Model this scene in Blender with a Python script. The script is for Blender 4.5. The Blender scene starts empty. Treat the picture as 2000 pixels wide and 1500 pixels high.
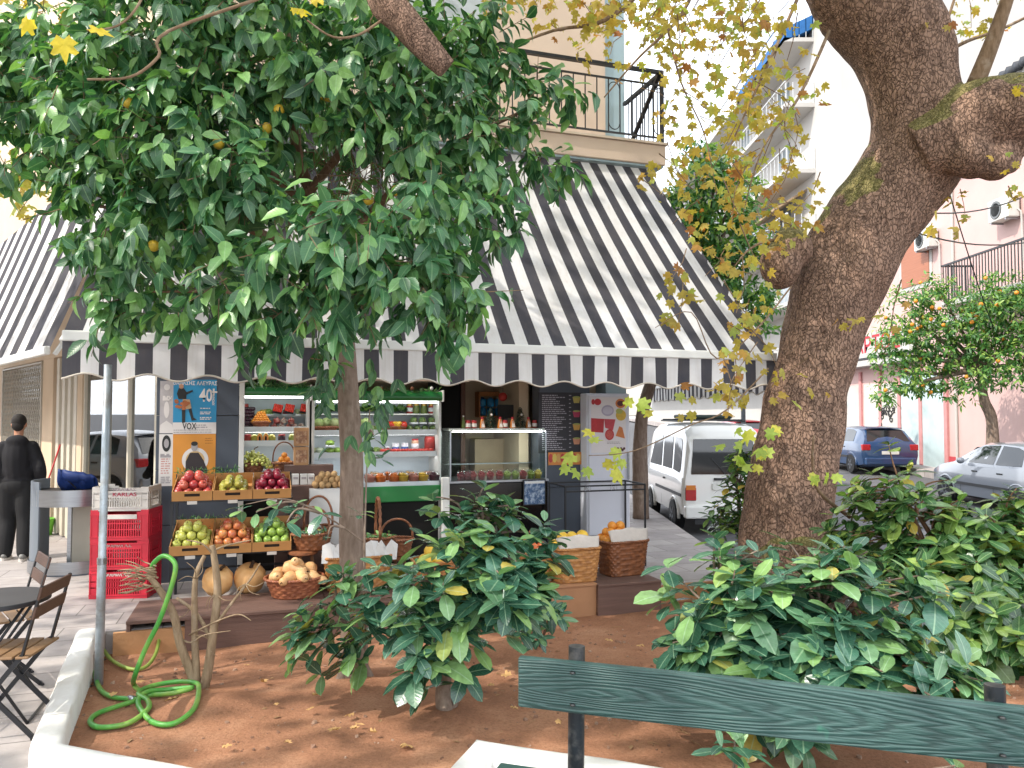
import bpy, bmesh, math, random
import numpy as np
from mathutils import Vector, Matrix, noise
R = math.radians
rnd = random.Random(7)
sc = bpy.context.scene
C = sc.collection
# ------------------------------------------------------------ camera, sky, sun
CZ = 1.85
PH = math.atan(57 / 1500)
cd = bpy.data.cameras.new('camera')
cam = bpy.data.objects.new('camera', cd)
C.objects.link(cam)
cam.location = (0, 0, CZ)
cam.rotation_euler = (R(90) + PH, 0, 0)
cd.sensor_width = 36
cd.lens = 27
cd.clip_start = 0.05
cd.clip_end = 3000
sc.camera = cam
SUN_TO = Vector((-0.62, -0.36, 0.72)).normalized()
sd = bpy.data.lights.new('sun', 'SUN')
sun = bpy.data.objects.new('sun', sd)
C.objects.link(sun)
sd.energy = 2.1
sd.angle = R(0.6)
sd.color = (1, 0.93, 0.83)
sun.rotation_euler = SUN_TO.to_track_quat('Z', 'Y').to_euler()
w = bpy.data.worlds.new('World')
sc.world = w
w.use_nodes = True
nt = w.node_tree
nt.nodes.clear()
wo = nt.nodes.new('ShaderNodeOutputWorld')
bg = nt.nodes.new('ShaderNodeBackground')
sky = nt.nodes.new('ShaderNodeTexSky')
sky.sky_type = 'NISHITA'
sky.sun_disc = False
sky.sun_elevation = math.asin(SUN_TO.z)
sky.sun_rotation = math.atan2(SUN_TO.x, SUN_TO.y)
sky.dust_density = 2.5
tc = nt.nodes.new('ShaderNodeTexCoord')
nz = nt.nodes.new('ShaderNodeTexNoise')
nz.inputs['Scale'].default_value = 3.0
nz.inputs['Detail'].default_value = 8
rp = nt.nodes.new('ShaderNodeValToRGB')
rp.color_ramp.elements[0].position = 0.30
rp.color_ramp.elements[0].color = (0.25, 0.25, 0.25, 1)
rp.color_ramp.elements[1].position = 0.52
rp.color_ramp.elements[1].color = (1, 1, 1, 1)
mx = nt.nodes.new('ShaderNodeMix')
mx.data_type = 'RGBA'
mx.inputs[7].default_value = (8.0, 8.4, 9.0, 1)
nt.links.new(tc.outputs['Generated'], nz.inputs['Vector'])
nt.links.new(nz.outputs['Fac'], rp.inputs['Fac'])
nt.links.new(rp.outputs['Color'], mx.inputs[0])
nt.links.new(sky.outputs['Color'], mx.inputs[6])
nt.links.new(mx.outputs[2], bg.inputs['Color'])
bg.inputs['Strength'].default_value = 0.15
nt.links.new(bg.outputs[0], wo.inputs[0])
sc.view_settings.view_transform = 'Standard'
sc.view_settings.look = 'None'
sc.view_settings.exposure = 1.3
sc.view_settings.gamma = 1
try:
    sc.cycles.max_bounces = 6
    sc.cycles.transparent_max_bounces = 12
except Exception:
    pass

# ------------------------------------------------------------ helpers
def ray(px, py):
    u = (px - 1000) / 1500
    v = (750 - py) / 1500
    y = math.cos(PH) - v * math.sin(PH)
    z = math.sin(PH) + v * math.cos(PH)
    return u / y, z / y

def P(px, py, d):
    a, b = ray(px, py)
    return Vector((a * d, d, CZ + b * d))

def G(px, py, z=0.0):
    a, b = ray(px, py)
    d = (z - CZ) / b
    return Vector((a * d, d, z))

TH = R(18)
U = Vector((math.cos(TH), math.sin(TH), 0))
N = Vector((math.sin(TH), -math.cos(TH), 0))
FO = Vector((0, 9.70, 0))

def F(s, o, z=0.0):
    return FO + U * s + N * o + Vector((0, 0, z))

def so(p):
    q = Vector((p[0], p[1], 0)) - FO
    return q.dot(U), q.dot(N)

def FP(px, py, o):
    a, b = ray(px, py)
    # point = cam + t*(a,1,b); dot with N = o
    dirv = Vector((a, 1, 0))
    t = (o + FO.dot(N)) / dirv.dot(N)
    p = dirv * t
    return so(p)[0], CZ + b * t

def soil_z(x, y):
    o = so((x, y))[1]
    k = min(1, max(0, (4.5 - o) / 2.65))
    return -0.03 - 0.17 * k

def Gs(px, py):
    z = -0.1
    for _ in range(5):
        p = G(px, py, z)
        z = soil_z(p.x, p.y)
    p = G(px, py, z)
    return p

def lin(h):
    if not isinstance(h, str):
        return (h[0], h[1], h[2], 1)
    h = h.lstrip('#')
    c = [int(h[i:i + 2], 16) / 255 for i in (0, 2, 4)]
    return tuple([x / 12.92 if x <= 0.04045 else ((x + 0.055) / 1.055) ** 2.4 for x in c] + [1])

MATS = {}

class NT:
    def __init__(s, name):
        s.m = bpy.data.materials.new(name)
        s.m.use_nodes = True
        s.t = s.m.node_tree
        s.b = s.t.nodes['Principled BSDF']
        s.out = s.t.nodes['Material Output']
    def n(s, typ, **kw):
        x = s.t.nodes.new('ShaderNode' + typ)
        for k, v in kw.items():
            if k.startswith('i_'):
                x.inputs[k[2:].replace('_', ' ')].default_value = v
            else:
                setattr(x, k, v)
        return x
    def l(s, a, b):
        s.t.links.new(a, b)
    def mixc(s, fac, a, b, blend='MIX'):
        x = s.n('Mix', data_type='RGBA', blend_type=blend)
        for inp, v in ((x.inputs[0], fac), (x.inputs[6], a), (x.inputs[7], b)):
            if hasattr(v, 'is_output'):
                s.l(v, inp)
            elif isinstance(v, (int, float)):
                inp.default_value = v
            else:
                inp.default_value = lin(v)
        return x.outputs[2]
    def ramp(s, fac, stops):
        x = s.n('ValToRGB')
        e = x.color_ramp.elements
        while len(e) < len(stops):
            e.new(0.5)
        for i, (p, c) in enumerate(stops):
            e[i].position = p
            e[i].color = lin(c) if not isinstance(c, (int, float)) else (c, c, c, 1)
        s.l(fac, x.inputs['Fac'])
        return x.outputs['Color']
    def coord(s, kind='Object', scale=None, rot=None):
        t = s.n('TexCoord')
        if scale is None and rot is None:
            return t.outputs[kind]
        mp = s.n('Mapping')
        if scale is not None:
            mp.inputs['Scale'].default_value = scale
        if rot is not None:
            mp.inputs['Rotation'].default_value = rot
        s.l(t.outputs[kind], mp.inputs['Vector'])
        return mp.outputs['Vector']
    def noise(s, vec, scale, detail=4, rough=0.55):
        x = s.n('TexNoise')
        x.inputs['Scale'].default_value = scale
        x.inputs['Detail'].default_value = detail
        x.inputs['Roughness'].default_value = rough
        s.l(vec, x.inputs['Vector'])
        return x.outputs['Fac']
    def bump(s, h, strength=0.3, dist=0.01, prev=None):
        x = s.n('Bump')
        x.inputs['Strength'].default_value = strength
        x.inputs['Distance'].default_value = dist
        s.l(h, x.inputs['Height'])
        if prev is not None:
            s.l(prev, x.inputs['Normal'])
        return x.outputs['Normal']

def mat(name, col, rough=0.5, metal=0.0, var=0.2, vs=6.0, bump=0.0, bs=60.0, spec=0.5, dirt=None, coat=0, emit=0, stretch=None):
    if name in MATS:
        return MATS[name]
    t = NT(name)
    vec = t.coord('Object', stretch)
    nf = t.noise(vec, vs, 5)
    dark = t.ramp(nf, [(0.25, 1 - var), (0.75, 1 + 0.0)])
    c = t.mixc(1.0, col, dark, 'MULTIPLY')
    if dirt:
        d = t.ramp(t.noise(vec, vs * 0.37 + 0.7, 6, 0.65), [(0.45, 0.0), (0.72, 1.0)])
        c = t.mixc(d, c, dirt)
    t.l(c, t.b.inputs['Base Color'])
    t.b.inputs['Roughness'].default_value = rough
    t.b.inputs['Metallic'].default_value = metal
    t.b.inputs['Specular IOR Level'].default_value = spec
    t.b.inputs['Coat Weight'].default_value = coat
    if emit:
        t.l(c, t.b.inputs['Emission Color'])
        t.b.inputs['Emission Strength'].default_value = emit
    if bump:
        t.l(t.bump(t.noise(vec, bs, 5), bump, 0.01), t.b.inputs['Normal'])
    MATS[name] = t.m
    return t.m

class MB:
    def __init__(s):
        s.v = []
        s.f = []
        s.mi = []
    def add(s, vs, fs, m=0):
        k = len(s.v)
        s.v += [tuple(x) for x in vs]
        s.f += [tuple(i + k for i in f) for f in fs]
        s.mi += [m] * len(fs)
        return s
    def box(s, c, d, m=0, rz=0.0, rot=None):
        hx, hy, hz = d[0] / 2, d[1] / 2, d[2] / 2
        M = Matrix.Rotation(rz, 3, 'Z') if rot is None else rot
        pts = [Vector(c) + M @ Vector((x * hx, y * hy, z * hz)) for x in (-1, 1) for y in (-1, 1) for z in (-1, 1)]
        return s.add(pts, [(0, 1, 3, 2), (4, 6, 7, 5), (0, 4, 5, 1), (2, 3, 7, 6), (0, 2, 6, 4), (1, 5, 7, 3)], m)
    def bb(s, x0, x1, y0, y1, z0, z1, m=0):
        return s.box(((x0 + x1) / 2, (y0 + y1) / 2, (z0 + z1) / 2), (abs(x1 - x0), abs(y1 - y0), abs(z1 - z0)), m)
    def bar(s, a, b, w, t=None, m=0, up=None):
        a = Vector(a)
        b = Vector(b)
        t = t or w
        z = (b - a)
        L = z.length
        z.normalize()
        up = Vector(up) if up else (Vector((0, 0, 1)) if abs(z.z) < 0.9 else Vector((0, 1, 0)))
        x = up.cross(z).normalized()
        y = z.cross(x)
        M = Matrix((x, y, z)).transposed()
        return s.box((a + b) / 2, (w, t, L), m, rot=M)
    def tube(s, pts, r, n=8, m=0, cap=True, jit=0.0):
        pts = [Vector(p) for p in pts]
        k = len(pts)
        rs = r if isinstance(r, (list, tuple)) else [r] * k
        ref = Vector((0.31, 0.17, 1)).normalized()
        t0 = (pts[1] - pts[0]).normalized()
        if abs(t0.dot(ref)) > 0.95:
            ref = Vector((1, 0.2, 0)).normalized()
        x = (ref - t0 * ref.dot(t0)).normalized()
        vs = []
        for i, p in enumerate(pts):
            t = (pts[min(i + 1, k - 1)] - pts[max(i - 1, 0)]).normalized()
            x = (x - t * x.dot(t)).normalized()
            y = t.cross(x)
            for j in range(n):
                a = 2 * math.pi * j / n
                q = rs[i]
                if jit:
                    q *= 1 + jit * noise.noise(p * 2.3 + Vector((math.cos(a) * 1.3, math.sin(a) * 1.3, 0)))
                vs.append(p + (x * math.cos(a) + y * math.sin(a)) * q)
        fs = []
        for i in range(k - 1):
            for j in range(n):
                a, b = i * n + j, i * n + (j + 1) % n
                fs.append((a, b, b + n, a + n))
        if cap:
            fs.append(tuple(range(n))[::-1])
            fs.append(tuple(range((k - 1) * n, k * n)))
        return s.add(vs, fs, m)
    def lathe(s, prof, c=(0, 0, 0), n=16, m=0, sx=1, sy=1, fn=None):
        vs = []
        for (r, z) in prof:
            for j in range(n):
                a = 2 * math.pi * j / n
                q = r * (fn(a, z) if fn else 1)
                vs.append((c[0] + q * math.cos(a) * sx, c[1] + q * math.sin(a) * sy, c[2] + z))
        fs = []
        for i in range(len(prof) - 1):
            for j in range(n):
                a, b = i * n + j, i * n + (j + 1) % n
                fs.append((a, b, b + n, a + n))
        if prof[0][0] > 1e-4:
            fs.append(tuple(range(n))[::-1])
        if prof[-1][0] > 1e-4:
            k = (len(prof) - 1) * n
            fs.append(tuple(range(k, k + n)))
        return s.add(vs, fs, m)
    def ball(s, c, r, n=12, k=8, m=0):
        r = r if isinstance(r, (tuple, list)) else (r, r, r)
        prof = [(max(math.sin(math.pi * i / k), 0), -math.cos(math.pi * i / k)) for i in range(k + 1)]
        vs = [(c[0] + r[0] * q * math.cos(2 * math.pi * j / n), c[1] + r[1] * q * math.sin(2 * math.pi * j / n), c[2] + r[2] * z) for q, z in prof for j in range(n)]
        fs = [(i * n + j, i * n + (j + 1) % n, (i + 1) * n + (j + 1) % n, (i + 1) * n + j) for i in range(k) for j in range(n)]
        return s.add(vs, fs, m)
    def quad(s, a, b, c, d, m=0):
        return s.add([a, b, c, d], [(0, 1, 2, 3)], m)
    def prism(s, poly, fr, t, m=0):
        """poly of (a,b) in frame fr=(origin, ax, bx), thickness t along a x b"""
        o, ax, bx = [Vector(q) for q in fr]
        nn = ax.cross(bx).normalized() * t
        n = len(poly)
        lo = [o + ax * a + bx * b for a, b in poly]
        s.add(lo + [p + nn for p in lo], [tuple(range(n))[::-1], tuple(range(n, 2 * n))] + [(i, (i + 1) % n, (i + 1) % n + n, i + n) for i in range(n)], m)
        return s
    def grid(s, fn, nu, nv, m=0, mfn=None):
        k = len(s.v)
        s.v += [tuple(fn(i / nu, j / nv)) for j in range(nv + 1) for i in range(nu + 1)]
        for j in range(nv):
            for i in range(nu):
                a = k + j * (nu + 1) + i
                s.f.append((a, a + 1, a + nu + 2, a + nu + 1))
                s.mi.append(mfn(i, j) if mfn else m)
        return s
    def mesh(s, name, mats, smooth=False, sharp=None):
        me = bpy.data.meshes.new(name)
        me.from_pydata(s.v, [], s.f)
        for q in (mats if isinstance(mats, (list, tuple)) else [mats]):
            me.materials.append(q)
        if len(set(s.mi)) > 1:
            me.polygons.foreach_set('material_index', s.mi)
        if smooth:
            me.polygons.foreach_set('use_smooth', [True] * len(s.f))
            if sharp:
                me.set_sharp_from_angle(angle=R(sharp))
        me.update()
        return me
    def build(s, name, mats, parent=None, smooth=False, sharp=None, bevel=0, loc=None, solid=0):
        o = bpy.data.objects.new(name, s.mesh(name, mats, smooth, sharp))
        C.objects.link(o)
        if parent is not None:
            o.parent = parent
        if loc is not None:
            o.location = loc
        if solid:
            q = o.modifiers.new('solid', 'SOLIDIFY')
            q.thickness = solid
            q.offset = 0
        if bevel:
            q = o.modifiers.new('bevel', 'BEVEL')
            q.width = bevel
            q.segments = 2
            q.limit_method = 'ANGLE'
        return o

def tag(o, label, cat, group=None, kind=None):
    if label:
        o['label'] = label
    if cat:
        o['category'] = cat
    if group:
        o['group'] = group
    if kind:
        o['kind'] = kind
    return o

def thing(name, label, cat, loc=(0, 0, 0), rz=0.0, group=None):
    o = bpy.data.objects.new(name, None)
    o.empty_display_size = 0.1
    C.objects.link(o)
    o.location = loc
    o.rotation_euler = (0, 0, rz)
    return tag(o, label, cat, group)

def sthing(name, label, cat, s, o, z=0.0, group=None, rz=0.0):
    return thing(name, label, cat, F(s, o, z), TH + rz, group)

def copy_tree(o, parent=None):
    c = o.copy()
    C.objects.link(c)
    if parent is not None:
        c.parent = parent
    for ch in list(o.children):
        copy_tree(ch, c)
    return c

PROTO = {}

def place(key, maker, loc, rot=(0, 0, 0), label=None, group=None, scale=1.0):
    """first call moves the made thing itself, later calls copy it"""
    if key not in PROTO:
        o = maker()
        PROTO[key] = o
    else:
        o = copy_tree(PROTO[key])
    o.location = loc
    o.rotation_euler = rot
    o.scale = (scale, scale, scale) if isinstance(scale, (int, float)) else scale
    if label:
        o['label'] = label
    if group:
        o['group'] = group
    elif 'group' in o.keys():
        del o['group']
    return o

def text_into(name, s, size, m, parent, loc, rot, align='CENTER', sx=1.0, bold=0.0):
    cu = bpy.data.curves.new('t', 'FONT')
    cu.body = s
    cu.size = size
    cu.align_x = align
    cu.align_y = 'CENTER'
    cu.offset = bold
    cu.resolution_u = 2
    ob = bpy.data.objects.new('t', cu)
    C.objects.link(ob)
    dg = bpy.context.evaluated_depsgraph_get()
    dg.update()
    me = bpy.data.meshes.new_from_object(ob.evaluated_get(dg))
    bpy.data.objects.remove(ob)
    me.materials.clear()
    me.materials.append(m)
    o = bpy.data.objects.new(name, me)
    C.objects.link(o)
    o.parent = parent
    o.location = loc
    o.rotation_euler = rot
    o.scale = (sx, 1, 1)
    return o

def smooth_path(pts, k=6):
    """Catmull-Rom through pts (each any tuple length)"""
    pts = [np.array(p, float) for p in pts]
    out = []
    for i in range(len(pts) - 1):
        p0 = pts[max(i - 1, 0)]
        p1, p2 = pts[i], pts[i + 1]
        p3 = pts[min(i + 2, len(pts) - 1)]
        for j in range(k):
            t = j / k
            out.append(0.5 * ((2 * p1) + (-p0 + p2) * t + (2 * p0 - 5 * p1 + 4 * p2 - p3) * t * t + (-p0 + 3 * p1 - 3 * p2 + p3) * t ** 3))
    out.append(pts[-1])
    return out

# ------------------------------------------------------------ leaves
def leaf_mat(name, c0, c1, c2, vein, rough=0.4, trans=0.25, spec=0.5, veins=True, old=None):
    t = NT(name)
    g = t.n('NewGeometry')
    c = t.ramp(g.outputs['Random Per Island'], [(0.0, c0), (0.55, c1), (0.97, c2)] + ([(0.99, old)] if old else []))
    uv = t.n('UVMap')
    sp = t.n('SeparateXYZ')
    t.l(uv.outputs[0], sp.inputs[0])
    ab = t.n('Math', operation='ABSOLUTE')
    t.l(sp.outputs[0], ab.inputs[0])
    if veins:
        k = t.ramp(ab.outputs[0], [(0.0, 1.0), (0.09, 0.0)])
        # side veins
        a2 = t.n('Math', operation='MULTIPLY_ADD')
        t.l(ab.outputs[0], a2.inputs[0])
        a2.inputs[1].default_value = -0.22
        t.l(sp.outputs[1], a2.inputs[2])
        s2 = t.n('Math', operation='MULTIPLY')
        t.l(a2.outputs[0], s2.inputs[0])
        s2.inputs[1].default_value = 55
        s3 = t.n('Math', operation='SINE')
        t.l(s2.outputs[0], s3.inputs[0])
        kk = t.ramp(s3.outputs[0], [(0.8, 0.0), (1.0, 0.14)])
        mxx = t.n('Math', operation='MAXIMUM')
        t.l(k, mxx.inputs[0])
        t.l(kk, mxx.inputs[1])
        vm = t.n('Math', operation='MULTIPLY')
        t.l(mxx.outputs[0], vm.inputs[0])
        vm.inputs[1].default_value = 0.6
        c = t.mixc(vm.outputs[0], c, vein)
        t.l(t.bump(s3.outputs[0], 0.07, 0.003), t.b.inputs['Normal'])
    nf = t.noise(t.coord('Object'), 30, 3)
    c = t.mixc(1.0, c, t.ramp(nf, [(0.3, 0.8), (0.7, 1.1)]), 'MULTIPLY')
    t.l(c, t.b.inputs['Base Color'])
    t.b.inputs['Roughness'].default_value = rough
    t.b.inputs['Specular IOR Level'].default_value = spec
    tr = t.n('BsdfTranslucent')
    tcx = t.mixc(1.0, c, (1.5, 1.7, 0.7), 'MULTIPLY')
    t.l(tcx, tr.inputs['Color'])
    ms = t.n('MixShader')
    ms.inputs[0].default_value = trans
    t.l(t.b.outputs[0], ms.inputs[1])
    t.l(tr.outputs[0], ms.inputs[2])
    t.l(ms.outputs[0], t.out.inputs['Surface'])
    return t.m

# outline of an elliptic leaf: (v, half width)
ST = [(0.16, 0.62), (0.42, 1.0), (0.72, 0.72)]

def _leaf_template():
    vs = [(0.0, 0.0)]
    for v, ww in ST:
        vs += [(v, -ww), (v, 0.0), (v, ww)]
    vs.append((1.0, 0.0))
    fs = [(0, 2, 1), (0, 3, 2)]
    for i in range(len(ST) - 1):
        a = 1 + 3 * i
        fs += [(a, a + 1, a + 4, a + 3), (a + 1, a + 2, a + 5, a + 4)]
    a = 1 + 3 * (len(ST) - 1)
    e = len(vs) - 1
    fs += [(a, a + 1, e), (a + 1, a + 2, e)]
    return np.array(vs), fs

def _plane_template():
    ang = [-172, -140, -118, -92, -70, -62, -45, -28, -14, 0, 14, 28, 45, 62, 70, 92, 118, 140, 172]
    rad = [0.25, 0.55, 0.50, 0.80, 0.58, 0.92, 0.86, 0.52, 0.68, 1.0, 0.68, 0.52, 0.86, 0.92, 0.58, 0.80, 0.50, 0.55, 0.25]
    vs = [(0.35, 0.0)]
    for a, r in zip(ang, rad):
        vs.append((0.35 + 0.65 * r * math.cos(R(a)), 1.0 * r * math.sin(R(a))))
    n = len(ang)
    fs = [(0, i + 1, i) for i in range(1, n)]
    fs.append((0, 1, n))
    return np.array(vs), fs

_st = ST
ST = [(0.10, 0.36), (0.34, 0.84), (0.62, 1.0), (0.85, 0.66)]
_ob = _leaf_template()
ST = _st
TPL = {'leaf': _leaf_template(), 'plane': _plane_template(), 'obovate': _ob}

class Leaves:
    def __init__(s, shape='leaf'):
        s.shape = shape
        s.rows = []
    def add(s, p, t, n, L, W, fold=0.25, curl=0.25):
        s.rows.append((*p, *t, *n, L, W, fold, curl))
    def build(s, name, m, parent):
        A = np.array(s.rows, float)
        tv, tf = TPL[s.shape]
        p, t, n = A[:, 0:3], A[:, 3:6], A[:, 6:9]
        t = t / (np.linalg.norm(t, axis=1, keepdims=True) + 1e-9)
        n = n - t * np.sum(n * t, axis=1, keepdims=True)
        n = n / (np.linalg.norm(n, axis=1, keepdims=True) + 1e-9)
        b = np.cross(n, t)
        L, W, fo, cu = A[:, 9], A[:, 10], A[:, 11], A[:, 12]
        v = tv[:, 0][None, :]
        q = tv[:, 1][None, :]
        al = v * L[:, None]
        ac = q * W[:, None] * 0.5
        h = np.abs(ac) * fo[:, None] - (v ** 2) * (L * cu)[:, None]
        if s.shape == 'plane':
            rr = np.hypot(v - 0.35, q)
            h = -(rr ** 2) * (L * cu)[:, None] * 0.6 + np.sin(q * 5 + A[:, 0][:, None] * 9) * (L * 0.06)[:, None]
        V = p[:, None, :] + al[..., None] * t[:, None, :] + ac[..., None] * b[:, None, :] + h[..., None] * n[:, None, :]
        K, k = len(A), len(tv)
        V = V.reshape(-1, 3)
        sizes = np.array([len(f) for f in tf])
        flat = np.concatenate([np.array(f) for f in tf])
        loops = (flat[None, :] + (np.arange(K) * k)[:, None]).reshape(-1)
        tot = np.tile(sizes, K)
        start = np.concatenate([[0], np.cumsum(tot)[:-1]])
        me = bpy.data.meshes.new(name)
        me.vertices.add(len(V))
        me.vertices.foreach_set('co', V.reshape(-1))
        me.loops.add(len(loops))
        me.loops.foreach_set('vertex_index', loops.astype(np.int32))
        me.polygons.add(len(tot))
        me.polygons.foreach_set('loop_start', start.astype(np.int32))
        me.polygons.foreach_set('loop_total', tot.astype(np.int32))
        uvl = me.uv_layers.new(name='UVMap')
        uvt = np.stack([tv[:, 1], tv[:, 0]], axis=1)[flat]
        uvl.data.foreach_set('uv', np.tile(uvt, (K, 1)).reshape(-1))
        me.polygons.foreach_set('use_smooth', np.ones(len(tot), bool))
        me.update(calc_edges=True)
        me.materials.append(m)
        o = bpy.data.objects.new(name, me)
        C.objects.link(o)
        if parent is not None:
            o.parent = parent
        return o

def rdir():
    while True:
        q = Vector((rnd.uniform(-1, 1), rnd.uniform(-1, 1), rnd.uniform(-1, 1)))
        if 0.05 < q.length < 1:
            return q.normalized()

UP = Vector((0, 0, 1))
def wp(o, parent):
    o.parent = parent
    o.location = -Vector(parent.location)
    return o

# ------------------------------------------------------------ materials for the setting
def pavement_mat():
    t = NT('pavement_slabs')
    vec = t.coord('Object', (1, 1, 1), (0, 0, -TH))
    br = t.n('TexBrick')
    br.inputs['Scale'].default_value = 1.0
    br.inputs['Brick Width'].default_value = 0.8
    br.inputs['Row Height'].default_value = 0.42
    br.inputs['Mortar Size'].default_value = 0.006
    br.inputs['Mortar Smooth'].default_value = 0.3
    br.inputs['Color1'].default_value = lin('#aea6a2')
    br.inputs['Color2'].default_value = lin('#9a9290')
    br.inputs['Mortar'].default_value = lin('#6a6561')
    t.l(vec, br.inputs['Vector'])
    c = t.mixc(1.0, br.outputs['Color'], t.ramp(t.noise(vec, 2.2, 8, 0.7), [(0.3, 0.72), (0.62, 1.0)]), 'MULTIPLY')
    c = t.mixc(t.ramp(t.noise(vec, 0.9, 6, 0.7), [(0.55, 0.0), (0.7, 0.35)]), c, '#85756a')
    c = t.mixc(t.ramp(t.noise(vec, 40, 3), [(0.62, 0.0), (0.75, 0.25)]), c, '#5e5a58')
    t.l(c, t.b.inputs['Base Color'])
    t.b.inputs['Roughness'].default_value = 0.75
    b = t.bump(br.outputs['Fac'], -0.4, 0.006)
    t.l(t.bump(t.noise(vec, 60, 5), 0.15, 0.004, b), t.b.inputs['Normal'])
    return t.m

def soil_mat():
    t = NT('red_soil')
    v = t.coord('Object')
    c = t.ramp(t.noise(v, 1.6, 8, 0.65), [(0.28, '#845f4a'), (0.5, '#9c7056'), (0.72, '#b0866a')])
    c = t.mixc(t.ramp(t.noise(v, 55, 4, 0.7), [(0.35, 0.45), (0.55, 0.0)]), c, '#6b4a36')
    c = t.mixc(t.ramp(t.noise(v, 90, 2), [(0.66, 0.0), (0.72, 0.6)]), c, '#ab8c72')
    t.l(c, t.b.inputs['Base Color'])
    t.b.inputs['Roughness'].default_value = 0.95
    t.b.inputs['Specular IOR Level'].default_value = 0.15
    b = t.bump(t.noise(v, 7, 6, 0.7), 0.5, 0.05)
    t.l(t.bump(t.noise(v, 70, 5, 0.75), 0.6, 0.012, b), t.b.inputs['Normal'])
    return t.m

def asphalt_mat():
    return mat('asphalt', '#5a5a5c', 0.9, var=0.35, vs=3, bump=0.4, bs=150)

M_pave, M_soil = pavement_mat(), soil_mat()
M_white_wall = mat('whitewash', '#deddd9', 0.8, var=0.08, vs=3, bump=0.25, bs=18, dirt='#c0bab0')
M_peach = mat('peach_plaster', '#d0bba8', 0.85, var=0.15, vs=1.6, bump=0.15, bs=90)
M_bluegrey = mat('blue_grey_plaster', '#9fb4bb', 0.85, var=0.15, vs=2, bump=0.1, bs=90)
M_slate = mat('slate_panel', '#454d59', 0.5, var=0.25, vs=2.5, bump=0.08, bs=60)
M_white_metal = mat('white_metal', '#d6d6d2', 0.4, var=0.12, vs=4)
M_black = mat('black_metal', '#1b1c20', 0.45, var=0.3, vs=8)
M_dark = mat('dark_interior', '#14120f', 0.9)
M_cream_frame = mat('cream_frame', '#cbc3b2', 0.5, var=0.18, vs=3)
M_steel = mat('brushed_steel', '#a9adb2', 0.28, 0.9, var=0.25, vs=4, stretch=(1, 1, 12))

def glass_mat(name, tint=(0.85, 0.95, 0.93), refl=0.12, rough=0.02):
    t = NT(name)
    tr = t.n('BsdfTransparent')
    tr.inputs[0].default_value = (*tint, 1)
    gl = t.n('BsdfGlossy')
    gl.inputs['Roughness'].default_value = rough
    fr = t.n('Fresnel')
    fr.inputs['IOR'].default_value = 1.5
    ad = t.n('Math', operation='ADD')
    sc_ = t.n('Math', operation='MULTIPLY')
    t.l(fr.outputs[0], sc_.inputs[0])
    sc_.inputs[1].default_value = 0.5 if refl < 0.1 else 1.0
    t.l(sc_.outputs[0], ad.inputs[0])
    ad.inputs[1].default_value = refl
    ms = t.n('MixShader')
    t.l(ad.outputs[0], ms.inputs[0])
    t.l(tr.outputs[0], ms.inputs[1])
    t.l(gl.outputs[0], ms.inputs[2])
    t.l(ms.outputs[0], t.out.inputs['Surface'])
    return t.m

M_glass = glass_mat('clear_glass', (0.93, 0.98, 0.96), 0.0)
M_shopglass = glass_mat('shop_window_glass', (0.62, 0.66, 0.64), 0.22)

# ------------------------------------------------------------ ground
PLANTER = [(-3.38, 6.35), (-2.40, 4.17), (-1.40, 3.83), (-0.46, 3.50), (-0.20, 4.22), (0.87, 3.86), (2.6, 3.30), (7.2, 1.9), (7.2, 9.95), (2.9, 9.25), (2.55, 8.55)]
e0 = F(-3.95, 1.85)
PAVE_HOLE = [(-3.45, 6.60), (-2.50, 4.10), (-1.43, 3.75), (-0.53, 3.41), (-0.16, 4.13), (0.85, 3.78), (2.6, 3.22), (7.28, 1.82), (7.28, 9.95), (2.9, 9.4), (2.62, 8.72)]

def poly_mesh(outer, hole, z):
    bm = bmesh.new()
    es = []
    for ring in (outer, hole):
        if not ring:
            continue
        vs = [bm.verts.new((x, y, z)) for x, y in ring]
        es += [bm.edges.new((vs[i], vs[(i + 1) % len(vs)])) for i in range(len(vs))]
    bmesh.ops.triangle_fill(bm, edges=es, use_beauty=True)
    bmesh.ops.recalc_face_normals(bm, faces=bm.faces)
    if bm.faces and sum(f.normal.z for f in bm.faces) < 0:
        bmesh.ops.reverse_faces(bm, faces=bm.faces)
    ext = bmesh.ops.extrude_edge_only(bm, edges=[e for e in bm.edges if e.is_boundary])
    for v in ext['geom']:
        if isinstance(v, bmesh.types.BMVert):
            v.co.z -= 0.4
    bmesh.ops.recalc_face_normals(bm, faces=bm.faces)
    return bm

bm = poly_mesh([(-60, -25), (7.36, -25), (7.36, 10.05), (2.9, 9.5), (2.72, 9.4), (2.72, 110), (-60, 110)], PAVE_HOLE, 0.0)
me = bpy.data.meshes.new('pavement')
bm.to_mesh(me)
bm.free()
me.materials.append(M_pave)
pav = bpy.data.objects.new('pavement', me)
C.objects.link(pav)
tag(pav, None, None, kind='structure')

def road_z(y):
    return -0.15 + 0.02 * max(0, y - 14)

mb = MB()
mb.grid(lambda u, v: (-80 + 200 * u, -60 + 260 * v, road_z(-60 + 260 * v) - (0.0 if True else 0)), 4, 130)
mb.v = [(x, y, z if x > 2 else min(z, -0.15)) for x, y, z in mb.v]
o = mb.build('street', asphalt_mat())
# sunk slightly under the planter
for vtx in o.data.vertices:
    pass
tag(o, None, None, kind='structure')
o.location.z = -0.06
# far base ground out to the horizon
o = MB().quad((-1500, -1500, -0.9), (1500, -1500, -0.9), (1500, 1500, -0.9), (-1500, 1500, -0.9)).build('ground', asphalt_mat())
tag(o, None, None, kind='structure')
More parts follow.
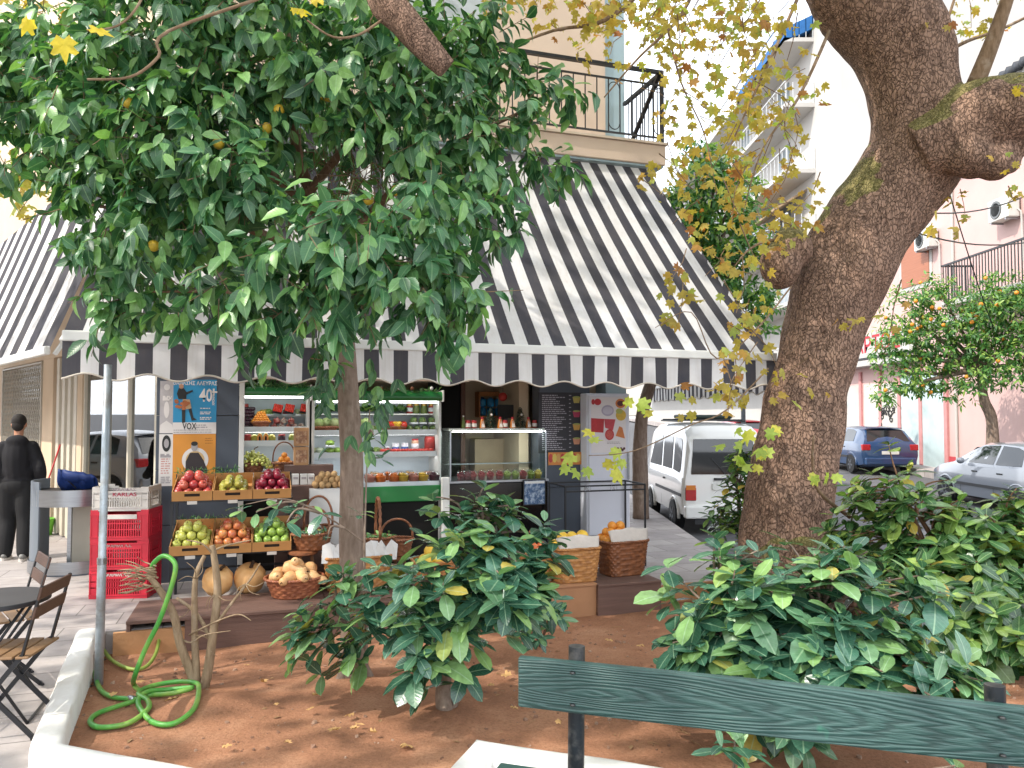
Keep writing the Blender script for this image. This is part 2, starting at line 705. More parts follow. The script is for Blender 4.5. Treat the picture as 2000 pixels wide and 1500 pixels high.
# far pavement along the buildings across the street
mb = MB()
for y0 in range(8, 90, 2):
    z0, z1 = road_z(y0) + 0.12, road_z(y0 + 2) + 0.12
    mb.add([(12.3, y0, z0), (30, y0, z0), (30, y0 + 2, z1), (12.3, y0 + 2, z1), (12.3, y0, z0 - 0.25), (12.3, y0 + 2, z1 - 0.25)], [(0, 1, 2, 3), (4, 0, 3, 5)])
tag(mb.build('far_pavement', M_pave), None, None, kind='structure')

def inside(poly, x, y):
    c = False
    n = len(poly)
    for i in range(n):
        x0, y0 = poly[i]
        x1, y1 = poly[(i + 1) % n]
        if (y0 > y) != (y1 > y) and x < (x1 - x0) * (y - y0) / (y1 - y0) + x0:
            c = not c
    return c

mb = MB()
nx, ny = 150, 110
X0, X1, Y0, Y1 = -3.9, 7.5, 1.6, 10.0
ids = {}
for j in range(ny + 1):
    for i in range(nx + 1):
        x = X0 + (X1 - X0) * i / nx
        y = Y0 + (Y1 - Y0) * j / ny
        q = noise.noise(Vector((x * 0.9, y * 0.9, 0))) * 0.028 + noise.noise(Vector((x * 4, y * 4, 3))) * 0.010
        for bx, by, rr in ((-1.16, 5.6, 0.35), (2.8, 7.8, 0.9), (-2.05, 5.1, 0.3), (-0.42, 4.9, 0.3)):
            q += 0.06 * math.exp(-((x - bx) ** 2 + (y - by) ** 2) / (rr * rr))
        ids[i, j] = len(mb.v)
        mb.v.append((x, y, soil_z(x, y) + q))
big = [(-3.5, 6.75), (-2.5, 4.1), (-1.4, 3.75), (-0.55, 3.4), (-0.2, 4.1), (0.87, 3.78), (2.6, 3.2), (7.3, 1.8), (7.3, 10.0), (2.9, 9.45), (2.6, 8.8)]
for j in range(ny):
    for i in range(nx):
        x, y, _ = mb.v[ids[i, j]]
        if inside(big, x + 0.04, y + 0.04):
            mb.f.append((ids[i, j], ids[i + 1, j], ids[i + 1, j + 1], ids[i, j + 1]))
            mb.mi.append(0)
tag(mb.build('soil', M_soil, smooth=True), None, None, kind='structure')

# clods and pebbles on the bed
mb = MB()
for i in range(2600):
    x, y = rnd.uniform(-3.3, 5.5), rnd.uniform(3.0, 8.6)
    if not inside(PLANTER, x, y):
        continue
    r = rnd.choice([0.004, 0.005, 0.006, 0.008, 0.011, 0.016]) * rnd.uniform(0.7, 1.3)
    z = soil_z(x, y) + noise.noise(Vector((x * 0.9, y * 0.9, 0))) * 0.028 + noise.noise(Vector((x * 4, y * 4, 3))) * 0.010
    k = len(mb.v)
    a0 = rnd.uniform(0, 6.28)
    for j in range(5):
        q = a0 + j * 1.257
        mb.v.append((x + r * math.cos(q) * rnd.uniform(.7, 1.3), y + r * math.sin(q) * rnd.uniform(.7, 1.3), z - .003))
    for j in range(5):
        q = a0 + j * 1.257
        mb.v.append((x + .7 * r * math.cos(q), y + .7 * r * math.sin(q), z + r * rnd.uniform(.5, 1.0)))
    for j in range(5):
        mb.f.append((k + j, k + (j + 1) % 5, k + 5 + (j + 1) % 5, k + 5 + j))
    mb.f.append((k + 5, k + 6, k + 7, k + 8, k + 9))
    mb.mi += [0] * 6
lt = MB()
for i in range(260):
    x, y = rnd.uniform(-3.2, 5.0), rnd.uniform(3.2, 8.4)
    if rnd.random() < .5:
        x, y = rnd.choice([(-1.16, 5.6), (-2.05, 5.1), (-.42, 4.9), (1.2, 4.6), (-2.6, 5.6)])
        x, y = x + rnd.gauss(0, .3), y + rnd.gauss(0, .25)
    if not inside(PLANTER, x, y):
        continue
    z = soil_z(x, y) + noise.noise(Vector((x * 0.9, y * 0.9, 0))) * 0.028 + noise.noise(Vector((x * 4, y * 4, 3))) * 0.010 + .006
    an, ln = rnd.uniform(0, 6.28), rnd.uniform(.015, .07)
    ca, sa_ = math.cos(an), math.sin(an)
    if rnd.random() < .4:
        lt.tube([(x, y, z), (x + ca * ln, y + sa_ * ln, z + .006), (x + ca * ln * 2, y + sa_ * ln * 2, z)], .0018, 4, cap=False)
    else:
        ln *= .5
        lt.add([(x, y, z), (x + ca * ln - sa_ * ln * .4, y + sa_ * ln + ca * ln * .4, z + .008), (x + ca * ln * 2, y + sa_ * ln * 2, z + .002), (x + ca * ln + sa_ * ln * .4, y + sa_ * ln - ca * ln * .4, z + .004)], [(0, 3, 2, 1)])
tag(lt.build('soil_litter', mat('litter', '#a5825c', .9, var=.5, vs=2, dirt='#7a5a40')), None, None, kind='stuff')
tag(mb.build('soil_pebbles', mat('clod', '#8a6550', 0.95, var=0.5, vs=3, dirt='#b59a84')), None, None, kind='stuff')

# edge face of the pavement along the planter's back: ochre render, and low wall round the planter
def wall_strip(path, wid, ztop, zbot, m, name, parent=None):
    """path: inner edge points; the wall lies on its right-hand side (outside)"""
    pts = []
    for i in range(len(path) - 1):
        a, b = Vector((*path[i], 0)), Vector((*path[i + 1], 0))
        k = max(2, int((b - a).length / 0.07))
        for j in range(k):
            pts.append(a.lerp(b, j / k))
    pts.append(Vector((*path[-1], 0)))
    mb = MB()
    prof = [(0.0, zbot), (0.004, ztop - 0.025), (0.022, ztop - 0.004), (0.05, ztop), (wid - 0.05, ztop), (wid - 0.02, ztop - 0.005), (wid, ztop - 0.03), (wid + 0.006, zbot)]
    for i, p in enumerate(pts):
        a = pts[max(i - 2, 0)]
        b = pts[min(i + 2, len(pts) - 1)]
        t = (b - a).normalized()
        nn = Vector((t.y, -t.x, 0))
        for k, (q, z) in enumerate(prof):
            jx = noise.noise(Vector((p.x * 3, p.y * 3, k * 1.7))) * 0.006
            mb.v.append(tuple(p + nn * (q + jx) + Vector((0, 0, z + (noise.noise(Vector((p.x * 2.2, p.y * 2.2, 5 + k * 0.2))) * 0.008 if k in range(1, 7) else 0)))))
    n = len(prof)
    for i in range(len(pts) - 1):
        for k in range(n - 1):
            a = i * n + k
            mb.f.append((a, a + n, a + n + 1, a + 1))
            mb.mi.append(0)
    mb.f.append(tuple(range(n)))
    mb.mi.append(0)
    mb.f.append(tuple(range(len(mb.v) - n, len(mb.v)))[::-1])
    mb.mi.append(0)
    return mb.build(name, m, parent, smooth=True, sharp=50)

pw = wall_strip([PLANTER[i] for i in (0, 1, 2, 3)][::1] + [PLANTER[4], PLANTER[5], PLANTER[6], PLANTER[7]], 0.16, 0.10, -0.3, M_white_wall, 'planter_wall')
tag(pw, 'low whitewashed wall around the red soil bed of the trees', 'planter wall')
M_ochre = mat('ochre_render', '#b98a60', 0.9, var=0.25, vs=5, bump=0.4, bs=30)
mb = MB()
a, b = Vector((-3.37, 6.57, 0)), Vector((2.56, 8.70, 0))
d = (b - a).normalized()
nn = Vector((d.y, -d.x, 0))
mb.add([a + nn * 0.03 + Vector((0, 0, -0.004)), b + nn * 0.03 + Vector((0, 0, -0.004)), b + nn * 0.03 + Vector((0, 0, -0.32)), a + nn * 0.03 + Vector((0, 0, -0.32)), a, b], [(0, 3, 2, 1), (4, 0, 1, 5)])
tag(mb.build('pavement_edge', M_ochre), None, None, kind='structure')

# ------------------------------------------------------------ shop building
SL, SR = -4.11, 1.66
bld = thing('shop_building', 'peach corner building with a dark slate front and a railed balcony over the fruit shop', 'building', F(SL, 0), TH)
def BL(s):
    return s - SL
# local frame: x along facade from SL, y into the building
LW = SR - SL
mb = MB()
mb.bb(0, LW - 0.35, 0.0, 0.25, 2.62, 11.0)
mb.bb(0, 2.9, 0.26, 7, 2.62, 11.0)
mb.bb(LW - 0.6, LW - 0.352, 0.26, 9, 2.62, 11.0)
mb.build('upper_wall', M_peach, bld)
mb = MB()
mb.bb(LW - 0.348, LW - 0.05, 0.03, 9, 3.0, 11.0)
mb.bb(LW - 0.348, LW - 0.05, 0.03, 0.6, 0.0, 3.0)
mb.build('side_wall', M_bluegrey, bld)
# lintel over the openings
mb = MB()
mb.bb(BL(-3.24), BL(-0.55), 0.02, 0.3, 2.24, 2.618)
mb.bb(BL(-0.55), LW - 0.36, 0.02, 0.3, 2.36, 2.618)
mb.build('lintel', M_peach, bld)
# pillar clad in slate panels with joints
mb = MB()
for z0, z1 in ((0.0, 0.62), (0.626, 1.22), (1.226, 1.82), (1.826, 2.618)):
    mb.bb(BL(-4.10), BL(-3.25), -0.02, 0.3, z0, z1)
mb.build('pillar', M_slate, bld, bevel=0.004)
mb = MB()
mb.bb(BL(-3.245), BL(-3.19), -0.03, 0.06, 0.0, 2.3)
mb.build('door_jamb', M_white_metal, bld, bevel=0.004)
mb = MB()
for z0, z1 in ((0.0, 0.9), (0.906, 2.618)):
    mb.bb(BL(0.36), BL(1.06), -0.02, 0.25, z0, z1)
mb.build('pillar', M_slate, bld, bevel=0.004)
# inside of the shop
mb = MB()
mb.bb(0.3, LW - 0.36, 1.5, 1.6, 0.0, 2.6)
mb.bb(0.3, 0.42, 0.32, 3.19, 0.0, 2.6)
mb.bb(LW - 0.6, LW - 0.36, 0.32, 3.19, 0.0, 2.6)
mb.bb(BL(0.2), BL(0.33), 0.32, 3.19, 0.0, 2.6)
mb.build('interior_wall', mat('interior_plaster', '#c9b498', 0.8, var=0.15, vs=2), bld)
mb = MB()
mb.bb(0.3, LW - 0.36, 0.31, 3.34, 2.602, 2.617)
mb.build('ceiling', mat('ceiling_paint', '#a59c8f', 0.8), bld)
mb = MB()
mb.bb(0.3, LW - 0.36, 0.02, 3.34, 0.004, 0.05)
mb.build('shop_floor', mat('shop_floor', '#8b8078', 0.5, var=0.2), bld)
# black sheet painting in the shade of the open doorway between cabinet and counter
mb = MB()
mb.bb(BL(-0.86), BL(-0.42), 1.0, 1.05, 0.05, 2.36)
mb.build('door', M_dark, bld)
mb = MB()
mb.bb(BL(-0.42), BL(-0.36), 0.95, 1.05, 0.05, 2.36)
mb.build('door_jamb', mat('brown_wood', '#6a4430', 0.6, var=0.3), bld)
# balcony
BAL_L, BAL_R = -2.9, 1.62
slab = MB()
slab.bb(BL(BAL_L), BL(BAL_R), -1.05, -0.004, 4.85, 5.09)
so_ = slab.build('balcony_slab', M_peach, bld, bevel=0.01)
mb = MB()
mb.bb(BL(BAL_L), BL(BAL_R) + 0.02, -1.08, -0.004, 5.092, 5.118)
mb.build('coping', mat('coping_stone', '#c9b9a6', 0.7), so_)
mb = MB()
mb.bb(BL(BAL_L) + 0.02, BL(BAL_R) - 0.02, -1.02, -0.006, 4.825, 4.848)
mb.build('soffit', M_bluegrey, so_)
rail = MB()
y0 = -1.03
x0, x1 = BL(BAL_L) + 0.02, BL(BAL_R) - 0.02
rail.bb(x0, x1, y0 - 0.025, y0 + 0.025, 5.975, 6.015)
rail.bb(x0, x1, y0 - 0.01, y0 + 0.01, 5.825, 5.845)
rail.bb(x0, x1, y0 - 0.01, y0 + 0.01, 5.175, 5.195)
rail.bb(x1 - 0.04, x1, y0 - 0.02, y0 + 0.02, 5.115, 6.015)
k = 0
x = x0
while x < x1:
    rail.bb(x - 0.006, x + 0.006, y0 - 0.006, y0 + 0.006, 5.195, 5.825)
    if k % 4 == 1:
        rail.tube([(x + 0.075 + 0.07 * math.cos(a), y0, 5.725 + 0.07 * math.sin(a)) for a in np.linspace(0, math.pi, 9)], 0.006, 5)
        rail.tube([(x + 0.075 + 0.07 * math.cos(a), y0, 5.295 + 0.07 * math.sin(a)) for a in np.linspace(math.pi, 2 * math.pi, 9)], 0.006, 5)
    x += 0.15
    k += 1
yy = y0
while yy < -0.05:
    rail.bb(x1 - 0.026, x1 - 0.014, yy - 0.006, yy + 0.006, 5.195, 5.975)
    yy += 0.11
rail.bar((x1 - 0.02, y0, 5.995), (x1 - 0.02, -0.02, 5.995), 0.05, 0.04)
rail.bar((x1 - 0.02, y0, 5.185), (x1 - 0.02, -0.02, 5.185), 0.02)
rail.bar((x1 - 0.05, y0, 5.965), (x1 - 0.05, -0.05, 5.205), 0.05, 0.03)
rail.build('balcony_railing', M_black, bld)
# balcony door with pale shutter on upper wall
mb = MB()
mb.bb(BL(-1.6), BL(-0.4), -0.03, -0.002, 5.28, 7.5)
mb.build('balcony_door', mat('pale_shutter', '#b4bcc0', 0.6, var=0.2), bld)
# left facade, at 47 degrees
AX = Vector((-3.97, 8.56, 0))
LD = Vector((-0.68, 0.733, 0)).normalized()
LNRM = Vector((-LD.y, LD.x, 0)) * 1.0
if LNRM.dot(Vector((0, -1, 0))) < 0:
    LNRM = -LNRM
lrot = math.atan2(-LD.y, -LD.x)   # local x points back towards the corner
# wing thing: local x = -LD (to the right seen from outside), local y into the wall
wing = thing('corner_wing', 'cream street wing with tall shop windows and diamond security grilles behind the walking person', 'building', AX, lrot)
def wb(m_, t0, t1, y0, y1, z0, z1, m=0):
    m_.bb(-t1, -t0, y0, y1, z0, z1, m)
mb = MB()
wb(mb, 0.02, 26, 0.0, 0.3, 2.72, 11)
wb(mb, 3.05, 3.3, 0.0, 0.3, 0, 2.718)
wb(mb, 4.75, 5.45, 0.0, 0.3, 0, 2.718)
wb(mb, 8.75, 9.5, 0.0, 0.3, 0, 2.718)
wb(mb, 12.5, 26, 0.0, 0.3, 0, 2.718)
wb(mb, 5.452, 8.748, 0.0, 0.25, 0, 0.55)
wb(mb, 9.502, 12.498, 0.0, 0.25, 0, 0.55)
mb.build('wall', mat('cream_plaster', '#d3bda2', 0.85, var=0.18, vs=1.5, bump=0.1), wing)
mb = MB()
wb(mb, 0.02, 3.048, 0.02, 0.2, 0.0, 0.86)
mb.build('sill_panel', mat('grey_dado', '#8d8a86', 0.7, var=0.2), wing)
fr = MB()
for t in (0.04, 1.02, 1.95, 3.0):
    wb(fr, t, t + 0.06, 0.02, 0.1, 0.865, 2.715)
wb(fr, 0.1, 3.0, 0.03, 0.09, 0.868, 0.92)
wb(fr, 0.1, 3.0, 0.03, 0.09, 2.42, 2.47)
f_ = fr.build('window_frame', M_cream_frame, wing, bevel=0.004)
mb = MB()
for t in (0.1, 1.08, 2.01):
    wb(mb, t, t + 0.92 if t < 2 else 2.99, 0.055, 0.063, 0.92, 2.42)
mb.build('window_pane', M_shopglass, f_)
# folded cream shutters beside the glass and grilles
mb = MB()
for i in range(8):
    wb(mb, 3.35 + i * 0.17, 3.35 + i * 0.17 + 0.13, 0.0 + 0.03 * (i % 2), 0.08 + 0.03 * (i % 2), 0.02, 2.7)
mb.build('folding_shutter', M_cream_frame, wing, bevel=0.006)
# goods behind the glass
mb = MB()
wb(mb, 0.1, 3.0, 1.6, 1.65, 0.0, 2.7)
mb.build('inner_wall', mat('shop_inner', '#a89f8e', 0.8, var=0.3, vs=3), wing)

def grille(t0, t1, z0, z1, y):
    mb = MB()
    st = 0.14
    k = int((t1 - t0 + z1 - z0) / st) + 1
    for i in range(-int((z1 - z0) / st * 0.6) - 1, int((t1 - t0) / st) + 2):
        for sgn in (1, -1):
            # zig-zag bars clipped to the rectangle
            pts = []
            for j in range(0, int((z1 - z0) / 0.11) + 1):
                z = z0 + j * 0.11
                tt = t0 + i * st + sgn * 0.045 * (1 if j % 2 else -1) + 0.045
                if t0 <= tt <= t1:
                    pts.append((-tt, y + 0.004 * sgn, z))
            for a, b in zip(pts, pts[1:]):
                if abs(b[2] - a[2]) < 0.12:
                    mb.bar(a, b, 0.012, 0.008)
    wb(mb, t0, t0 + 0.03, y - 0.015, y + 0.015, z0, z1)
    wb(mb, t1 - 0.03, t1, y - 0.015, y + 0.015, z0, z1)
    wb(mb, t0, t1, y - 0.014, y + 0.014, z1 - 0.03, z1 - 0.002)
    wb(mb, t0, t1, y - 0.014, y + 0.014, z0 + 0.002, z0 + 0.03)
    return mb
M_gr = mat('grille_grey', '#b9b2a4', 0.5, var=0.2)
for i, (t0, t1) in enumerate(((5.46, 8.74), (9.51, 12.49))):
    g = grille(t0, t1, 0.56, 2.7, -0.01).build('security_grille', M_gr, wing)
    mb = MB()
    wb(mb, t0, t1, 0.16, 0.17, 0.56, 2.7)
    mb.build('window_pane', mat('curtained_glass', '#8a8a80', 0.25, var=0.3, vs=3) if i == 0 else mat('teal_curtain', '#6c9a9a', 0.4, var=0.35, vs=3), wing)
    mb = MB()
    if i == 0:
        wb(mb, 5.9, 8.4, 0.10, 0.15, 0.6, 2.05)
        mb.build('louvre_panel', mat('louvre', '#8f8a82', 0.6, var=0.4, vs=8, stretch=(1, 1, 9)), wing)

# ------------------------------------------------------------ awnings
def cloth(name, col, dirt):
    t = NT(name)
    v = t.coord('Object')
    c = t.mixc(t.ramp(t.noise(v, 1.4, 7, 0.7), [(0.35, 0.0), (0.75, 0.55)]), col, dirt)
    c = t.mixc(t.ramp(t.noise(t.coord('Object', (14, 14, 1.0)), 2.0, 4, 0.6), [(0.5, 0.0), (0.8, 0.4)]), c, dirt)
    t.l(c, t.b.inputs['Base Color'])
    t.b.inputs['Roughness'].default_value = 0.9
    t.b.inputs['Specular IOR Level'].default_value = 0.1
    t.l(t.bump(t.noise(v, 9, 3), 0.15, 0.02), t.b.inputs['Normal'])
    tr = t.n('BsdfTranslucent')
    t.l(c, tr.inputs[0])
    ms = t.n('MixShader')
    ms.inputs[0].default_value = 0.3
    t.l(t.b.outputs[0], ms.inputs[1])
    t.l(tr.outputs[0], ms.inputs[2])
    t.l(ms.outputs[0], t.out.inputs['Surface'])
    return t.m
M_aw_w = cloth('awning_cream', '#e5e5e6', '#c3bcb4')
M_aw_d = cloth('awning_charcoal', '#4a4a52', '#64605e')
M_pipe = mat('awning_piping', '#c9c0b4', 0.8)

def awning(name, label, bl, br, tl, tr, nst, val_h, scal, start_dark=True, valance=True, side=0):
    """bl, br: bar ends; tl, tr: wall line ends (world)"""
    bl, br, tl, tr = [Vector(q) for q in (bl, br, tl, tr)]
    root = thing(name, label, 'awning', (bl + br) / 2)
    root.location.z = bl.z
    L = (br - bl).length
    u = (br - bl).normalized()
    out = ((bl + br) / 2 - (tl + tr) / 2)
    out.z = 0
    out.normalize()
    def surf(a, b):
        p = bl.lerp(br, a).lerp(tl.lerp(tr, a), b)
        sag = 0.06 * math.sin(math.pi * b) + (0.02 * noise.noise(Vector((a * 11, b * 2.2, 0))) + 0.008 * noise.noise(Vector((a * 40, b * 5, 7)))) * math.sin(math.pi * b) ** 0.5
        return p - Vector((0, 0, sag))
    mb = MB()
    sub = 3
    mb.grid(surf, nst * sub, 14, mfn=lambda i, j: (i // sub + (0 if start_dark else 1)) % 2)
    wp(mb.build('canopy', [M_aw_d, M_aw_w], root, smooth=True), root)
    # front bar
    mb = MB()
    mb.bar(bl + Vector((0, 0, -0.01)) + out * 0.02, br + Vector((0, 0, -0.01)) + out * 0.02, 0.06, 0.09)
    wp(mb.build('front_bar', M_white_metal, root, bevel=0.012), root)
    mb = MB()
    for q, g in ((bl, tl), (br, tr)):
        mb.bar(q - out * 0.05 - Vector((0, 0, 0.05)), q.lerp(g, 0.5) - Vector((0, 0, 0.5)) - out * 0.1, 0.04)
    wp(mb.build('folding_arm', M_white_metal, root), root)
    if valance:
        mb = MB()
        sub = 8
        def vs(a, b):
            p = bl.lerp(br, a) + out * 0.035
            zb = val_h + scal * math.cos(2 * math.pi * a * L / 0.47 + 0.8)
            wav = 0.010 * math.sin(a * L * 13.0) * b + 0.03 * b * noise.noise(Vector((a * L * 1.3, 0, 2)))
            return p + out * wav - Vector((0, 0, 0.045 + zb * b))
        mb.grid(vs, nst * sub, 5, mfn=lambda i, j: (i // sub + (0 if start_dark else 1)) % 2)
        wp(mb.build('valance', [M_aw_d, M_aw_w], root, smooth=True), root)
        mb = MB()
        mb.tube([vs(i / 240, 1.0) for i in range(241)], 0.009, 5)
        wp(mb.build('piping', M_pipe, root, smooth=True), root)
    if side:
        mb = MB()
        def sv(a, b):
            q = br.lerp(tr, a) if side > 0 else bl.lerp(tl, a)
            hh = 0.13 + 0.03 * math.cos(a * 60)
            return q + u * side * (0.004 + 0.05 * b * math.sin(a * 31)) + Vector((0, 0, 0.03 - hh * b)) - Vector((0, 0, 0.05 * math.sin(math.pi * a)))
        mb.grid(sv, 120, 2, mfn=lambda i, j: (i // 5) % 2)
        wp(mb.build('side_valance', [M_aw_d, M_aw_w], root, smooth=True), root)
    return root

ZB = 2.50
# front awning: bar end points from the photograph
fl_s, fl_z = FP(122, 652, 2.1)
fr_s, fr_z = FP(1512, 697, 2.1)
fbl, fbr = F(fl_s, 2.1, (fl_z + fr_z) / 2 + 0.01), F(fr_s, 2.1, (fl_z + fr_z) / 2 - 0.01)
ts, tz = FP(1262, 326, 0.97)
print('awning', fl_s, fl_z, fr_s, fr_z, ts, tz)
awning('striped_awning', 'wide charcoal and cream striped awning over the fruit stands with a scalloped valance', fbl, fbr, F(SL + 0.0, 0.97, 4.81), F(ts, 0.97, 4.81), 51, 0.30, 0.028, True, True, side=1)
# left awning
lb0 = Vector((-4.86, 8.05, 2.52))
lb1 = lb0 + LD * 9.5
t0 = AX + LNRM * 0.02 + LD * 0.35 + Vector((0, 0, 5.25))
t1 = t0 + LD * 9.5
awning('striped_awning', 'sunlit charcoal and white striped awning on the street wing above the walking person', lb1, lb0, t1, t0, 21, 0.22, 0.0, True, False)
# right awning on the side street
rb0 = Vector((fbr.x + 0.12, fbr.y + 0.15, 2.40))
awning('striped_awning', 'narrow striped awning along the side street beyond the juice fridge', rb0, rb0 + Vector((-0.05, 7.5, 0)), (SR + 0.36, 10.4, 4.7), (SR + 0.2, 17.6, 4.7), 55, 0.26, 0.02)
# ------------------------------------------------------------ trees and shrubs
def bark_plane(nm='plane_bark', SCL=31):
    t = NT(nm)
    v = t.coord('Object', (1, 1, 0.55))
    wn = t.n('TexNoise')
    wn.inputs['Scale'].default_value = 9
    wn.inputs['Detail'].default_value = 5
    t.l(v, wn.inputs['Vector'])
    va = t.n('VectorMath', operation='MULTIPLY_ADD')
    t.l(wn.outputs['Color'], va.inputs[0])
    va.inputs[1].default_value = (0.16, 0.16, 0.10)
    t.l(v, va.inputs[2])
    vo = t.n('TexVoronoi', feature='DISTANCE_TO_EDGE')
    vo.inputs['Scale'].default_value = SCL
    t.l(va.outputs[0], vo.inputs['Vector'])
    vc = t.n('TexVoronoi', feature='F1')
    vc.inputs['Scale'].default_value = SCL
    t.l(va.outputs[0], vc.inputs['Vector'])
    plate = t.ramp(vo.outputs['Distance'], [(0.0, 0.0), (0.13, 1.0)])
    c = t.mixc(t.noise(vc.outputs['Position'], 7, 2), '#8f7464', '#a68974')
    big = t.noise(t.coord('Object'), 1.1, 4, 0.6)
    c = t.mixc(t.ramp(big, [(0.35, 0.0), (0.65, 0.65)]), c, '#83695a')
    c = t.mixc(t.ramp(t.noise(t.coord('Object'), 3.1, 4, 0.6), [(0.55, 0.0), (0.75, 0.6)]), c, '#9f8474')
    pm = t.n('Math', operation='MULTIPLY_ADD')
    t.l(plate, pm.inputs[0])
    pm.inputs[1].default_value = 0.48
    pm.inputs[2].default_value = 0.52
    c = t.mixc(pm.outputs[0], '#43322a', c)
    ridge = t.noise(t.coord('Object', (1, 1, 0.22)), 24, 5, 0.7)
    c = t.mixc(t.ramp(ridge, [(0.36, 0.65), (0.52, 0.0)]), c, '#43322a')
    # moss on the upper side
    g = t.n('NewGeometry')
    sp = t.n('SeparateXYZ')
    t.l(g.outputs['Normal'], sp.inputs[0])
    ms = t.n('Math', operation='MULTIPLY_ADD')
    t.l(t.noise(t.coord('Object'), 2.5, 5), ms.inputs[0])
    ms.inputs[1].default_value = 1.0
    t.l(sp.outputs[2], ms.inputs[2])
    moss = t.ramp(ms.outputs[0], [(0.97, 0.0), (1.2, 0.6)])
    c = t.mixc(moss, c, '#6d7233')
    t.l(c, t.b.inputs['Base Color'])
    t.b.inputs['Roughness'].default_value = 0.9
    t.b.inputs['Specular IOR Level'].default_value = 0.2
    b = t.bump(ridge, 0.8, 0.03, t.bump(plate, 0.9, 0.022))
    t.l(t.bump(t.noise(v, 60, 4), 0.4, 0.008, b), t.b.inputs['Normal'])
    return t.m

def bark(name, c0, c1, rough=0.85):
    t = NT(name)
    v = t.coord('Object', (1, 1, 0.25))
    c = t.ramp(t.noise(v, 28, 6, 0.65), [(0.3, c0), (0.7, c1)])
    c = t.mixc(t.ramp(t.noise(t.coord('Object'), 9, 4), [(0.55, 0.0), (0.7, 0.4)]), c, '#a79a8a')
    t.l(c, t.b.inputs['Base Color'])
    t.b.inputs['Roughness'].default_value = rough
    t.b.inputs['Specular IOR Level'].default_value = 0.2
    t.l(t.bump(t.noise(v, 40, 5), 0.5, 0.01), t.b.inputs['Normal'])
    return t.m

M_bark_plane = bark_plane()
M_bark_bough = bark_plane('bough_bark', 75)
M_bark_or = bark('citrus_bark', '#6b5a4e', '#8f7d70')
M_bark_pale = bark('pale_bark', '#8a6c50', '#b89a78')
M_twig = bark('twig_bark', '#5d4a36', '#86705a')
M_bark_dry = bark('dry_bark', '#7a6650', '#a08c72')
L_orange = leaf_mat('citrus_leaf', '#294f34', '#46754d', '#7fa860', '#93b584', 0.36, 0.24, 0.5)
L_shrub = leaf_mat('shrub_leaf', '#2d5342', '#4b7863', '#8db26c', '#a5c4a2', 0.27, 0.2, 0.65, old='#b3a04e')
L_street = leaf_mat('street_citrus_leaf', '#2f5a2c', '#4f7f3c', '#93ad55', '#9ab56a', 0.45, 0.3, veins=False)
L_hedge = leaf_mat('hedge_leaf', '#2b4a30', '#46703f', '#8fa852', '#a8c48a', 0.27, 0.22, 0.65, old='#b59a44')
L_plane = leaf_mat('plane_leaf', '#9c8a48', '#b09c50', '#95a256', '#c9bf80', 0.6, 0.5, 0.3, veins=False)
L_plane2 = leaf_mat('plane_leaf_amber', '#a8863c', '#b59a4c', '#9a6440', '#d8cf90', 0.6, 0.5, 0.3, veins=False)
M_orange = mat('orange_peel', '#d98a26', 0.45, var=0.1, vs=6, bump=0.15, bs=120)
M_lemon = mat('lemon_peel', '#d9b43c', 0.45, var=0.1, vs=6, bump=0.15, bs=120)

def blob_leaves(lv, blobs, dens, L, Wr, droop, spread=0.9, nper=6, face=Vector((0, -1, 0.3)), back_keep=0.35, tw=None):
    """sprigs of leaves over the surface of blobs (centre, radius)"""
    for c, r in blobs:
        ns = int(dens * r * r) + 1
        for _ in range(ns):
            d = rdir()
            if d.dot(face) < -0.25 and rnd.random() > back_keep:
                continue
            q = rnd.uniform(0.55, 1.02) if rnd.random() < 0.8 else rnd.uniform(0.1, 0.6)
            p = c + d * r * q
            ax = (d * 0.9 + rdir() * 0.6 + UP * rnd.uniform(-droop * 1.2, 0.5)).normalized()
            tl = L * rnd.uniform(0.9, 1.9)
            ph = rnd.uniform(0, 6.28)
            x = ax.orthogonal().normalized()
            y = ax.cross(x)
            k = nper + rnd.randint(-2, 2)
            if tw is not None and rnd.random() < 0.35:
                tw.tube([p - ax * L * 0.6, p + ax * tl], [0.004, 0.002], 4, cap=False)
            for i in range(k):
                f = (i + 0.5) / k
                a = ph + i * 2.4
                rad = x * math.cos(a) + y * math.sin(a)
                t = (ax * (0.35 + 0.5 * f) + rad * spread - UP * droop * rnd.uniform(0.5, 1.2)).normalized()
                nrm = (UP * 0.8 + d * 0.7 + rdir() * 0.35)
                if droop > 0.6:
                    nrm = (d * 1.0 + UP * 0.45 + rdir() * 0.4)
                ll = L * rnd.uniform(0.65, 1.2)
                lv.add(p + ax * tl * (f - 0.3), t, nrm, ll, ll * Wr * rnd.uniform(0.85, 1.15), 0.3, rnd.uniform(0.1, 0.4))

def rosette(lv, p, ax, L, Wr, k, open_=0.9):
    x = ax.orthogonal().normalized()
    y = ax.cross(x)
    ph = rnd.uniform(0, 6.28)
    for i in range(k):
        a = ph + i * 2.4
        rad = x * math.cos(a) + y * math.sin(a)
        f = i / k
        t = (ax * (0.15 + 0.7 * f) + rad * open_ - UP * 0.35 * (1 - f) + rdir() * 0.15).normalized()
        nrm = ax * 0.9 + UP * 0.5 - rad * 0.1 + rdir() * 0.15
        ll = L * (1.08 - 0.45 * f) * rnd.uniform(0.65, 1.15)
        lv.add(p - ax * 0.05 * L * (k - i), t, nrm, ll, ll * Wr * rnd.uniform(0.85, 1.15), 0.12, rnd.uniform(0.0, 0.45))

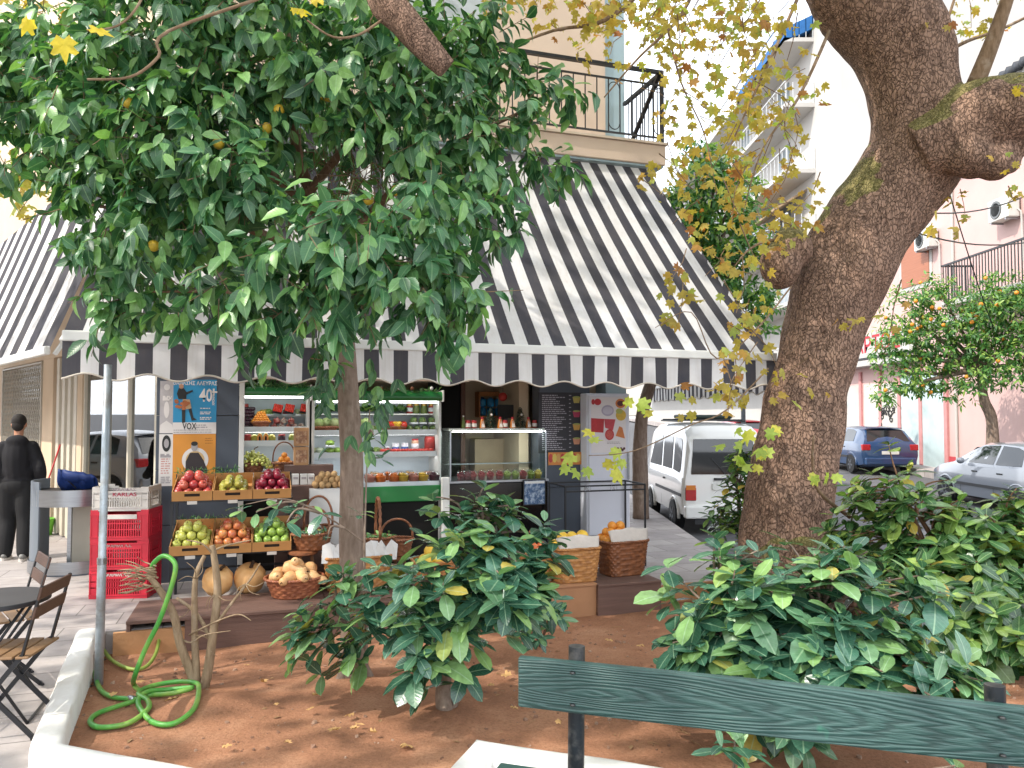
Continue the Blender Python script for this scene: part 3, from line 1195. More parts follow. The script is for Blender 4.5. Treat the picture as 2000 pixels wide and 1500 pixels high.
# ---- plane tree: trunk grown as one skin by remeshing overlapping limbs
DT = 7.8
base = G(1525, 1172, -0.12)
plane = thing('plane_tree', 'massive leaning plane tree with plated grey brown bark, mossy top and amber leaves', 'tree', (base.x, DT, -0.2))
tr_path = [(1520, 1230, 104), (1524, 1160, 97), (1530, 1080, 88), (1536, 1000, 83), (1562, 850, 77), (1580, 750, 72), (1608, 650, 76), (1622, 600, 82), (1640, 545, 88), (1680, 460, 88), (1735, 385, 90), (1785, 315, 94), (1792, 250, 90), (1778, 160, 87), (1755, 90, 92), (1700, 0, 102), (1640, -110, 100), (1600, -260, 85), (1560, -500, 65)]
sp_ = smooth_path([(a, b, c) for a, b, c in tr_path], 5)
mb = MB()
def wpts(path, depth):
    out = []
    n = len(path)
    for i, q in enumerate(path):
        d = depth(i / (n - 1)) if callable(depth) else depth
        out.append((P(q[0], q[1], d), q[2] / 1500 * d))
    return out
pp = wpts(sp_, lambda f: DT + 0.25 * math.sin(f * 3) - 0.5 * max(0, f - 0.6))
pp = [(q, r) for q, r in pp if True]
mb.tube([q for q, r in pp], [r for q, r in pp], 28, jit=0.09)
# root flare
for a in range(7):
    an = a * 0.9 + 0.2
    b0 = Vector((base.x, DT, 0))
    dv = Vector((math.cos(an), math.sin(an), 0))
    mb.tube([b0 + UP * 0.55 + dv * 0.25, b0 + UP * 0.15 + dv * 0.45, b0 - UP * 0.2 + dv * 0.75], [0.2, 0.2, 0.12], 10)
# burl
bc = P(1524, 520, DT - 0.15)
mb.ball(bc, (0.2, 0.22, 0.24), 16, 10)
mb.ball(bc + Vector((0.12, 0.05, 0.18)), (0.22, 0.22, 0.2), 16, 10)
mb.ball(P(1545, 470, DT), (0.16, 0.2, 0.16), 14, 8)
# right limb
lp = [(1790, 300, 60), (1850, 270, 66), (1910, 230, 72), (1965, 218, 70), (2040, 205, 66), (2130, 170, 62), (2260, 60, 55)]
ll_ = wpts(smooth_path(lp, 4), lambda f: DT - 0.1 - 0.5 * f)
mb.tube([q for q, r in ll_], [r for q, r in ll_], 20, jit=0.1)
for px, py, rr in ((1900, 310, 40), (1940, 320, 36), (1970, 318, 26), (1985, 285, 30), (1955, 300, 30), (1880, 300, 45)):
    mb.ball(P(px, py, DT - 0.35), (rr / 1500 * DT * 0.9,) * 3, 12, 8)
tmp = mb.build('tmp', M_bark_plane)
rm = tmp.modifiers.new('r', 'REMESH')
rm.mode = 'VOXEL'
rm.voxel_size = 0.028
smm = tmp.modifiers.new('s', 'SMOOTH')
smm.iterations = 6
smm.factor = 0.5
dg = bpy.context.evaluated_depsgraph_get()
dg.update()
me = bpy.data.meshes.new_from_object(tmp.evaluated_get(dg))
bpy.data.objects.remove(tmp)
nv = len(me.vertices)
co = np.empty(nv * 3)
me.vertices.foreach_get('co', co)
co = co.reshape(-1, 3)
no = np.empty(nv * 3)
me.vertices.foreach_get('normal', no)
no = no.reshape(-1, 3)
for i in range(nv):
    p = Vector(co[i])
    q = 0.022 * noise.noise(p * 2.6) + 0.012 * noise.noise(Vector((p.x * 7, p.y * 7, p.z * 4)))
    co[i] += no[i] * q
me.vertices.foreach_set('co', co.reshape(-1))
me.polygons.foreach_set('use_smooth', [True] * len(me.polygons))
me.update()
me.materials.clear()
me.materials.append(M_bark_plane)
tk = bpy.data.objects.new('trunk', me)
C.objects.link(tk)
wp(tk, plane)

# bough that hangs before the orange tree, with a sawn end
bough = MB()
bp = [P(1640, -230, 7.3), P(1350, -520, 6.3), P(1000, -420, 5.0), P(800, -190, 4.3), P(745, -30, 4.05), P(790, 40, 4.0), P(835, 95, 4.02), P(872, 134, 4.05)]
br_ = [0.30, 0.22, 0.16, 0.12, 0.088, 0.078, 0.074, 0.062]
sm = smooth_path([(*p, r) for p, r in zip(bp, br_)], 6)
bough.tube([q[:3] for q in sm], [q[3] for q in sm], 18, jit=0.4)
wp(bough.build('bough', [M_bark_bough], plane, smooth=True, sharp=70), plane)
# bough's grey patch face is left to the bark; small branches
tw = MB()
def twig(pts, r0, r1, n=6):
    sm = smooth_path([tuple(p) for p in pts], 5)
    k = len(sm)
    wp(MB().tube([q for q in sm], [r0 + (r1 - r0) * i / (k - 1) for i in range(k)], n).build('branch', M_twig, plane, smooth=True), plane)
twig([P(1905, 165, 7.5), P(1935, 90, 7.45), P(1960, 20, 7.4), P(1990, -70, 7.3)], 0.085, 0.05, 10)
twig([P(1835, 110, 7.8), P(1890, 80, 7.9), P(1960, 55, 8.0), P(2050, 10, 8)], 0.022, 0.012)
twig([P(1830, 130, 7.8), P(1845, 60, 7.9), P(1870, -20, 8.0)], 0.02, 0.014)
twig([P(1548, 470, 7.75), P(1500, 470, 7.6), P(1460, 490, 7.5), P(1435, 520, 7.4)], 0.02, 0.006)
twig([P(1300, -140, 6.8), P(1270, -40, 6.9), P(1180, 40, 6.8), P(1080, 60, 6.7), P(950, 110, 6.6)], 0.03, 0.008)
twig([P(1500, -220, 7.2), P(1390, -90, 7.2), P(1330, 30, 7.0), P(1250, 110, 6.9), P(1180, 190, 6.8)], 0.03, 0.006)
twig([P(1600, -100, 7.4), P(1530, 60, 7.2), P(1470, 190, 7.0), P(1420, 300, 6.8)], 0.022, 0.005)
twig([P(1620, 60, 7.5), P(1560, 190, 7.3), P(1490, 290, 7.1), P(1450, 420, 7.0)], 0.018, 0.004)
twig([P(1300, 40, 7.2), P(1330, 160, 7.1), P(1375, 260, 7.0), P(1400, 380, 6.9)], 0.012, 0.004)
twig([P(560, -120, 2.9), P(590, -40, 2.9), P(330, 60, 2.8), P(310, 110, 2.75), P(255, 150, 2.7), P(170, 155, 2.65)], 0.008, 0.004)
twig([P(300, -60, 2.9), P(270, 10, 2.8), P(230, 50, 2.75), P(170, 60, 2.7)], 0.006, 0.003)
twig([P(745, 40, 4.0), P(700, 68, 3.8), P(650, 72, 3.7), P(600, 40, 3.6)], 0.008, 0.004)
twig([P(1660, 1010, 6.9), P(1600, 960, 6.8), P(1587, 900, 6.8), P(1590, 850, 6.8)], 0.02, 0.01)
twig([P(1545, 560, 7.0), P(1480, 640, 6.6), P(1400, 700, 6.3), P(1350, 610, 6.2), P(1280, 640, 6.1)], 0.008, 0.003)
twig([P(1500, 720, 7.0), P(1420, 800, 6.0), P(1350, 830, 5.7), P(1240, 880, 5.4), P(1150, 890, 5.3)], 0.008, 0.003)

lvA = Leaves('plane')
lvB = Leaves('plane')
def pleaf(px, py, d, sz=0.14, hang=True, lv=None, p=None):
    p = P(px, py, d) if p is None else p
    t = Vector((rnd.uniform(-0.7, 0.7), rnd.uniform(-0.5, 0.4), rnd.uniform(-1.0, 0.1)))
    nrm = Vector((rnd.uniform(-0.7, 0.7), rnd.uniform(-1.0, -0.1), rnd.uniform(0.1, 1.0)))
    L = sz * rnd.uniform(0.65, 1.15)
    (lv or (lvA if rnd.random() < 0.72 else lvB)).add(p, t, nrm, L, L * rnd.uniform(0.9, 1.15), 0, rnd.uniform(0.0, 0.5))
def spray(x0, y0, x1, y1, d0, d1, n, sz=0.12, tw_every=2, cl=5):
    for i in range(n):
        px, py, d = rnd.uniform(x0, x1), rnd.uniform(y0, y1), rnd.uniform(d0, d1)
        c = P(px, py, d)
        e = c + Vector((rnd.uniform(-0.35, 0.35), rnd.uniform(-0.25, 0.25), rnd.uniform(0.1, 0.5)))
        if i % tw_every == 0:
            tw.tube([c, c.lerp(e, 0.5) + rdir() * 0.05, e], [0.003, 0.004, 0.006], 4, cap=False)
        for j in range(cl):
            pleaf(0, 0, 0, sz, p=c.lerp(e, rnd.random()) + rdir() * 0.09)
spray(960, -60, 1300, 60, 5.8, 8.6, 68)
spray(1130, 40, 1330, 150, 6.2, 9, 28)
spray(1270, -60, 1510, 110, 5.8, 9, 66)
spray(1300, 100, 1550, 260, 6.2, 9, 49)
spray(1320, 220, 1570, 420, 6.0, 9, 39)
spray(1400, 400, 1590, 470, 6.0, 8, 12)
spray(1300, 320, 1500, 560, 6.0, 8, 16)
spray(1400, 470, 1520, 800, 5.6, 7.2, 17)
spray(1840, -40, 2010, 110, 7.2, 9, 17)
spray(1850, 380, 1960, 520, 6.2, 8, 3)
spray(1980, 160, 2010, 420, 6.5, 8, 3)
spray(1340, 590, 1440, 640, 5.8, 6.3, 2)
spray(1230, 630, 1360, 680, 5.8, 6.3, 2)
spray(1660, 640, 1740, 680, 6.0, 6.6, 2)
spray(1330, 770, 1440, 815, 5.4, 6.0, 4)
spray(-30, -30, 90, 90, 5.5, 8, 12)
spray(-20, 300, 75, 440, 6.0, 8, 14)
spray(-20, 120, 60, 260, 6, 8, 4)
lvG = Leaves('plane')
for (px, py, n) in ((1190, 885, 4), (1140, 895, 4), (1170, 855, 2), (1185, 925, 1), (1460, 900, 7), (1475, 850, 5), (1575, 918, 2), (1640, 915, 2), (1440, 860, 4), (1250, 790, 3)):
    for _ in range(n):
        pleaf(px + rnd.uniform(-32, 32), py + rnd.uniform(-26, 26), rnd.uniform(5.0, 5.6), 0.125, lv=lvG)
wp(tw.build('twigs', M_twig, plane, smooth=True), plane)
# the two big leaves close by
M_yleaf = leaf_mat('yellow_leaf', '#c7ae2e', '#cdb53c', '#b9b04a', '#ddc96a', 0.6, 0.4, 0.3, veins=False)
for arg in ((P(122, 62, 2.65), Vector((0.15, -0.1, -1)), Vector((0.2, -1, 0.25)), 0.12, 0.115, 0, 0.25), (P(165, 50, 2.65), Vector((1, 0.1, -0.25)), Vector((0.1, -0.75, 0.7)), 0.105, 0.07, 0, 0.3), (P(60, 30, 2.9), Vector((-0.4, 0.1, -0.7)), Vector((0.4, -0.9, 0.3)), 0.09, 0.08, 0, 0.5), (P(560, 12, 3.4), Vector((0.9, 0.1, -0.1)), Vector((0.1, -0.4, 0.9)), 0.12, 0.12, 0, 0.7), (P(600, 5, 3.4), Vector((0.7, -0.1, 0.3)), Vector((0.1, -0.7, 0.6)), 0.10, 0.11, 0, 0.6)):
    lvN = Leaves('plane')
    lvN.add(*arg)
    wp(lvN.build('leaf', M_yleaf, plane), plane)
# overhead crown, above the frame, that shades the bed and the fruit stands
lvC = Leaves('plane')
for i in range(6400):
    x, y = rnd.uniform(-11.5, 5.5), rnd.uniform(-3.5, 8.5)
    z = rnd.uniform(7.2, 9.6)
    g = noise.noise(Vector((x * 0.55, y * 0.55, z * 0.4 + 3)))
    if g < -0.28:
        continue
    # keep out of the picture
    if y > 0.3 and (z - CZ) / y < 0.64 and abs(x / y) < 0.75:
        continue
    # thin where the sun reaches the wing and the far left pavement
    lvC.add(Vector((x, y, z)), rdir() - UP * 0.6, UP + rdir() * 0.6, rnd.uniform(0.2, 0.3), rnd.uniform(0.2, 0.3), 0, 0.3)
crown_w = [lvA.build('crown', L_plane, plane), lvB.build('crown', L_plane2, plane), lvC.build('crown', L_plane, plane), lvG.build('crown', leaf_mat('lime_leaf', '#8aa04a', '#a5b45a', '#c2b84e', '#ddd98a', 0.6, 0.45, 0.3, veins=False), plane)]
for o in crown_w:
    wp(o, plane)
cb = MB()
for i in range(26):
    x, y = rnd.uniform(-11, 5), rnd.uniform(-3, 4.5)
    e = Vector((x, y, rnd.uniform(8, 9)))
    s0 = Vector((1.9, 6.2, 8.6))
    wp(MB().tube([s0, s0.lerp(e, 0.5) + UP * 1.2 + rdir() * 0.4, e], [0.12, 0.07, 0.02], 6).build('branch', M_twig, plane, smooth=True), plane)

# ---- orange tree over the bed
ob = Gs(690, 1333)
OD = ob.y
otree = thing('orange_tree', 'dark glossy orange tree with a slim trunk standing in the red soil before the awning', 'tree', (ob.x, ob.y, ob.z))
mb = MB()
tp = [(691, 1350, 34), (690, 1325, 29), (691, 1200, 26), (688, 1080, 25), (687, 940, 22.5), (683, 820, 21), (677, 700, 18), (668, 600, 16), (655, 500, 15), (625, 430, 13), (600, 380, 12)]
q = wpts(smooth_path(tp, 4), OD)
mb.tube([a for a, r in q], [r for a, r in q], 14, jit=0.12)
for k in range(5):
    an = k * 1.3
    b0 = Vector(ob)
    dv = Vector((math.cos(an), math.sin(an), 0))
    mb.tube([b0 + UP * 0.14 + dv * 0.05, b0 + dv * 0.13, b0 - UP * 0.03 + dv * 0.24], [0.045, 0.04, 0.015], 7)
wp(mb.build('trunk', M_bark_or, otree, smooth=True), otree)
mb = MB()
fork = P(655, 510, OD)
for pts, r0 in (([P(640, 450, OD), P(590, 330, 5.5), P(570, 220, 5.4), P(568, 120, 5.3), P(560, 0, 5.3)], 0.05), ([P(655, 500, OD), P(740, 400, 5.5), P(830, 320, 5.4), P(930, 260, 5.4), P(1040, 210, 5.5)], 0.04),
                ([P(660, 560, OD), P(560, 480, 5.2), P(430, 430, 5.0), P(300, 420, 5.0), P(180, 400, 5.2)], 0.04), ([P(620, 420, OD), P(480, 300, 5.4), P(320, 200, 5.3), P(160, 150, 5.4)], 0.035),
                ([P(672, 620, OD), P(760, 560, 5.1), P(860, 520, 4.9), P(930, 480, 5.0)], 0.025), ([P(665, 600, OD), P(560, 580, 5.0), P(440, 570, 4.8), P(290, 570, 4.9)], 0.025),
                ([P(600, 380, 5.5), P(700, 250, 5.4), P(760, 130, 5.3), P(820, 20, 5.3)], 0.035)):
    sm = smooth_path([tuple(p) for p in pts], 5)
    mb.tube(sm, [r0 * (1 - 0.75 * i / (len(sm) - 1)) for i in range(len(sm))], 7)
for i in range(130):
    c = P(rnd.uniform(560, 800), rnd.uniform(280, 460), rnd.uniform(5.0, 5.9))
    d = rdir()
    mb.tube([c, c + d * 0.12 + rdir() * 0.05, c + d * 0.3 + rdir() * 0.1], [0.004, 0.003, 0.002], 4, cap=False)
wp(mb.build('branch', bark('brown_twig', '#5e4636', '#7c6250'), otree, smooth=True), otree)
OB = [(60, 150, 5.6, 115), (20, 60, 5.6, 80), (15, 200, 5.7, 70), (75, 285, 5.8, 70), (20, 330, 5.8, 30), (190, 80, 5.2, 130), (180, 240, 5.0, 125), (215, 390, 5.0, 100), (120, 350, 5.6, 48), (245, 510, 5.0, 90), (262, 600, 5.0, 62), (218, 630, 4.9, 40),
      (330, 120, 4.9, 150), (360, 290, 4.7, 140), (350, 430, 4.7, 110), (400, 20, 5.2, 150), (520, 80, 4.9, 150), (500, 220, 4.9, 110), (480, 380, 4.6, 105), (470, 545, 4.4, 90), (505, 610, 4.4, 78), (600, 500, 4.3, 100), (575, 635, 4.4, 75),
      (690, 470, 4.3, 105), (680, 570, 4.3, 95), (700, 120, 4.9, 140), (820, 110, 5.2, 125), (730, 240, 4.9, 80), (850, 260, 5.1, 120), (925, 330, 5.2, 95), (840, 450, 4.6, 110), (810, 560, 4.4, 95), (880, 560, 4.6, 75), (895, 640, 4.5, 45), (930, 440, 5.0, 75),
      (985, 260, 5.3, 70), (1060, 325, 5.4, 38), (1105, 195, 5.5, 32), (1040, 185, 5.5, 38), (960, 60, 5.4, 60), (1000, 470, 5.1, 30), (625, 705, 4.6, 28), (340, 560, 4.9, 50), (330, 610, 4.8, 35), (1110, 330, 5.4, 22), (960, 150, 5.4, 55)]
BACK = [(430, 300, 6.0, 200), (820, 300, 6.2, 150), (230, 270, 6.2, 150), (560, 80, 6.2, 220), (620, 300, 6.5, 150), (700, 520, 5.8, 130), (420, 500, 5.8, 120), (250, 450, 5.9, 90), (880, 150, 6.2, 110)]
lv = Leaves()
tws = MB()
bl_ = [(P(x, y, d), r / 1500 * d) for x, y, d, r in OB]
blob_leaves(lv, bl_, 460, 0.136, 0.52, 0.85, 0.7, 6, tw=tws)
blob_leaves(lv, [(P(x, y, d), r / 1500 * d) for x, y, d, r in BACK], 300, 0.12, 0.5, 0.8, 0.7, 6)
for pts in (((620, 720), (625, 790)), ((725, 700), (738, 880)), ((760, 740), (700, 850))):
    for k in range(9):
        f = k / 8
        px = pts[0][0] + (pts[1][0] - pts[0][0]) * f + rnd.uniform(-22, 22)
        py = pts[0][1] + (pts[1][1] - pts[0][1]) * f
        for _ in range(2):
            lv.add(P(px, py, 5.35), Vector((rnd.uniform(-0.7, 0.7), -0.3, -1)), Vector((rnd.uniform(-0.5, 0.5), -1, 0.4)), 0.12, 0.055, 0.25, 0.3)
wp(lv.build('crown', L_orange, otree), otree)
wp(tws.build('twig', M_twig, otree), otree)
for (px, py, d, lem) in ((427, 280, 4.62, 1), (455, 290, 4.9, 1), (395, 325, 4.6, 0), (775, 372, 4.9, 1), (720, 390, 5.1, 0), (520, 250, 4.75, 0), (625, 185, 4.7, 1), (640, 188, 4.75, 1), (540, 125, 4.7, 0), (300, 480, 4.65, 0), (250, 200, 4.7, 0), (545, 215, 4.7, 0)):
    c = P(px, py, d + 0.08)
    wp(MB().ball((0, 0, 0), 0.036, 14, 10).build('fruit', M_lemon, otree, smooth=True), otree).location += c

# ---- shrubs with whorled leaves
def shrub(name, label, basep, tips, L, Wr, m, stems=(), nleaf=7, extra=0.5, ntw=1, open_=0.95, group=None, mb_mat=None):
    root = thing(name, label, 'shrub', basep, 0, group)
    lv = Leaves('obovate')
    st = MB()
    b = Vector(basep)
    nodes = [Vector(q[:3]) for pts, r0 in stems for q in smooth_path([tuple(p) for p in pts], 5)[3:]]
    for t in tips:
        t = Vector(t)
        if rnd.random() < 0.6:
            low = [q for q in nodes if q.z < t.z + 0.05] or [b]
            q0 = min(low, key=lambda q: (q - t).length + 0.4 * max(0, q.z - t.z + 0.15))
            mid = q0.lerp(t, 0.5) + Vector((0, 0, 0.05)) + rdir() * 0.04
            st.tube(smooth_path([tuple(q0), tuple(mid), tuple(t)], 4), [0.011 - 0.0009 * k for k in range(9)], 6, cap=False)
        out = (t - b).normalized()
        ax = (out * 0.8 + UP * 0.45 + rdir() * 0.3).normalized()
        rosette(lv, t, ax, L, Wr, nleaf + rnd.randint(-3, 1), open_)
        if rnd.random() < extra:
            p2 = t - ax * L * rnd.uniform(0.5, 1.0) + rdir() * 0.05
            rosette(lv, p2, (ax + rdir() * 0.7).normalized(), L * 0.95, Wr, nleaf - 1, open_)
    for pts, r0 in stems:
        sm = smooth_path([tuple(p) for p in pts], 5)
        st.tube(sm, [r0 * (1 - 0.6 * i / (len(sm) - 1)) for i in range(len(sm))], 9, jit=0.2)
    wp(lv.build('foliage', m, root), root)
    wp(st.build('stem', mb_mat or M_bark_or, root, smooth=True), root)
    return root

def tips_in(blobs, n):
    """random points on the shells of pixel blobs (px,py,d,rpx[,squash])"""
    out = []
    wts = [b[3] ** 2 for b in blobs]
    for _ in range(n):
        b = rnd.choices(blobs, wts)[0]
        c = P(b[0], b[1], b[2])
        d = rdir()
        if d.y > 0.35 and rnd.random() < 0.7:
            d.y = -d.y
        if d.z < -0.5 and rnd.random() < 0.5:
            d.z = -d.z
        out.append(c + d * (b[3] / 1500 * b[2]) * rnd.uniform(0.55, 1.0))
    return out

b1 = Gs(872, 1402)
shrub('laurel_shrub', 'big glossy whorled shrub in mid bed hiding the wicker baskets behind it', b1,
      tips_in([(960, 1040, 4.9, 80), (890, 1090, 4.7, 95), (980, 1120, 4.7, 90), (850, 1170, 4.6, 90), (770, 1170, 4.8, 80), (920, 1200, 4.6, 60), (650, 1230, 5.0, 62), (600, 1215, 5.1, 35), (700, 1140, 5.0, 55), (820, 1275, 4.55, 50), (850, 1320, 4.5, 22), (955, 985, 4.95, 30), (1040, 1060, 4.9, 45), (1020, 1150, 4.8, 40), (590, 1280, 5.0, 25), (560, 1230, 5.0, 25), (640, 1270, 4.95, 35)], 112) + [P(945, 950, 4.95), P(930, 970, 4.9), P(965, 975, 4.9), P(905, 985, 4.9), P(1000, 985, 4.9), P(1065, 1015, 4.9), P(1085, 1040, 4.9), P(1075, 1080, 4.85), P(860, 1000, 4.85), P(845, 970, 4.95), P(1060, 1120, 4.85), P(640, 1180, 4.95), P(580, 1190, 5.0)],
      0.19, 0.54, L_shrub, [([b1 - UP * 0.05, P(865, 1340, 4.9), P(880, 1260, 4.9), P(900, 1150, 4.9), P(940, 1050, 4.95)], 0.06), ([b1, P(890, 1370, 4.9), P(905, 1300, 4.85)], 0.03), ([P(700, 1340, 5.4), P(690, 1250, 5.1), P(660, 1200, 5.0)], 0.02)])
b2 = Gs(1055, 1262)
shrub('laurel_shrub', 'small low shrub with yellow green leaf tips beside the sunlit step box', b2,
      tips_in([(1065, 1190, 5.9, 32), (1050, 1225, 5.9, 38), (1020, 1160, 5.6, 35)], 20), 0.15, 0.42, L_shrub)
b3 = Gs(590, 1090)
shrub('laurel_shrub', 'thin leafy sprig of climbing shrub hanging before the handled baskets', Gs(720, 1330),
      [P(470, 990, 5.2), P(500, 1000, 5.2), P(540, 990, 5.2), P(585, 1010, 5.2), P(600, 1030, 5.2), P(560, 1020, 5.1), P(630, 1000, 5.2), P(640, 1050, 5.2), P(730, 850, 5.3), P(720, 780, 5.35), P(745, 890, 5.3), P(610, 760, 5.3), P(640, 870, 5.3), P(575, 985, 5.2), P(705, 1000, 5.2)], 0.13, 0.5, L_shrub,
      [([Gs(715, 1330), P(712, 1100, 5.4), P(715, 950, 5.4), P(722, 800, 5.35)], 0.01), ([P(712, 1060, 5.4), P(640, 1010, 5.3), P(560, 975, 5.2), P(480, 985, 5.2)], 0.007)], nleaf=4, extra=0.2)
b4 = G(1560, 1500, -0.05)
b4 = Vector((1.55, 4.5, -0.06))
shrub('laurel_shrub', 'broad leafy shrub behind the bench backrest with large pale veined leaves', b4,
      tips_in([(1480, 1180, 4.4, 110), (1380, 1200, 4.4, 80), (1620, 1180, 4.3, 110), (1340, 1280, 4.3, 55), (1480, 1290, 4.2, 80), (1620, 1290, 4.1, 90), (1740, 1250, 4.2, 90), (1790, 1340, 4.0, 60), (1690, 1340, 4.0, 60), (1880, 1320, 4.0, 45), (1310, 1130, 4.6, 40), (1560, 1080, 4.7, 30), (1390, 1060, 4.7, 28), (1290, 1110, 4.6, 22), (1290, 1220, 4.4, 18), (1560, 1360, 4.1, 60), (1430, 1340, 4.2, 55), (1780, 1150, 4.5, 60), (1430, 1100, 4.6, 60), (1540, 1100, 4.6, 50), (1660, 1110, 4.5, 60)], 185),
      0.2, 0.55, L_shrub, [([b4 - UP * 0.05, P(1640, 1350, 4.4), P(1600, 1200, 4.4)], 0.035), ([b4, P(1500, 1300, 4.4), P(1400, 1200, 4.4)], 0.03)])
b5 = Vector((3.9, 6.4, -0.1))
shrub('laurel_hedge', 'tall dark shrub with reddish stems screening the parked cars', b5,
      tips_in([(1790, 1030, 6.4, 85), (1700, 990, 6.6, 75), (1900, 1060, 6.2, 95), (1990, 1060, 6.4, 95), (1930, 985, 6.3, 40), (1850, 950, 6.5, 32), (1990, 980, 6.3, 35), (1900, 1220, 5.5, 75), (1985, 1260, 5.4, 70), (1830, 1210, 5.6, 60), (1840, 1140, 6.0, 100), (1700, 1080, 6.4, 80), (1960, 1200, 5.8, 100), (1760, 930, 6.6, 35), (1745, 860, 6.7, 20), (1660, 970, 6.8, 50), (2060, 1150, 6.0, 120), (1860, 1010, 6.5, 45), (1640, 1060, 6.6, 50)], 390),
      0.18, 0.5, L_hedge, [([b5 - UP * 0.05, P(1900, 1250, 6.2), P(1925, 1150, 6.2), P(1960, 1050, 6.3)], 0.05), ([b5, P(1880, 1150, 6.3), P(1790, 1000, 6.5)], 0.04), ([b5, P(1850, 1160, 6.3), P(1760, 950, 6.6)], 0.03)], mb_mat=bark('red_bark', '#6b4a38', '#97755c'))
b6 = Vector((2.6, 8.5, -0.12))
shrub('laurel_hedge', 'low dark shrub tucked between the plane trunk and the white van', b6,
      tips_in([(1440, 960, 8.6, 50), (1425, 1010, 8.5, 45), (1450, 900, 8.7, 35), (1460, 1050, 8.5, 40), (1400, 1000, 8.6, 22)], 60), 0.16, 0.42, L_hedge, [([b6, P(1445, 1010, 8.5), P(1440, 950, 8.6)], 0.03)])
b7 = Vector((1.05, 3.75, -0.03))
shrub('seedling', 'low sprout of long leaves under the bench backrest', b7, [P(1435, 1440, 3.65), P(1410, 1455, 3.6), P(1450, 1460, 3.6), P(1870, 1495, 3.3)], 0.17, 0.4, L_shrub, nleaf=6, extra=0.4)

# ---- pruned bare shrub with the hose
b8 = Gs(388, 1345)
dry = thing('bare_shrub', 'leafless pruned shrub with many grey stems beside the green hose', 'shrub', b8)
mb = MB()
dD = b8.y
def dstem(pts, r0, r1, n=8):
    sm = smooth_path([tuple(P(x, y, dD + dd)) for x, y, dd in pts], 5)
    k = len(sm)
    mb.tube(sm, [0.75 * (r0 + (r1 - r0) * i / (k - 1)) for i in range(k)], n, jit=0.2)
dstem([(385, 1365, 0), (378, 1330, 0), (352, 1260, -.05), (338, 1200, -.1), (310, 1150, -.15), (290, 1125, -.2)], 0.05, 0.028)
dstem([(385, 1365, 0), (382, 1310, 0), (380, 1210, .05), (382, 1130, .05), (400, 1085, .1)], 0.045, 0.018)
dstem([(392, 1360, 0), (405, 1310, 0), (418, 1220, 0), (425, 1150, 0), (418, 1085, 0), (414, 1065, 0)], 0.05, 0.026)
dstem([(400, 1330, 0), (412, 1260, 0), (385, 1200, .1), (345, 1168, .1)], 0.025, 0.014)
dstem([(425, 1215, 0), (455, 1175, 0), (490, 1130, 0), (508, 1100, 0)], 0.018, 0.006)
dstem([(392, 1360, 0), (405, 1350, -.1), (415, 1370, -.2)], 0.03, 0.01)
dstem([(370, 1240, 0), (420, 1215, -.1), (465, 1200, -.15), (490, 1212, -.2)], 0.011, 0.004, 5)
dstem([(350, 1245, 0), (372, 1255, -.1), (400, 1240, -.15), (450, 1232, -.2)], 0.01, 0.004, 5)
dstem([(418, 1085, 0), (395, 1062, -.05), (365, 1055, -.05)], 0.012, 0.005, 5)
dstem([(418, 1075, 0), (440, 1066, 0), (465, 1060, 0), (490, 1055, 0)], 0.012, 0.005, 5)
for i in range(34):
    x0, y0 = rnd.uniform(270, 310), rnd.uniform(1105, 1150)
    a = rnd.uniform(2.3, 4.0)
    l1, l2 = rnd.uniform(15, 32), rnd.uniform(12, 30)
    b_ = a + rnd.uniform(-0.7, 0.7)
    dstem([(x0, y0, -.18), (x0 + l1 * math.cos(a), y0 - l1 * math.sin(a) * 0.6, -.2 + rnd.uniform(-.1, .1)), (x0 + l1 * math.cos(a) + l2 * math.cos(b_), y0 - (l1 * math.sin(a) + l2 * math.sin(b_)) * 0.5, -.2)], rnd.uniform(0.007, 0.013), 0.003, 5)
for i in range(16):
    sx, sy = rnd.choice([(382, 1130), (424, 1160), (410, 1250), (340, 1205), (360, 1170), (480, 1140)])
    a = rnd.uniform(0, 6.28)
    dstem([(sx, sy, 0), (sx + 18 * math.cos(a), sy - 18 * math.sin(a), -.05), (sx + 36 * math.cos(a + .4), sy - 36 * math.sin(a + .4), -.05)], 0.006, 0.002, 5)
wp(mb.build('stem', M_bark_dry, dry, smooth=True), dry)

# ---- street trees with oranges
def street_tree(label, basep, blobs, tpath, r0, dens, L, nf, name='street_orange_tree', m=None):
    root = thing(name, label, 'tree', basep)
    mb = MB()
    sm = smooth_path([tuple(p) for p in tpath], 5)
    mb.tube(sm, [r0 * (1.15 - 0.6 * i / (len(sm) - 1)) for i in range(len(sm))], 10, jit=0.15)
    for c, r in blobs:
        e = Vector(tpath[-1])
        mb.tube([e, e.lerp(c, 0.5) + rdir() * 0.1, c], [r0 * 0.5, r0 * 0.3, r0 * 0.15], 6)
    wp(mb.build('trunk', M_bark_or, root, smooth=True), root)
    lv = Leaves()
    blob_leaves(lv, blobs, dens, L, 0.36, 0.35, 0.8, 7)
    wp(lv.build('crown', m or L_street, root), root)
    wts = [r * r for c, r in blobs]
    for _ in range(nf):
        c, r = rnd.choices(blobs, wts)[0]
        d = rdir()
        d.y = -abs(d.y) * 0.8 - 0.1
        d.normalize()
        o = wp(MB().ball((0, 0, 0), 0.05, 8, 6).build('fruit', M_orange, root, smooth=True), root)
        o.location += c + d * r * 0.98
    return root
XF = 11.6
def sblob(l):
    return [(P(x, y, d), r / 1500 * d) for x, y, d, r in l]
tb = Vector((P(1935, 880, 18.6).x, 18.6, road_z(18.6) + 0.12))
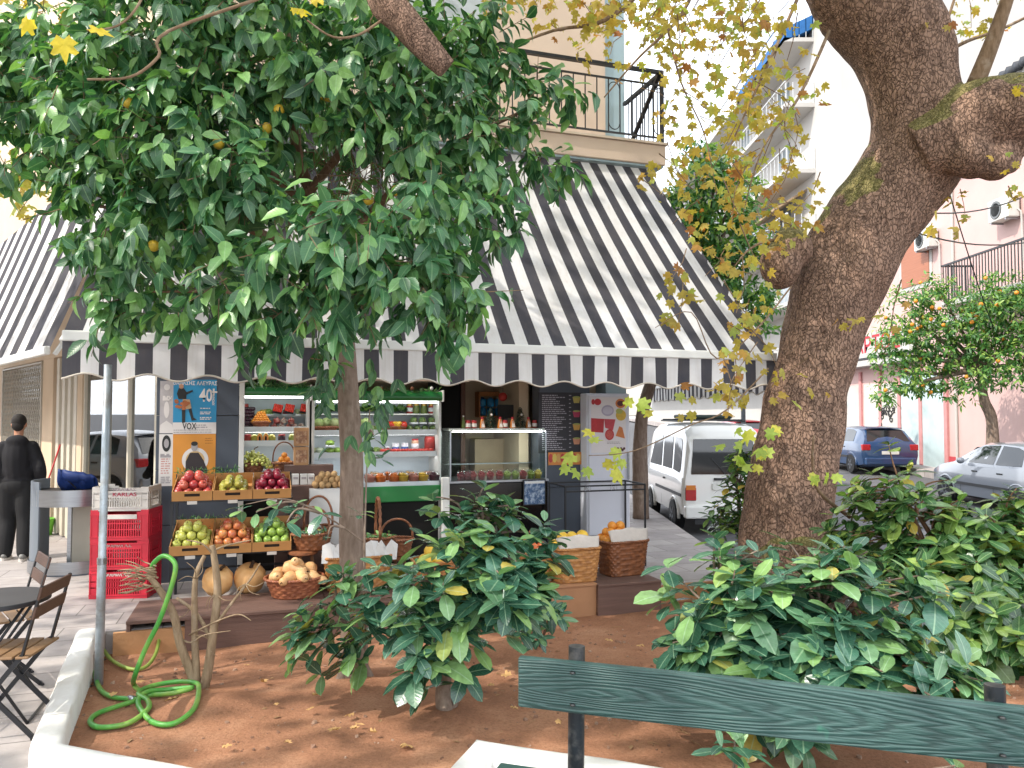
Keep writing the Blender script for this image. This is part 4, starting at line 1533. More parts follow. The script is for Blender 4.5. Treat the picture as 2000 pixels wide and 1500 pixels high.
street_tree('wide spreading orange tree full of fruit on the far pavement by the brown door', tb,
            sblob([(1900, 620, 18.4, 70), (1960, 600, 18.2, 70), (2040, 640, 18, 80), (1850, 660, 18.8, 65), (1930, 690, 18.2, 75), (1880, 740, 18.6, 50), (1990, 710, 18, 60), (1960, 570, 18.6, 40), (2060, 580, 18, 60), (1800, 690, 19, 55), (1770, 610, 19, 50), (1745, 660, 19, 45), (1815, 590, 19, 45), (1760, 730, 19, 45), (1725, 770, 19, 28), (1810, 745, 19, 40), (1830, 560, 19, 26), (1715, 690, 19.2, 24)]),
            [tb, P(1938, 830, 18.6), P(1922, 780, 18.5), P(1915, 720, 18.4)], 0.14, 240, 0.15, 44)
tb = Vector((P(1252, 1012, 13.6).x, 13.6, 0.0))
street_tree('tall orange tree rising beside the awning with its trunk behind the juice fridge', tb,
            sblob([(1370, 370, 13.4, 62), (1425, 440, 13.3, 68), (1345, 470, 13.6, 58), (1450, 540, 13.4, 64), (1395, 550, 13.6, 62), (1345, 410, 13.6, 52), (1480, 610, 13.4, 56), (1405, 330, 13.6, 45), (1440, 380, 13.6, 45), (1390, 470, 13.8, 70), (1490, 480, 13.6, 34), (1360, 300, 13.7, 25), (1180, 750, 13.6, 28), (1150, 760, 13.8, 20), (1430, 640, 13.6, 45)]),
            [tb, P(1250, 900, 13.6), P(1256, 800, 13.6), P(1290, 700, 13.6), P(1350, 560, 13.6)], 0.13, 330, 0.16, 18)

# ---- fallen leaves on the soil, each one by itself
M_dry = leaf_mat('dry_leaf', '#9a7447', '#c09a6a', '#b98a4a', '#d8bd90', 0.8, 0.1, 0.2, veins=False)
for i, (px, py) in enumerate([(540, 1388), (515, 1345), (685, 1408), (700, 1425), (690, 1437), (795, 1320), (810, 1347), (795, 1468), (605, 1398), (340, 1375), (365, 1390), (270, 1340), (220, 1370), (560, 1465), (445, 1470), (650, 1440), (1005, 1395), (1090, 1420), (1250, 1270), (960, 1350), (730, 1445), (480, 1310), (1190, 1260), (990, 1330), (620, 1370)]):
    l = Leaves('plane')
    sz = rnd.uniform(0.05, 0.11)
    p = Gs(px, py)
    l.add(Vector((-sz * 0.4, 0, 0.012)), Vector((1, rnd.uniform(-.2, .2), rnd.uniform(-.1, .15))), UP + rdir() * 0.25, sz, sz * rnd.uniform(0.5, 1), 0, rnd.uniform(-0.6, 0.5))
    o = l.build('dry_leaf', M_dry, None)
    o.location = p + UP * 0.03
    o.rotation_euler = (0, 0, rnd.uniform(0, 6.28))
    tag(o, 'curled dry brown leaf lying on the red soil', 'leaf', 'fallen leaves on the soil')
# ------------------------------------------------------------ goods outside the shop
M_wood = mat('brown_plank', '#6d5248', 0.7, var=0.35, vs=5, bump=0.3, bs=40, stretch=(0.35, 6, 6))
M_tanbox = mat('tan_box', '#a87b58', 0.75, var=0.15, vs=5, bump=0.1, bs=60)
M_card = mat('cardboard', '#b8864f', 0.85, var=0.15, vs=10, bump=0.05)
M_slot_shade = mat('slot_shade_brown', '#2b2018', 0.9)
M_tag = mat('price_tag', '#cfcbc4', 0.6, var=0.1)
M_redplastic = mat('red_plastic', '#c9253a', 0.4, var=0.12, vs=4, spec=0.5)
M_greyplastic = mat('white_plastic', '#c7c1bb', 0.45, var=0.12, vs=6)
M_liner = mat('linen_liner', '#cbc3bb', 0.9, var=0.15, vs=12, bump=0.25, bs=35)
M_paper = mat('white_paper', '#d6d6d4', 0.7, var=0.08)
FR = {}
def fruit_mat(name, a, b, c=None, rough=0.32, stripes=0):
    t = NT(name)
    oi = t.n('ObjectInfo')
    v = t.coord('Object')
    va = t.n('VectorMath', operation='ADD')
    t.l(v, va.inputs[0])
    cx = t.n('CombineXYZ')
    t.l(oi.outputs['Random'], cx.inputs[0])
    t.l(oi.outputs['Random'], cx.inputs[2])
    t.l(cx.outputs[0], va.inputs[1])
    col = t.ramp(t.noise(va.outputs[0], 14, 4), [(0.35, a), (0.65, b)])
    if c:
        col = t.mixc(t.ramp(oi.outputs['Random'], [(0.3, 0.0), (1.0, 0.7)]), col, c)
    t.l(col, t.b.inputs['Base Color'])
    t.b.inputs['Roughness'].default_value = rough
    t.b.inputs['Specular IOR Level'].default_value = 0.5
    return t.m
M_stemb = mat('fruit_stem', '#3d2c1c', 0.9)
APPLE = [(0.0, -0.84), (0.3, -0.95), (0.62, -0.85), (0.9, -0.42), (1.0, 0.1), (0.94, 0.5), (0.7, 0.82), (0.36, 0.9), (0.14, 0.78), (0.0, 0.62)]
PEAR = [(0.0, -0.95), (0.4, -0.95), (0.85, -0.6), (0.95, -0.2), (0.75, 0.3), (0.45, 0.75), (0.3, 1.1), (0.12, 1.28), (0, 1.3)]
def mk_fruit(name, label, cat, m, r, prof=APPLE, stem=True, n=14):
    def f():
        mb = MB()
        mb.lathe([(a * r, b * r) for a, b in prof], n=n)
        if stem:
            z = prof[-1][1] * r
            mb.tube([(0, 0, z - 0.1 * r), (0.05 * r, 0, z + 0.25 * r), (0.16 * r, 0, z + 0.45 * r)], 0.055 * r, 5, m=1)
        o = mb.build(name, [m, M_stemb], None, smooth=True)
        return tag(o, label, cat)
    return f
FM = dict(red=fruit_mat('apple_red', '#8f1f2c', '#b3443f', '#c96a50'), dark=fruit_mat('apple_dark_red', '#6d1226', '#8d1f35', '#7a2030'), green=fruit_mat('apple_green', '#76963f', '#93b058', '#86a544'),
          yellow=fruit_mat('apple_yellow', '#b5b552', '#c9c76f', '#a9b04a'), blush=fruit_mat('apple_blush', '#b8623f', '#d09a55', '#a63f36'), orange=fruit_mat('orange_skin', '#d9852c', '#e09a3c', rough=0.45),
          lemon=fruit_mat('pomelo_skin', '#dcae2a', '#e6c04a', rough=0.45), peach=fruit_mat('peach_skin', '#c95a3c', '#dd8a4f', '#b7402f', 0.6), pear=fruit_mat('pear_skin', '#9a9a45', '#b0a24f', '#8b8a3a'),
          potato=fruit_mat('potato_skin', '#9a7a52', '#b39468', '#8a6a45', 0.8), squash=fruit_mat('squash_skin', '#d0a06a', '#dcb485', '#c99660', 0.55), tomato=fruit_mat('tomato_skin', '#b3261c', '#c8392a', rough=0.25),
          plum=fruit_mat('plum_skin', '#2a1220', '#43202f', rough=0.35), grape=fruit_mat('grape_skin', '#a3a84d', '#b8bb66', rough=0.3), cabbage=fruit_mat('cabbage_leafy', '#7f9a55', '#a7b878', '#8f6a7a', 0.6), papaya=fruit_mat('papaya_skin', '#a79a36', '#7f9440', rough=0.4))

def heap(key, maker, c, nx, ny, r, layers, label, group, rz=TH, jit=0.12, sq=0.92, tilt=None, zrot=True, dy=None):
    """pyramid of fruit centred at c (world point of the tray floor)"""
    ux = Vector((math.cos(rz), math.sin(rz), 0))
    uy = Vector((-math.sin(rz), math.cos(rz), 0))
    for k in range(layers):
        a, b = nx - k, ny - k
        if a < 1 or b < 1:
            break
        for i in range(a):
            for j in range(b):
                x = (i - (a - 1) / 2) * 2 * r * sq + rnd.uniform(-jit, jit) * r
                y = (j - (b - 1) / 2) * 2 * r * sq + rnd.uniform(-jit, jit) * r
                z = r * 0.9 + k * r * 1.42 + rnd.uniform(-jit, jit) * r * 0.5
                if tilt:
                    z += y * tilt
                rot = (rnd.uniform(-0.9, 0.9), rnd.uniform(-0.6, 0.6), rnd.uniform(0, 6.28)) if zrot else (R(85) + rnd.uniform(-.2, .2), rnd.uniform(-.3, .3), rz + rnd.uniform(-0.25, 0.25))
                place(key, maker, c + ux * x + uy * y + UP * z, rot, label, group, rnd.uniform(0.92, 1.07))

# ---- steps along the pavement edge
def fs(px, py, o):
    return FP(px, py, o)[0]
s0 = fs(246, 1203, 1.98)
s1 = fs(640, 1200, 1.98)
st = sthing('display_step', 'long low dark brown plank step carrying the pumpkins', 'step', s0, 0, 0)
W = s1 - s0
mb = MB()
for k in range(5):
    mb.bb(0, W, -1.98 + k * 0.15, -1.98 + k * 0.15 + 0.146, 0.06, 0.09)
mb.build('top', M_wood, st, bevel=0.004)
mb = MB()
mb.bb(0.0, 0.03, -1.96, -1.25, -0.24, 0.058)
mb.build('side_panel', M_wood, st, bevel=0.003)
mb = MB()
x0 = fs(360, 1240, 1.98) - s0
mb.bb(x0, W, -1.965, -1.94, -0.22, 0.057)
mb.build('front_panel', M_wood, st, bevel=0.003)
for a_, b_, ztop, m_, lab, oo in ((640, 905, 0.10, M_wood, 'plank step half hidden behind the orange tree trunk', 1.98), (925, 1166, 0.14, M_tanbox, 'smooth tan box step in a patch of sun beneath the lemon basket', 2.06), (1168, 1292, 0.13, M_wood, 'short dark step box at the end of the row under the wicker basket', 2.10)):
    sa, sb = fs(a_, 1190, oo), fs(b_, 1190, oo)
    o = sthing('display_step', lab, 'step', sa, 0, 0)
    mb = MB()
    mb.bb(0, sb - sa, -oo, -1.35, -0.24, ztop - 0.025)
    mb.build('body', m_, o, bevel=0.004)
    mb = MB()
    mb.bb(0, sb - sa, -oo - 0.012, -1.34, ztop - 0.0245, ztop)
    mb.build('top', m_, o, bevel=0.004)
PL = 0.09
# ---- pumpkins
M_pump = fruit_mat('pumpkin_skin', '#dba869', '#e6c08a', '#d69c60', 0.5)
def mk_pump():
    o = thing('pumpkin', 'x', 'pumpkin')
    MB().lathe([(0.02, -0.80 * .14), (0.09, -0.9 * .14), (.14, -.5 * .14), (.158, 0), (.145, .5 * .14), (.09, .86 * .14), (.03, .8 * .14), (0, .74 * .14)], n=48, fn=lambda a, z: 1 - 0.06 * abs(math.sin(a * 5)) ** 0.6).build('skin', M_pump, o, smooth=True)
    MB().tube([(0, 0, 0.10), (0.01, 0, 0.135), (0.035, 0.01, 0.16)], [0.022, 0.015, 0.018], 7).build('stem', M_stemb, o, smooth=True)
    return o
p = G(413, 1166, PL); place('pump', mk_pump, p + UP * 0.127 + Vector((0, .15, 0)), (0.25, 0.3, 0), 'smooth yellow pumpkin, paler of the two on the plank step', None, (0.95, 0.95, 1.05))
p = G(476, 1162, PL); place('pump', mk_pump, p + UP * 0.127 + Vector((0, .17, 0)), (0.3, -0.15, 1.0), 'ribbed orange pumpkin on the plank step next to the squash basket', None, (1, 1, 1.08))

# ---- wicker baskets
def wicker_mat(name, c0, c1):
    t = NT(name)
    v = t.coord('Object')
    c = t.ramp(t.noise(v, 22, 4), [(0.3, c0), (0.7, c1)])
    t.l(c, t.b.inputs['Base Color'])
    t.b.inputs['Roughness'].default_value = 0.5
    t.l(t.bump(t.noise(v, 90, 3), 0.3, 0.004), t.b.inputs['Normal'])
    return t.m
MW = [wicker_mat('wicker_honey', '#8f5f34', '#c08a50'), wicker_mat('wicker_brown', '#5f3823', '#8f5a38'), wicker_mat('wicker_reddish', '#7a4330', '#a96a48')]
def superell(a, n):
    c, s_ = math.cos(a), math.sin(a)
    return (math.copysign(abs(c) ** (2 / n), c), math.copysign(abs(s_) ** (2 / n), s_))
def wicker(parent, wt, dt, wb_, db, h, rows, m, n=2.0, stakes=26, name='basket_body'):
    mb = MB()
    k = stakes * 2
    nr_ = rows * 3
    for j in range(nr_ + 1):
        f = j / nr_
        for i in range(k):
            a = 2 * math.pi * i / k
            ex, ey = superell(a, n)
            bul = 0.0
            if j % 3 == 1:
                bul = 0.008 * (1 if (i // 2 + j // 3) % 2 else -0.25)
            elif j % 3 == 2:
                bul = 0.008 * (1 if (i // 2 + j // 3) % 2 else -0.25)
            wx = (wb_ + (wt - wb_) * f) / 2 + bul
            wy = (db + (dt - db) * f) / 2 + bul
            mb.v.append((ex * wx, ey * wy, h * f))
    for j in range(nr_):
        for i in range(k):
            a, b = j * k + i, j * k + (i + 1) % k
            mb.f.append((a, b, b + k, a + k))
            mb.mi.append(0)
    mb.f.append(tuple(range(k))[::-1])
    mb.mi.append(0)
    # inner floor a little below the rim
    base = len(mb.v)
    for i in range(k):
        ex, ey = superell(2 * math.pi * i / k, n)
        mb.v.append((ex * wt / 2 * 0.94, ey * dt / 2 * 0.94, h * 0.72))
    mb.f.append(tuple(range(base, base + k)))
    mb.mi.append(0)
    o = mb.build(name, m, parent, smooth=True)
    rim = MB()
    for q in range(2):
        pts = []
        for i in range(k * 2 + 1):
            a = 2 * math.pi * i / (k * 2)
            ex, ey = superell(a, n)
            pts.append((ex * (wt / 2 + 0.004 + 0.006 * math.sin(a * stakes * 0.9 + q * math.pi)), ey * (dt / 2 + 0.004 + 0.006 * math.sin(a * stakes * 0.9 + q * math.pi)), h + 0.006 * math.cos(a * stakes * 0.9 + q * math.pi)))
        rim.tube(pts, 0.011, 6, cap=False)
    rim.build('rim', m, parent, smooth=True)
    return o
def handle(parent, w_, h0, h1, m, r=0.012, ax=0):
    mb = MB()
    for q in range(2):
        pts = []
        for i in range(41):
            a = math.pi * i / 40
            x = -w_ / 2 * math.cos(a)
            z = h0 + (h1 - h0) * math.sin(a) ** 0.7
            off = 0.008 * math.sin(i * 1.1 + q * math.pi)
            pts.append((x, off, z) if ax == 0 else (off, x, z))
        mb.tube(pts, r, 6)
    mb.build('handle', m, parent, smooth=True)
def liner(parent, w_, d_, z0, hh, lean, x=0.0):
    """cloth lining folded up over the front lip"""
    mb = MB()
    def g(u, v):
        k = (u - 0.5)
        ww = w_ * (0.92 + 0.1 * v)
        return (x + k * ww, -d_ / 2 + 0.015 + lean * v - 0.012 * math.sin(u * 9), z0 + hh * v + 0.006 * math.sin(u * 14) * v - 0.02 * (2 * k) ** 2 * v)
    mb.grid(g, 16, 6)
    mb.build('liner', M_liner, parent, smooth=True, solid=0.006)
def bask(label, px, py, z, wt, dt, wb_, db, h, rows, m, n=2.0, stakes=26, name='wicker_basket', rz=0.0):
    p = G(px, py, z)
    s, o = so(p)
    return thing(name, label, 'basket', p + Vector((0, db / 2, 0)) + UP * 0.002, TH + rz), p + Vector((0, db / 2, 0))
# lemons
b, c = bask('honey wicker basket with a linen flap and yellow pomelos on the sunlit tan step', 1122, 1139, 0.14, .50, .36, .42, .30, .34, 13, 0)
wicker(b, .50, .36, .42, .30, .34, 13, MW[0], 5)
liner(b, .46, .36, .33, .14, .05)
mk = mk_fruit('pomelo', 'yellow pomelo heaped above the linen flap', 'citrus', FM['lemon'], .062, [(math.sin(math.pi * i / 10), -math.cos(math.pi * i / 10)) for i in range(11)], False)
heap('pomelo', mk, c + UP * 0.29 + N * -0.03, 4, 2, .062, 2, 'yellow pomelo heaped in the honey wicker basket with the linen flap', 'pomelos in the honey basket', rz=TH)
# second
b, c = bask('brown wicker basket with a grey linen flap at the end of the steps', 1218, 1126, 0.13, .52, .36, .42, .30, .36, 13, 0, rz=0.12)
wicker(b, .52, .36, .42, .30, .36, 13, MW[1], 5)
liner(b, .48, .36, .35, .15, .04)
mkO = mk_fruit('orange', 'orange in the brown basket', 'citrus', FM['orange'], .05, [(math.sin(math.pi * i / 10), -math.cos(math.pi * i / 10)) for i in range(11)], False)
heap('orange', mkO, c + UP * 0.32 + U * -0.04 - N * 0.04, 4, 3, .05, 3, 'orange heaped in the brown wicker basket at the end of the steps', 'oranges in the end basket')
# peaches
b, c = bask('wicker basket of peaches peeping out beside the pomelo basket', 1040, 1138, 0.14, .40, .34, .34, .28, .30, 11, 0)
wicker(b, .40, .34, .34, .28, .30, 11, MW[0], 5)
mkP = mk_fruit('peach', 'peach', 'peach', FM['peach'], .042, APPLE, False)
heap('peach', mkP, c + UP * 0.25, 4, 4, .042, 4, 'blushing peach piled in the basket beside the pomelos', 'peaches beside the pomelos')
# long basket behind the tree
b, c = bask('wide honey wicker basket lined with white paper behind the orange tree trunk', 690, 1158, PL, .66, .40, .56, .34, .34, 13, 0)
wicker(b, .66, .40, .56, .34, .34, 13, MW[0], 5, 34)
mb = MB()
for i in range(7):
    a0 = -0.3 + i * 0.1
    mb.add([(a0 - .06, -.17, .30), (a0 + .07, -.16, .30), (a0 + .09, -.12 + .04 * (i % 2), .44 + .05 * math.sin(i * 2.1)), (a0 - .05, -.14, .43 + .04 * math.cos(i * 1.7)), (a0 + .02, -.15, .5)], [(0, 1, 2, 4, 3)])
mb.build('paper_lining', M_paper, b, solid=0.003)
mb = MB()
mb.bb(-.26, .24, -.02, .17, .30, .42)
mb.build('paper_block', M_paper, b)
b, c = bask('low wicker basket half hidden by the big shrub', 850, 1160, 0.10, .46, .36, .38, .30, .30, 11, 0)
wicker(b, .46, .36, .38, .30, .30, 11, MW[0], 5)
heap('pomelo', mk, c + UP * 0.24, 3, 2, .062, 2, 'yellow pomelo in the low basket behind the big shrub', 'pomelos behind the shrub')
# red apples, round
b, c = bask('round reddish wicker basket of apples behind the stool leg', 625, 1120, PL, .34, .34, .26, .26, .27, 10, 0)
wicker(b, .40, .36, .28, .28, .30, 10, MW[2])
mkR = mk_fruit('apple', 'apple', 'apple', FM['red'], .043)
heap('appleR', mkR, c + UP * 0.22, 4, 4, .043, 3, 'red apple in the round reddish basket', 'red apples in the round basket')
# butternuts
b, c = bask('low round wicker bowl of butternut squashes on the plank step', 565, 1172, PL, .5, .44, .40, .34, .17, 7, 0)
wicker(b, .54, .46, .40, .34, .18, 7, MW[2], 2, 30)
BUT = [(0, -1), (.5, -.95), (.78, -.5), (.74, -.1), (.5, .35), (.46, .9), (.44, 1.3), (.3, 1.5), (.0, 1.52)]
mkB = mk_fruit('butternut_squash', 'x', 'squash', FM['squash'], .095, BUT, True)
for i, (x, y, z, rx, rz_) in enumerate([(-.17, -.06, .2, 1.3, .3), (-.06, -.13, .19, 1.6, -.2), (.06, -.12, .2, 1.5, .5), (.18, -.06, .17, 1.7, 1.2), (-.12, .06, .22, 1.2, 2.4), (.02, .04, .29, 1.1, .1), (.12, .07, .24, 1.4, -1.0), (-.02, -.03, .27, 1.8, 1.6)]):
    place('butternut', mkB, c + U * x - N * y + UP * z, (rx, 0, rz_), 'tan butternut squash heaped in the low wicker bowl', 'butternut squashes', 0.95)
# stools and handled baskets
def stool(label, p, h=0.42):
    o = thing('stool', label, 'stool', p)
    MB().lathe([(0, 0), (.13, 0), (.145, .008), (.145, .03), (.13, .04), (0, .04)], (0, 0, h - .04), 20).build('seat', MW[1], o, smooth=True, sharp=40)
    for i in range(3):
        a = 0.5 + i * 2.094
        MB().tube([(.08 * math.cos(a), .08 * math.sin(a), h - .04), (.15 * math.cos(a), .15 * math.sin(a), 0)], [.018, .014], 8).build('leg', mat('stool_wood', '#8a6242', 0.6, var=0.3), o, smooth=True)
    return p + UP * h
def hbasket(label, p, w_, d_, h, hh, m, fill=None, ax=0):
    o = thing('handled_basket', label, 'basket', p, TH)
    wicker(o, w_, d_, w_ * .75, d_ * .75, h, max(5, int(h / .028)), m, 2.0, 22)
    handle(o, w_ * .98, h, h + hh, m, ax=ax)
    if fill:
        lv = Leaves()
        for i in range(60):
            lv.add(Vector((rnd.uniform(-.4, .4) * w_, rnd.uniform(-.4, .4) * d_, h + rnd.uniform(-.02, .03))), rdir(), UP + rdir() * .5, .07, .03)
        lv.build('greens', fill, o)
    return o
q1 = F(fs(592, 1100, 1.3), 1.25, PL)
t1 = stool('three legged wooden stool next to the fruit rack', q1, 0.40)
hbasket('tall handled basket on the stool next to the fruit rack', t1 + U * 0.08, .36, .30, .16, .26, MW[1], L_shrub)
q2 = F(fs(738, 1050, .95), .95, 0.0)
t2 = stool('stool carrying a leafy handled basket before the green cabinet', q2, 0.36)
hbasket('leafy handled basket with a very tall handle before the green cabinet', t2, .34, .28, .17, .42, MW[1], L_orange, 1)
hbasket('dark handled basket on the ground under the green cabinet', F(fs(775, 1040, .7), .7, 0.28), .36, .28, .18, .22, MW[1])
stool('low stool under the dark handled basket', F(fs(775, 1040, .7), .7, 0.0), 0.278)
hbasket('handled basket beside the white paper boxes of potatoes', F(fs(622, 990, .8), .8, 0.45), .30, .28, .2, .32, MW[1])
mb = MB(); mb.bb(-.16, .16, -.14, .14, 0, .45)
o = tag(mb.build('wooden_crate', M_wood, None, bevel=.005), 'dark plank crate holding up the handled basket by the potatoes', 'crate'); o.location = F(fs(622, 990, .8), .8, 0.0); o.rotation_euler.z = TH

# ---- two tier fruit rack
sL, sR_ = fs(336, 970, 1.1), fs(569, 970, 1.1)
WR = sR_ - sL
rk = sthing('fruit_rack', 'black two tier rack with cardboard trays of apples and pears by the slate pillar', 'rack', sL, 0)
tw_ = WR / 3
tiers = []
zu = FP(340, 979, 1.15)[1]
zl = FP(340, 1086, 1.30)[1]
mb = MB()
for x in (0.0, WR):
    mb.bar((x, -.62, 0), (x, -.62, zu + .22), .025)
    mb.bar((x, -1.1, 0), (x, -1.1, zu), .025)
    mb.bar((x, -1.25, zl - .012), (x, -.62, zl + .1), .02)
    mb.bar((x, -1.14, zu - .012), (x, -.62, zu + .12), .02)
for y, z in ((-.62, zl + .1), (-1.25, zl - .012), (-.62, zu + .12), (-1.13, zu - .012), (-.62, .25)):
    mb.bar((0, y, z), (WR, y, z), .02)
mb.build('frame', M_black, rk)
slots = [('red', 'red apple', 'apple'), ('pear', 'yellow green pear', 'pear'), ('dark', 'dark red apple', 'apple')], [('yellow', 'pale yellow apple', 'apple'), ('blush', 'red and yellow apple', 'apple'), ('green', 'bright green apple', 'apple')]
names = ['upper', 'lower']
for ti, (zb, yf, yb_) in enumerate(((zu, -1.15, -.66), (zl, -1.30, -.66))):
    for k in range(3):
        fk, fl, cat = slots[ti][k]
        dep = yb_ - yf
        tl = math.atan(0.22)
        tray = sthing('cardboard_tray', f'cardboard tray of {fl}s on the {names[ti]} tier of the black rack', 'tray', sL + tw_ * (k + .5), -yf, zb)
        tray.rotation_euler = (tl, 0, TH)
        mb = MB()
        ww = tw_ - .006
        L_ = dep / math.cos(tl)
        mb.bb(-ww / 2, ww / 2, 0, L_, 0, .006)
        # front with a hand slot
        mb.bb(-ww / 2, -.07, -.006, 0, 0, .095)
        mb.bb(.07, ww / 2, -.006, 0, 0, .095)
        mb.bb(-.07, .07, -.006, 0, 0, .042)
        mb.bb(-.07, .07, -.006, 0, .072, .095)
        mb.bb(-ww / 2, -ww / 2 + .006, 0, L_, .006, .09)
        mb.bb(ww / 2 - .006, ww / 2, 0, L_, .006, .09)
        mb.bb(-ww / 2, ww / 2, L_, L_ + .006, 0, .12)
        mb.build('box', M_card, tray)
        MB().bb(-.075, .075, .004, .007, .035, .08).build('slot_shade', M_slot_shade, tray)  # dark sheet behind the hand slot paints the shade inside the tray
        t_ = MB().bb(-.045, .045, -.012, -.007, -.035, -.004)
        t_.build('price_card', M_tag, tray)
        mkf = mk_fruit('pear' if fk == 'pear' else 'apple', fl, cat, FM[fk], .042 if fk != 'pear' else .043, PEAR if fk == 'pear' else APPLE)
        cc = F(sL + tw_ * (k + .5), -(yf + dep * .42), zb + .012 + .22 * dep * .42)
        nx, ny, ly = {'pear': (3, 4, 2), 'red': (4, 4, 3), 'dark': (4, 4, 3), 'yellow': (4, 4, 3), 'blush': (4, 4, 3), 'green': (4, 4, 3)}[fk]
        heap('f_' + fk, mkf, cc, nx, ny, .044, ly, f'{fl} piled in the cardboard tray on the {names[ti]} tier of the rack', f'{fl}s on the rack', tilt=0.22, zrot=(fk != 'pear'), sq=0.98 if fk != 'pear' else 1.1)
# fir sprigs behind the fruit
lv = Leaves()
for i in range(700):
    x = rnd.uniform(0, WR * 0.55)
    tier = rnd.random() < .5
    z = (zu if tier else zl) + .17 + rnd.uniform(0, .1)
    lv.add(Vector((x, -.64 + rnd.uniform(-.03, .03), z)), rdir() + UP * .3, rdir(), .05, .008)
lv.build('fir_garland', L_orange, rk)

# ---- posters on the pillar
M_blue = mat('poster_blue', '#1f86b4', 0.5, var=0.08)
M_or = mat('poster_amber', '#d0892a', 0.5, var=0.08)
M_pw = mat('poster_white', '#d8d3d0', 0.6, var=0.06)
M_ink = mat('poster_ink', '#20201f', 0.6)
M_skin_ink = mat('poster_skin', '#b98a6c', 0.6)
M_grey_ink = mat('poster_grey_ink', '#a39ea0', 0.6, var=0.2, vs=30)
M_red_ink = mat('poster_red_ink', '#b5202f', 0.6)
def rect_on(px0, py0, px1, py1, o):
    s_a, z_a = FP(px0, py0, o)
    s_b, z_b = FP(px1, py1, o)
    return s_a, s_b, z_b, z_a
RX = (R(90), 0, 0)
def poster(label, px0, py0, px1, py1, m, o=.024, name='poster'):
    a, b, z0, z1 = rect_on(px0, py0, px1, py1, o)
    t = sthing(name, label, 'poster', (a + b) / 2, o, (z0 + z1) / 2)
    w_, h_ = b - a, z1 - z0
    MB().bb(-w_ / 2, w_ / 2, 0, .0025, -h_ / 2, h_ / 2).build('sheet', m, t)
    return t, w_, h_
def flat(t, name, poly, m, lvl=1):
    mb = MB()
    y = -.0012 * lvl
    mb.prism(poly, ((0, y, 0), (1, 0, 0), (0, 0, 1)), .0005)
    return mb.build(name, m, t)
def ell(cx, cz, rx, rz_, n=20):
    return [(cx + rx * math.cos(2 * math.pi * i / n), cz + rz_ * math.sin(2 * math.pi * i / n)) for i in range(n)]
def lines(t, name, x0, x1, zs, hh, m, lvl=1, jag=0.25):
    mb = MB()
    for z in zs:
        x = x0
        e = x1 - rnd.random() * jag * (x1 - x0)
        while x < e:
            w_ = rnd.uniform(.5, 2.2) * hh * 2
            mb.bb(x, min(x + w_, e), -.0012 * lvl, -.0012 * lvl + .0005, z - hh / 2, z + hh / 2)
            x += w_ + hh * .7
    return mb.build(name, m, t)
t, w_, h_ = poster('blue theatre poster with a big 40, high on the slate pillar', 339, 741, 422, 847, M_blue)
flat(t, 'footer', [(-w_ / 2, -h_ / 2), (w_ / 2, -h_ / 2), (w_ / 2, -h_ * .29), (-w_ / 2, -h_ * .29)], M_pw)
text_into('lettering', 'ΘΑΝΑΣΗΣ ΑΛΕΥΡΑΣ', .058, M_pw, t, (0, -.003, h_ * .43), RX, sx=.8, bold=.001)
text_into('lettering', '40', .20, M_pw, t, (w_ * .25, -.003, h_ * .2), RX, sx=.68, bold=.004)
text_into('lettering', '+', .15, M_pw, t, (w_ * .43, -.003, h_ * .26), RX, bold=.003)
text_into('lettering', 'ΧΡΟΝΙΑ', .03, M_pw, t, (w_ * .43, -.003, h_ * .12), (R(90), R(-90), 0), bold=.001)
text_into('lettering', 'VOX', .10, M_ink, t, (-w_ * .12, -.004, -h_ * .365), RX, sx=.65, bold=.002)
lines(t, 'lettering', w_ * .02, w_ * .3, (-h_ * .34, -h_ * .38), .012, M_grey_ink, 3)
lines(t, 'lettering', -w_ * .48, w_ * .48, (-h_ * .43, -h_ * .47), .008, M_grey_ink, 3)
lines(t, 'lettering', w_ * .12, w_ * .42, (-h_ * .03, -h_ * .1, -h_ * .13, -h_ * .2, -h_ * .23), .011, M_pw, 2)
# generic figure with a bag of fruit
flat(t, 'figure', ell(-w_ * .32, h_ * .375, .024, .03), M_skin_ink, 2)
flat(t, 'figure', [(-w_ * .38, h_ * .34), (-w_ * .26, h_ * .34), (-w_ * .2, h_ * .27), (-w_ * .06, h_ * .31), (-w_ * .05, h_ * .28), (-w_ * .2, h_ * .22), (-w_ * .2, h_ * .14), (-w_ * .38, h_ * .14), (-w_ * .42, h_ * .24)], M_ink, 2)
flat(t, 'figure', [(-w_ * .30, -h_ * .06), (-w_ * .22, -h_ * .06), (-w_ * .22, -h_ * .29), (-w_ * .29, -h_ * .3)], M_ink, 2)
flat(t, 'figure', [(-w_ * .16, -h_ * .02), (-w_ * .08, -h_ * .03), (-w_ * .03, -h_ * .2), (w_ * .05, -h_ * .24), (-w_ * .07, -h_ * .26)], M_ink, 2)
flat(t, 'figure', [(-w_ * .28, h_ * .14), (-w_ * .12, h_ * .13), (-w_ * .08, -h_ * .03), (-w_ * .3, -h_ * .06)], mat('poster_tan', '#c7a27a', 0.6), 3)
for i in range(14):
    flat(t, 'figure', ell(rnd.uniform(-w_ * .45, -w_ * .15), rnd.uniform(-h_ * .06, h_ * .12), .022, .018, 10), mat('poster_fruit', '#b5683a', 0.6, var=0.4, vs=20), 4 + i * .2)
t, w_, h_ = poster('amber poster with a dark clad man before a white ring, under the blue poster', 338, 848, 420, 954, M_or)
flat(t, 'ring', ell(0.01, h_ * .03, w_ * .31, w_ * .31, 32), M_pw)
flat(t, 'ring', ell(0.01, h_ * .03, w_ * .22, w_ * .22, 32), mat('poster_pale_amber', '#cfae7a', 0.6), 2)
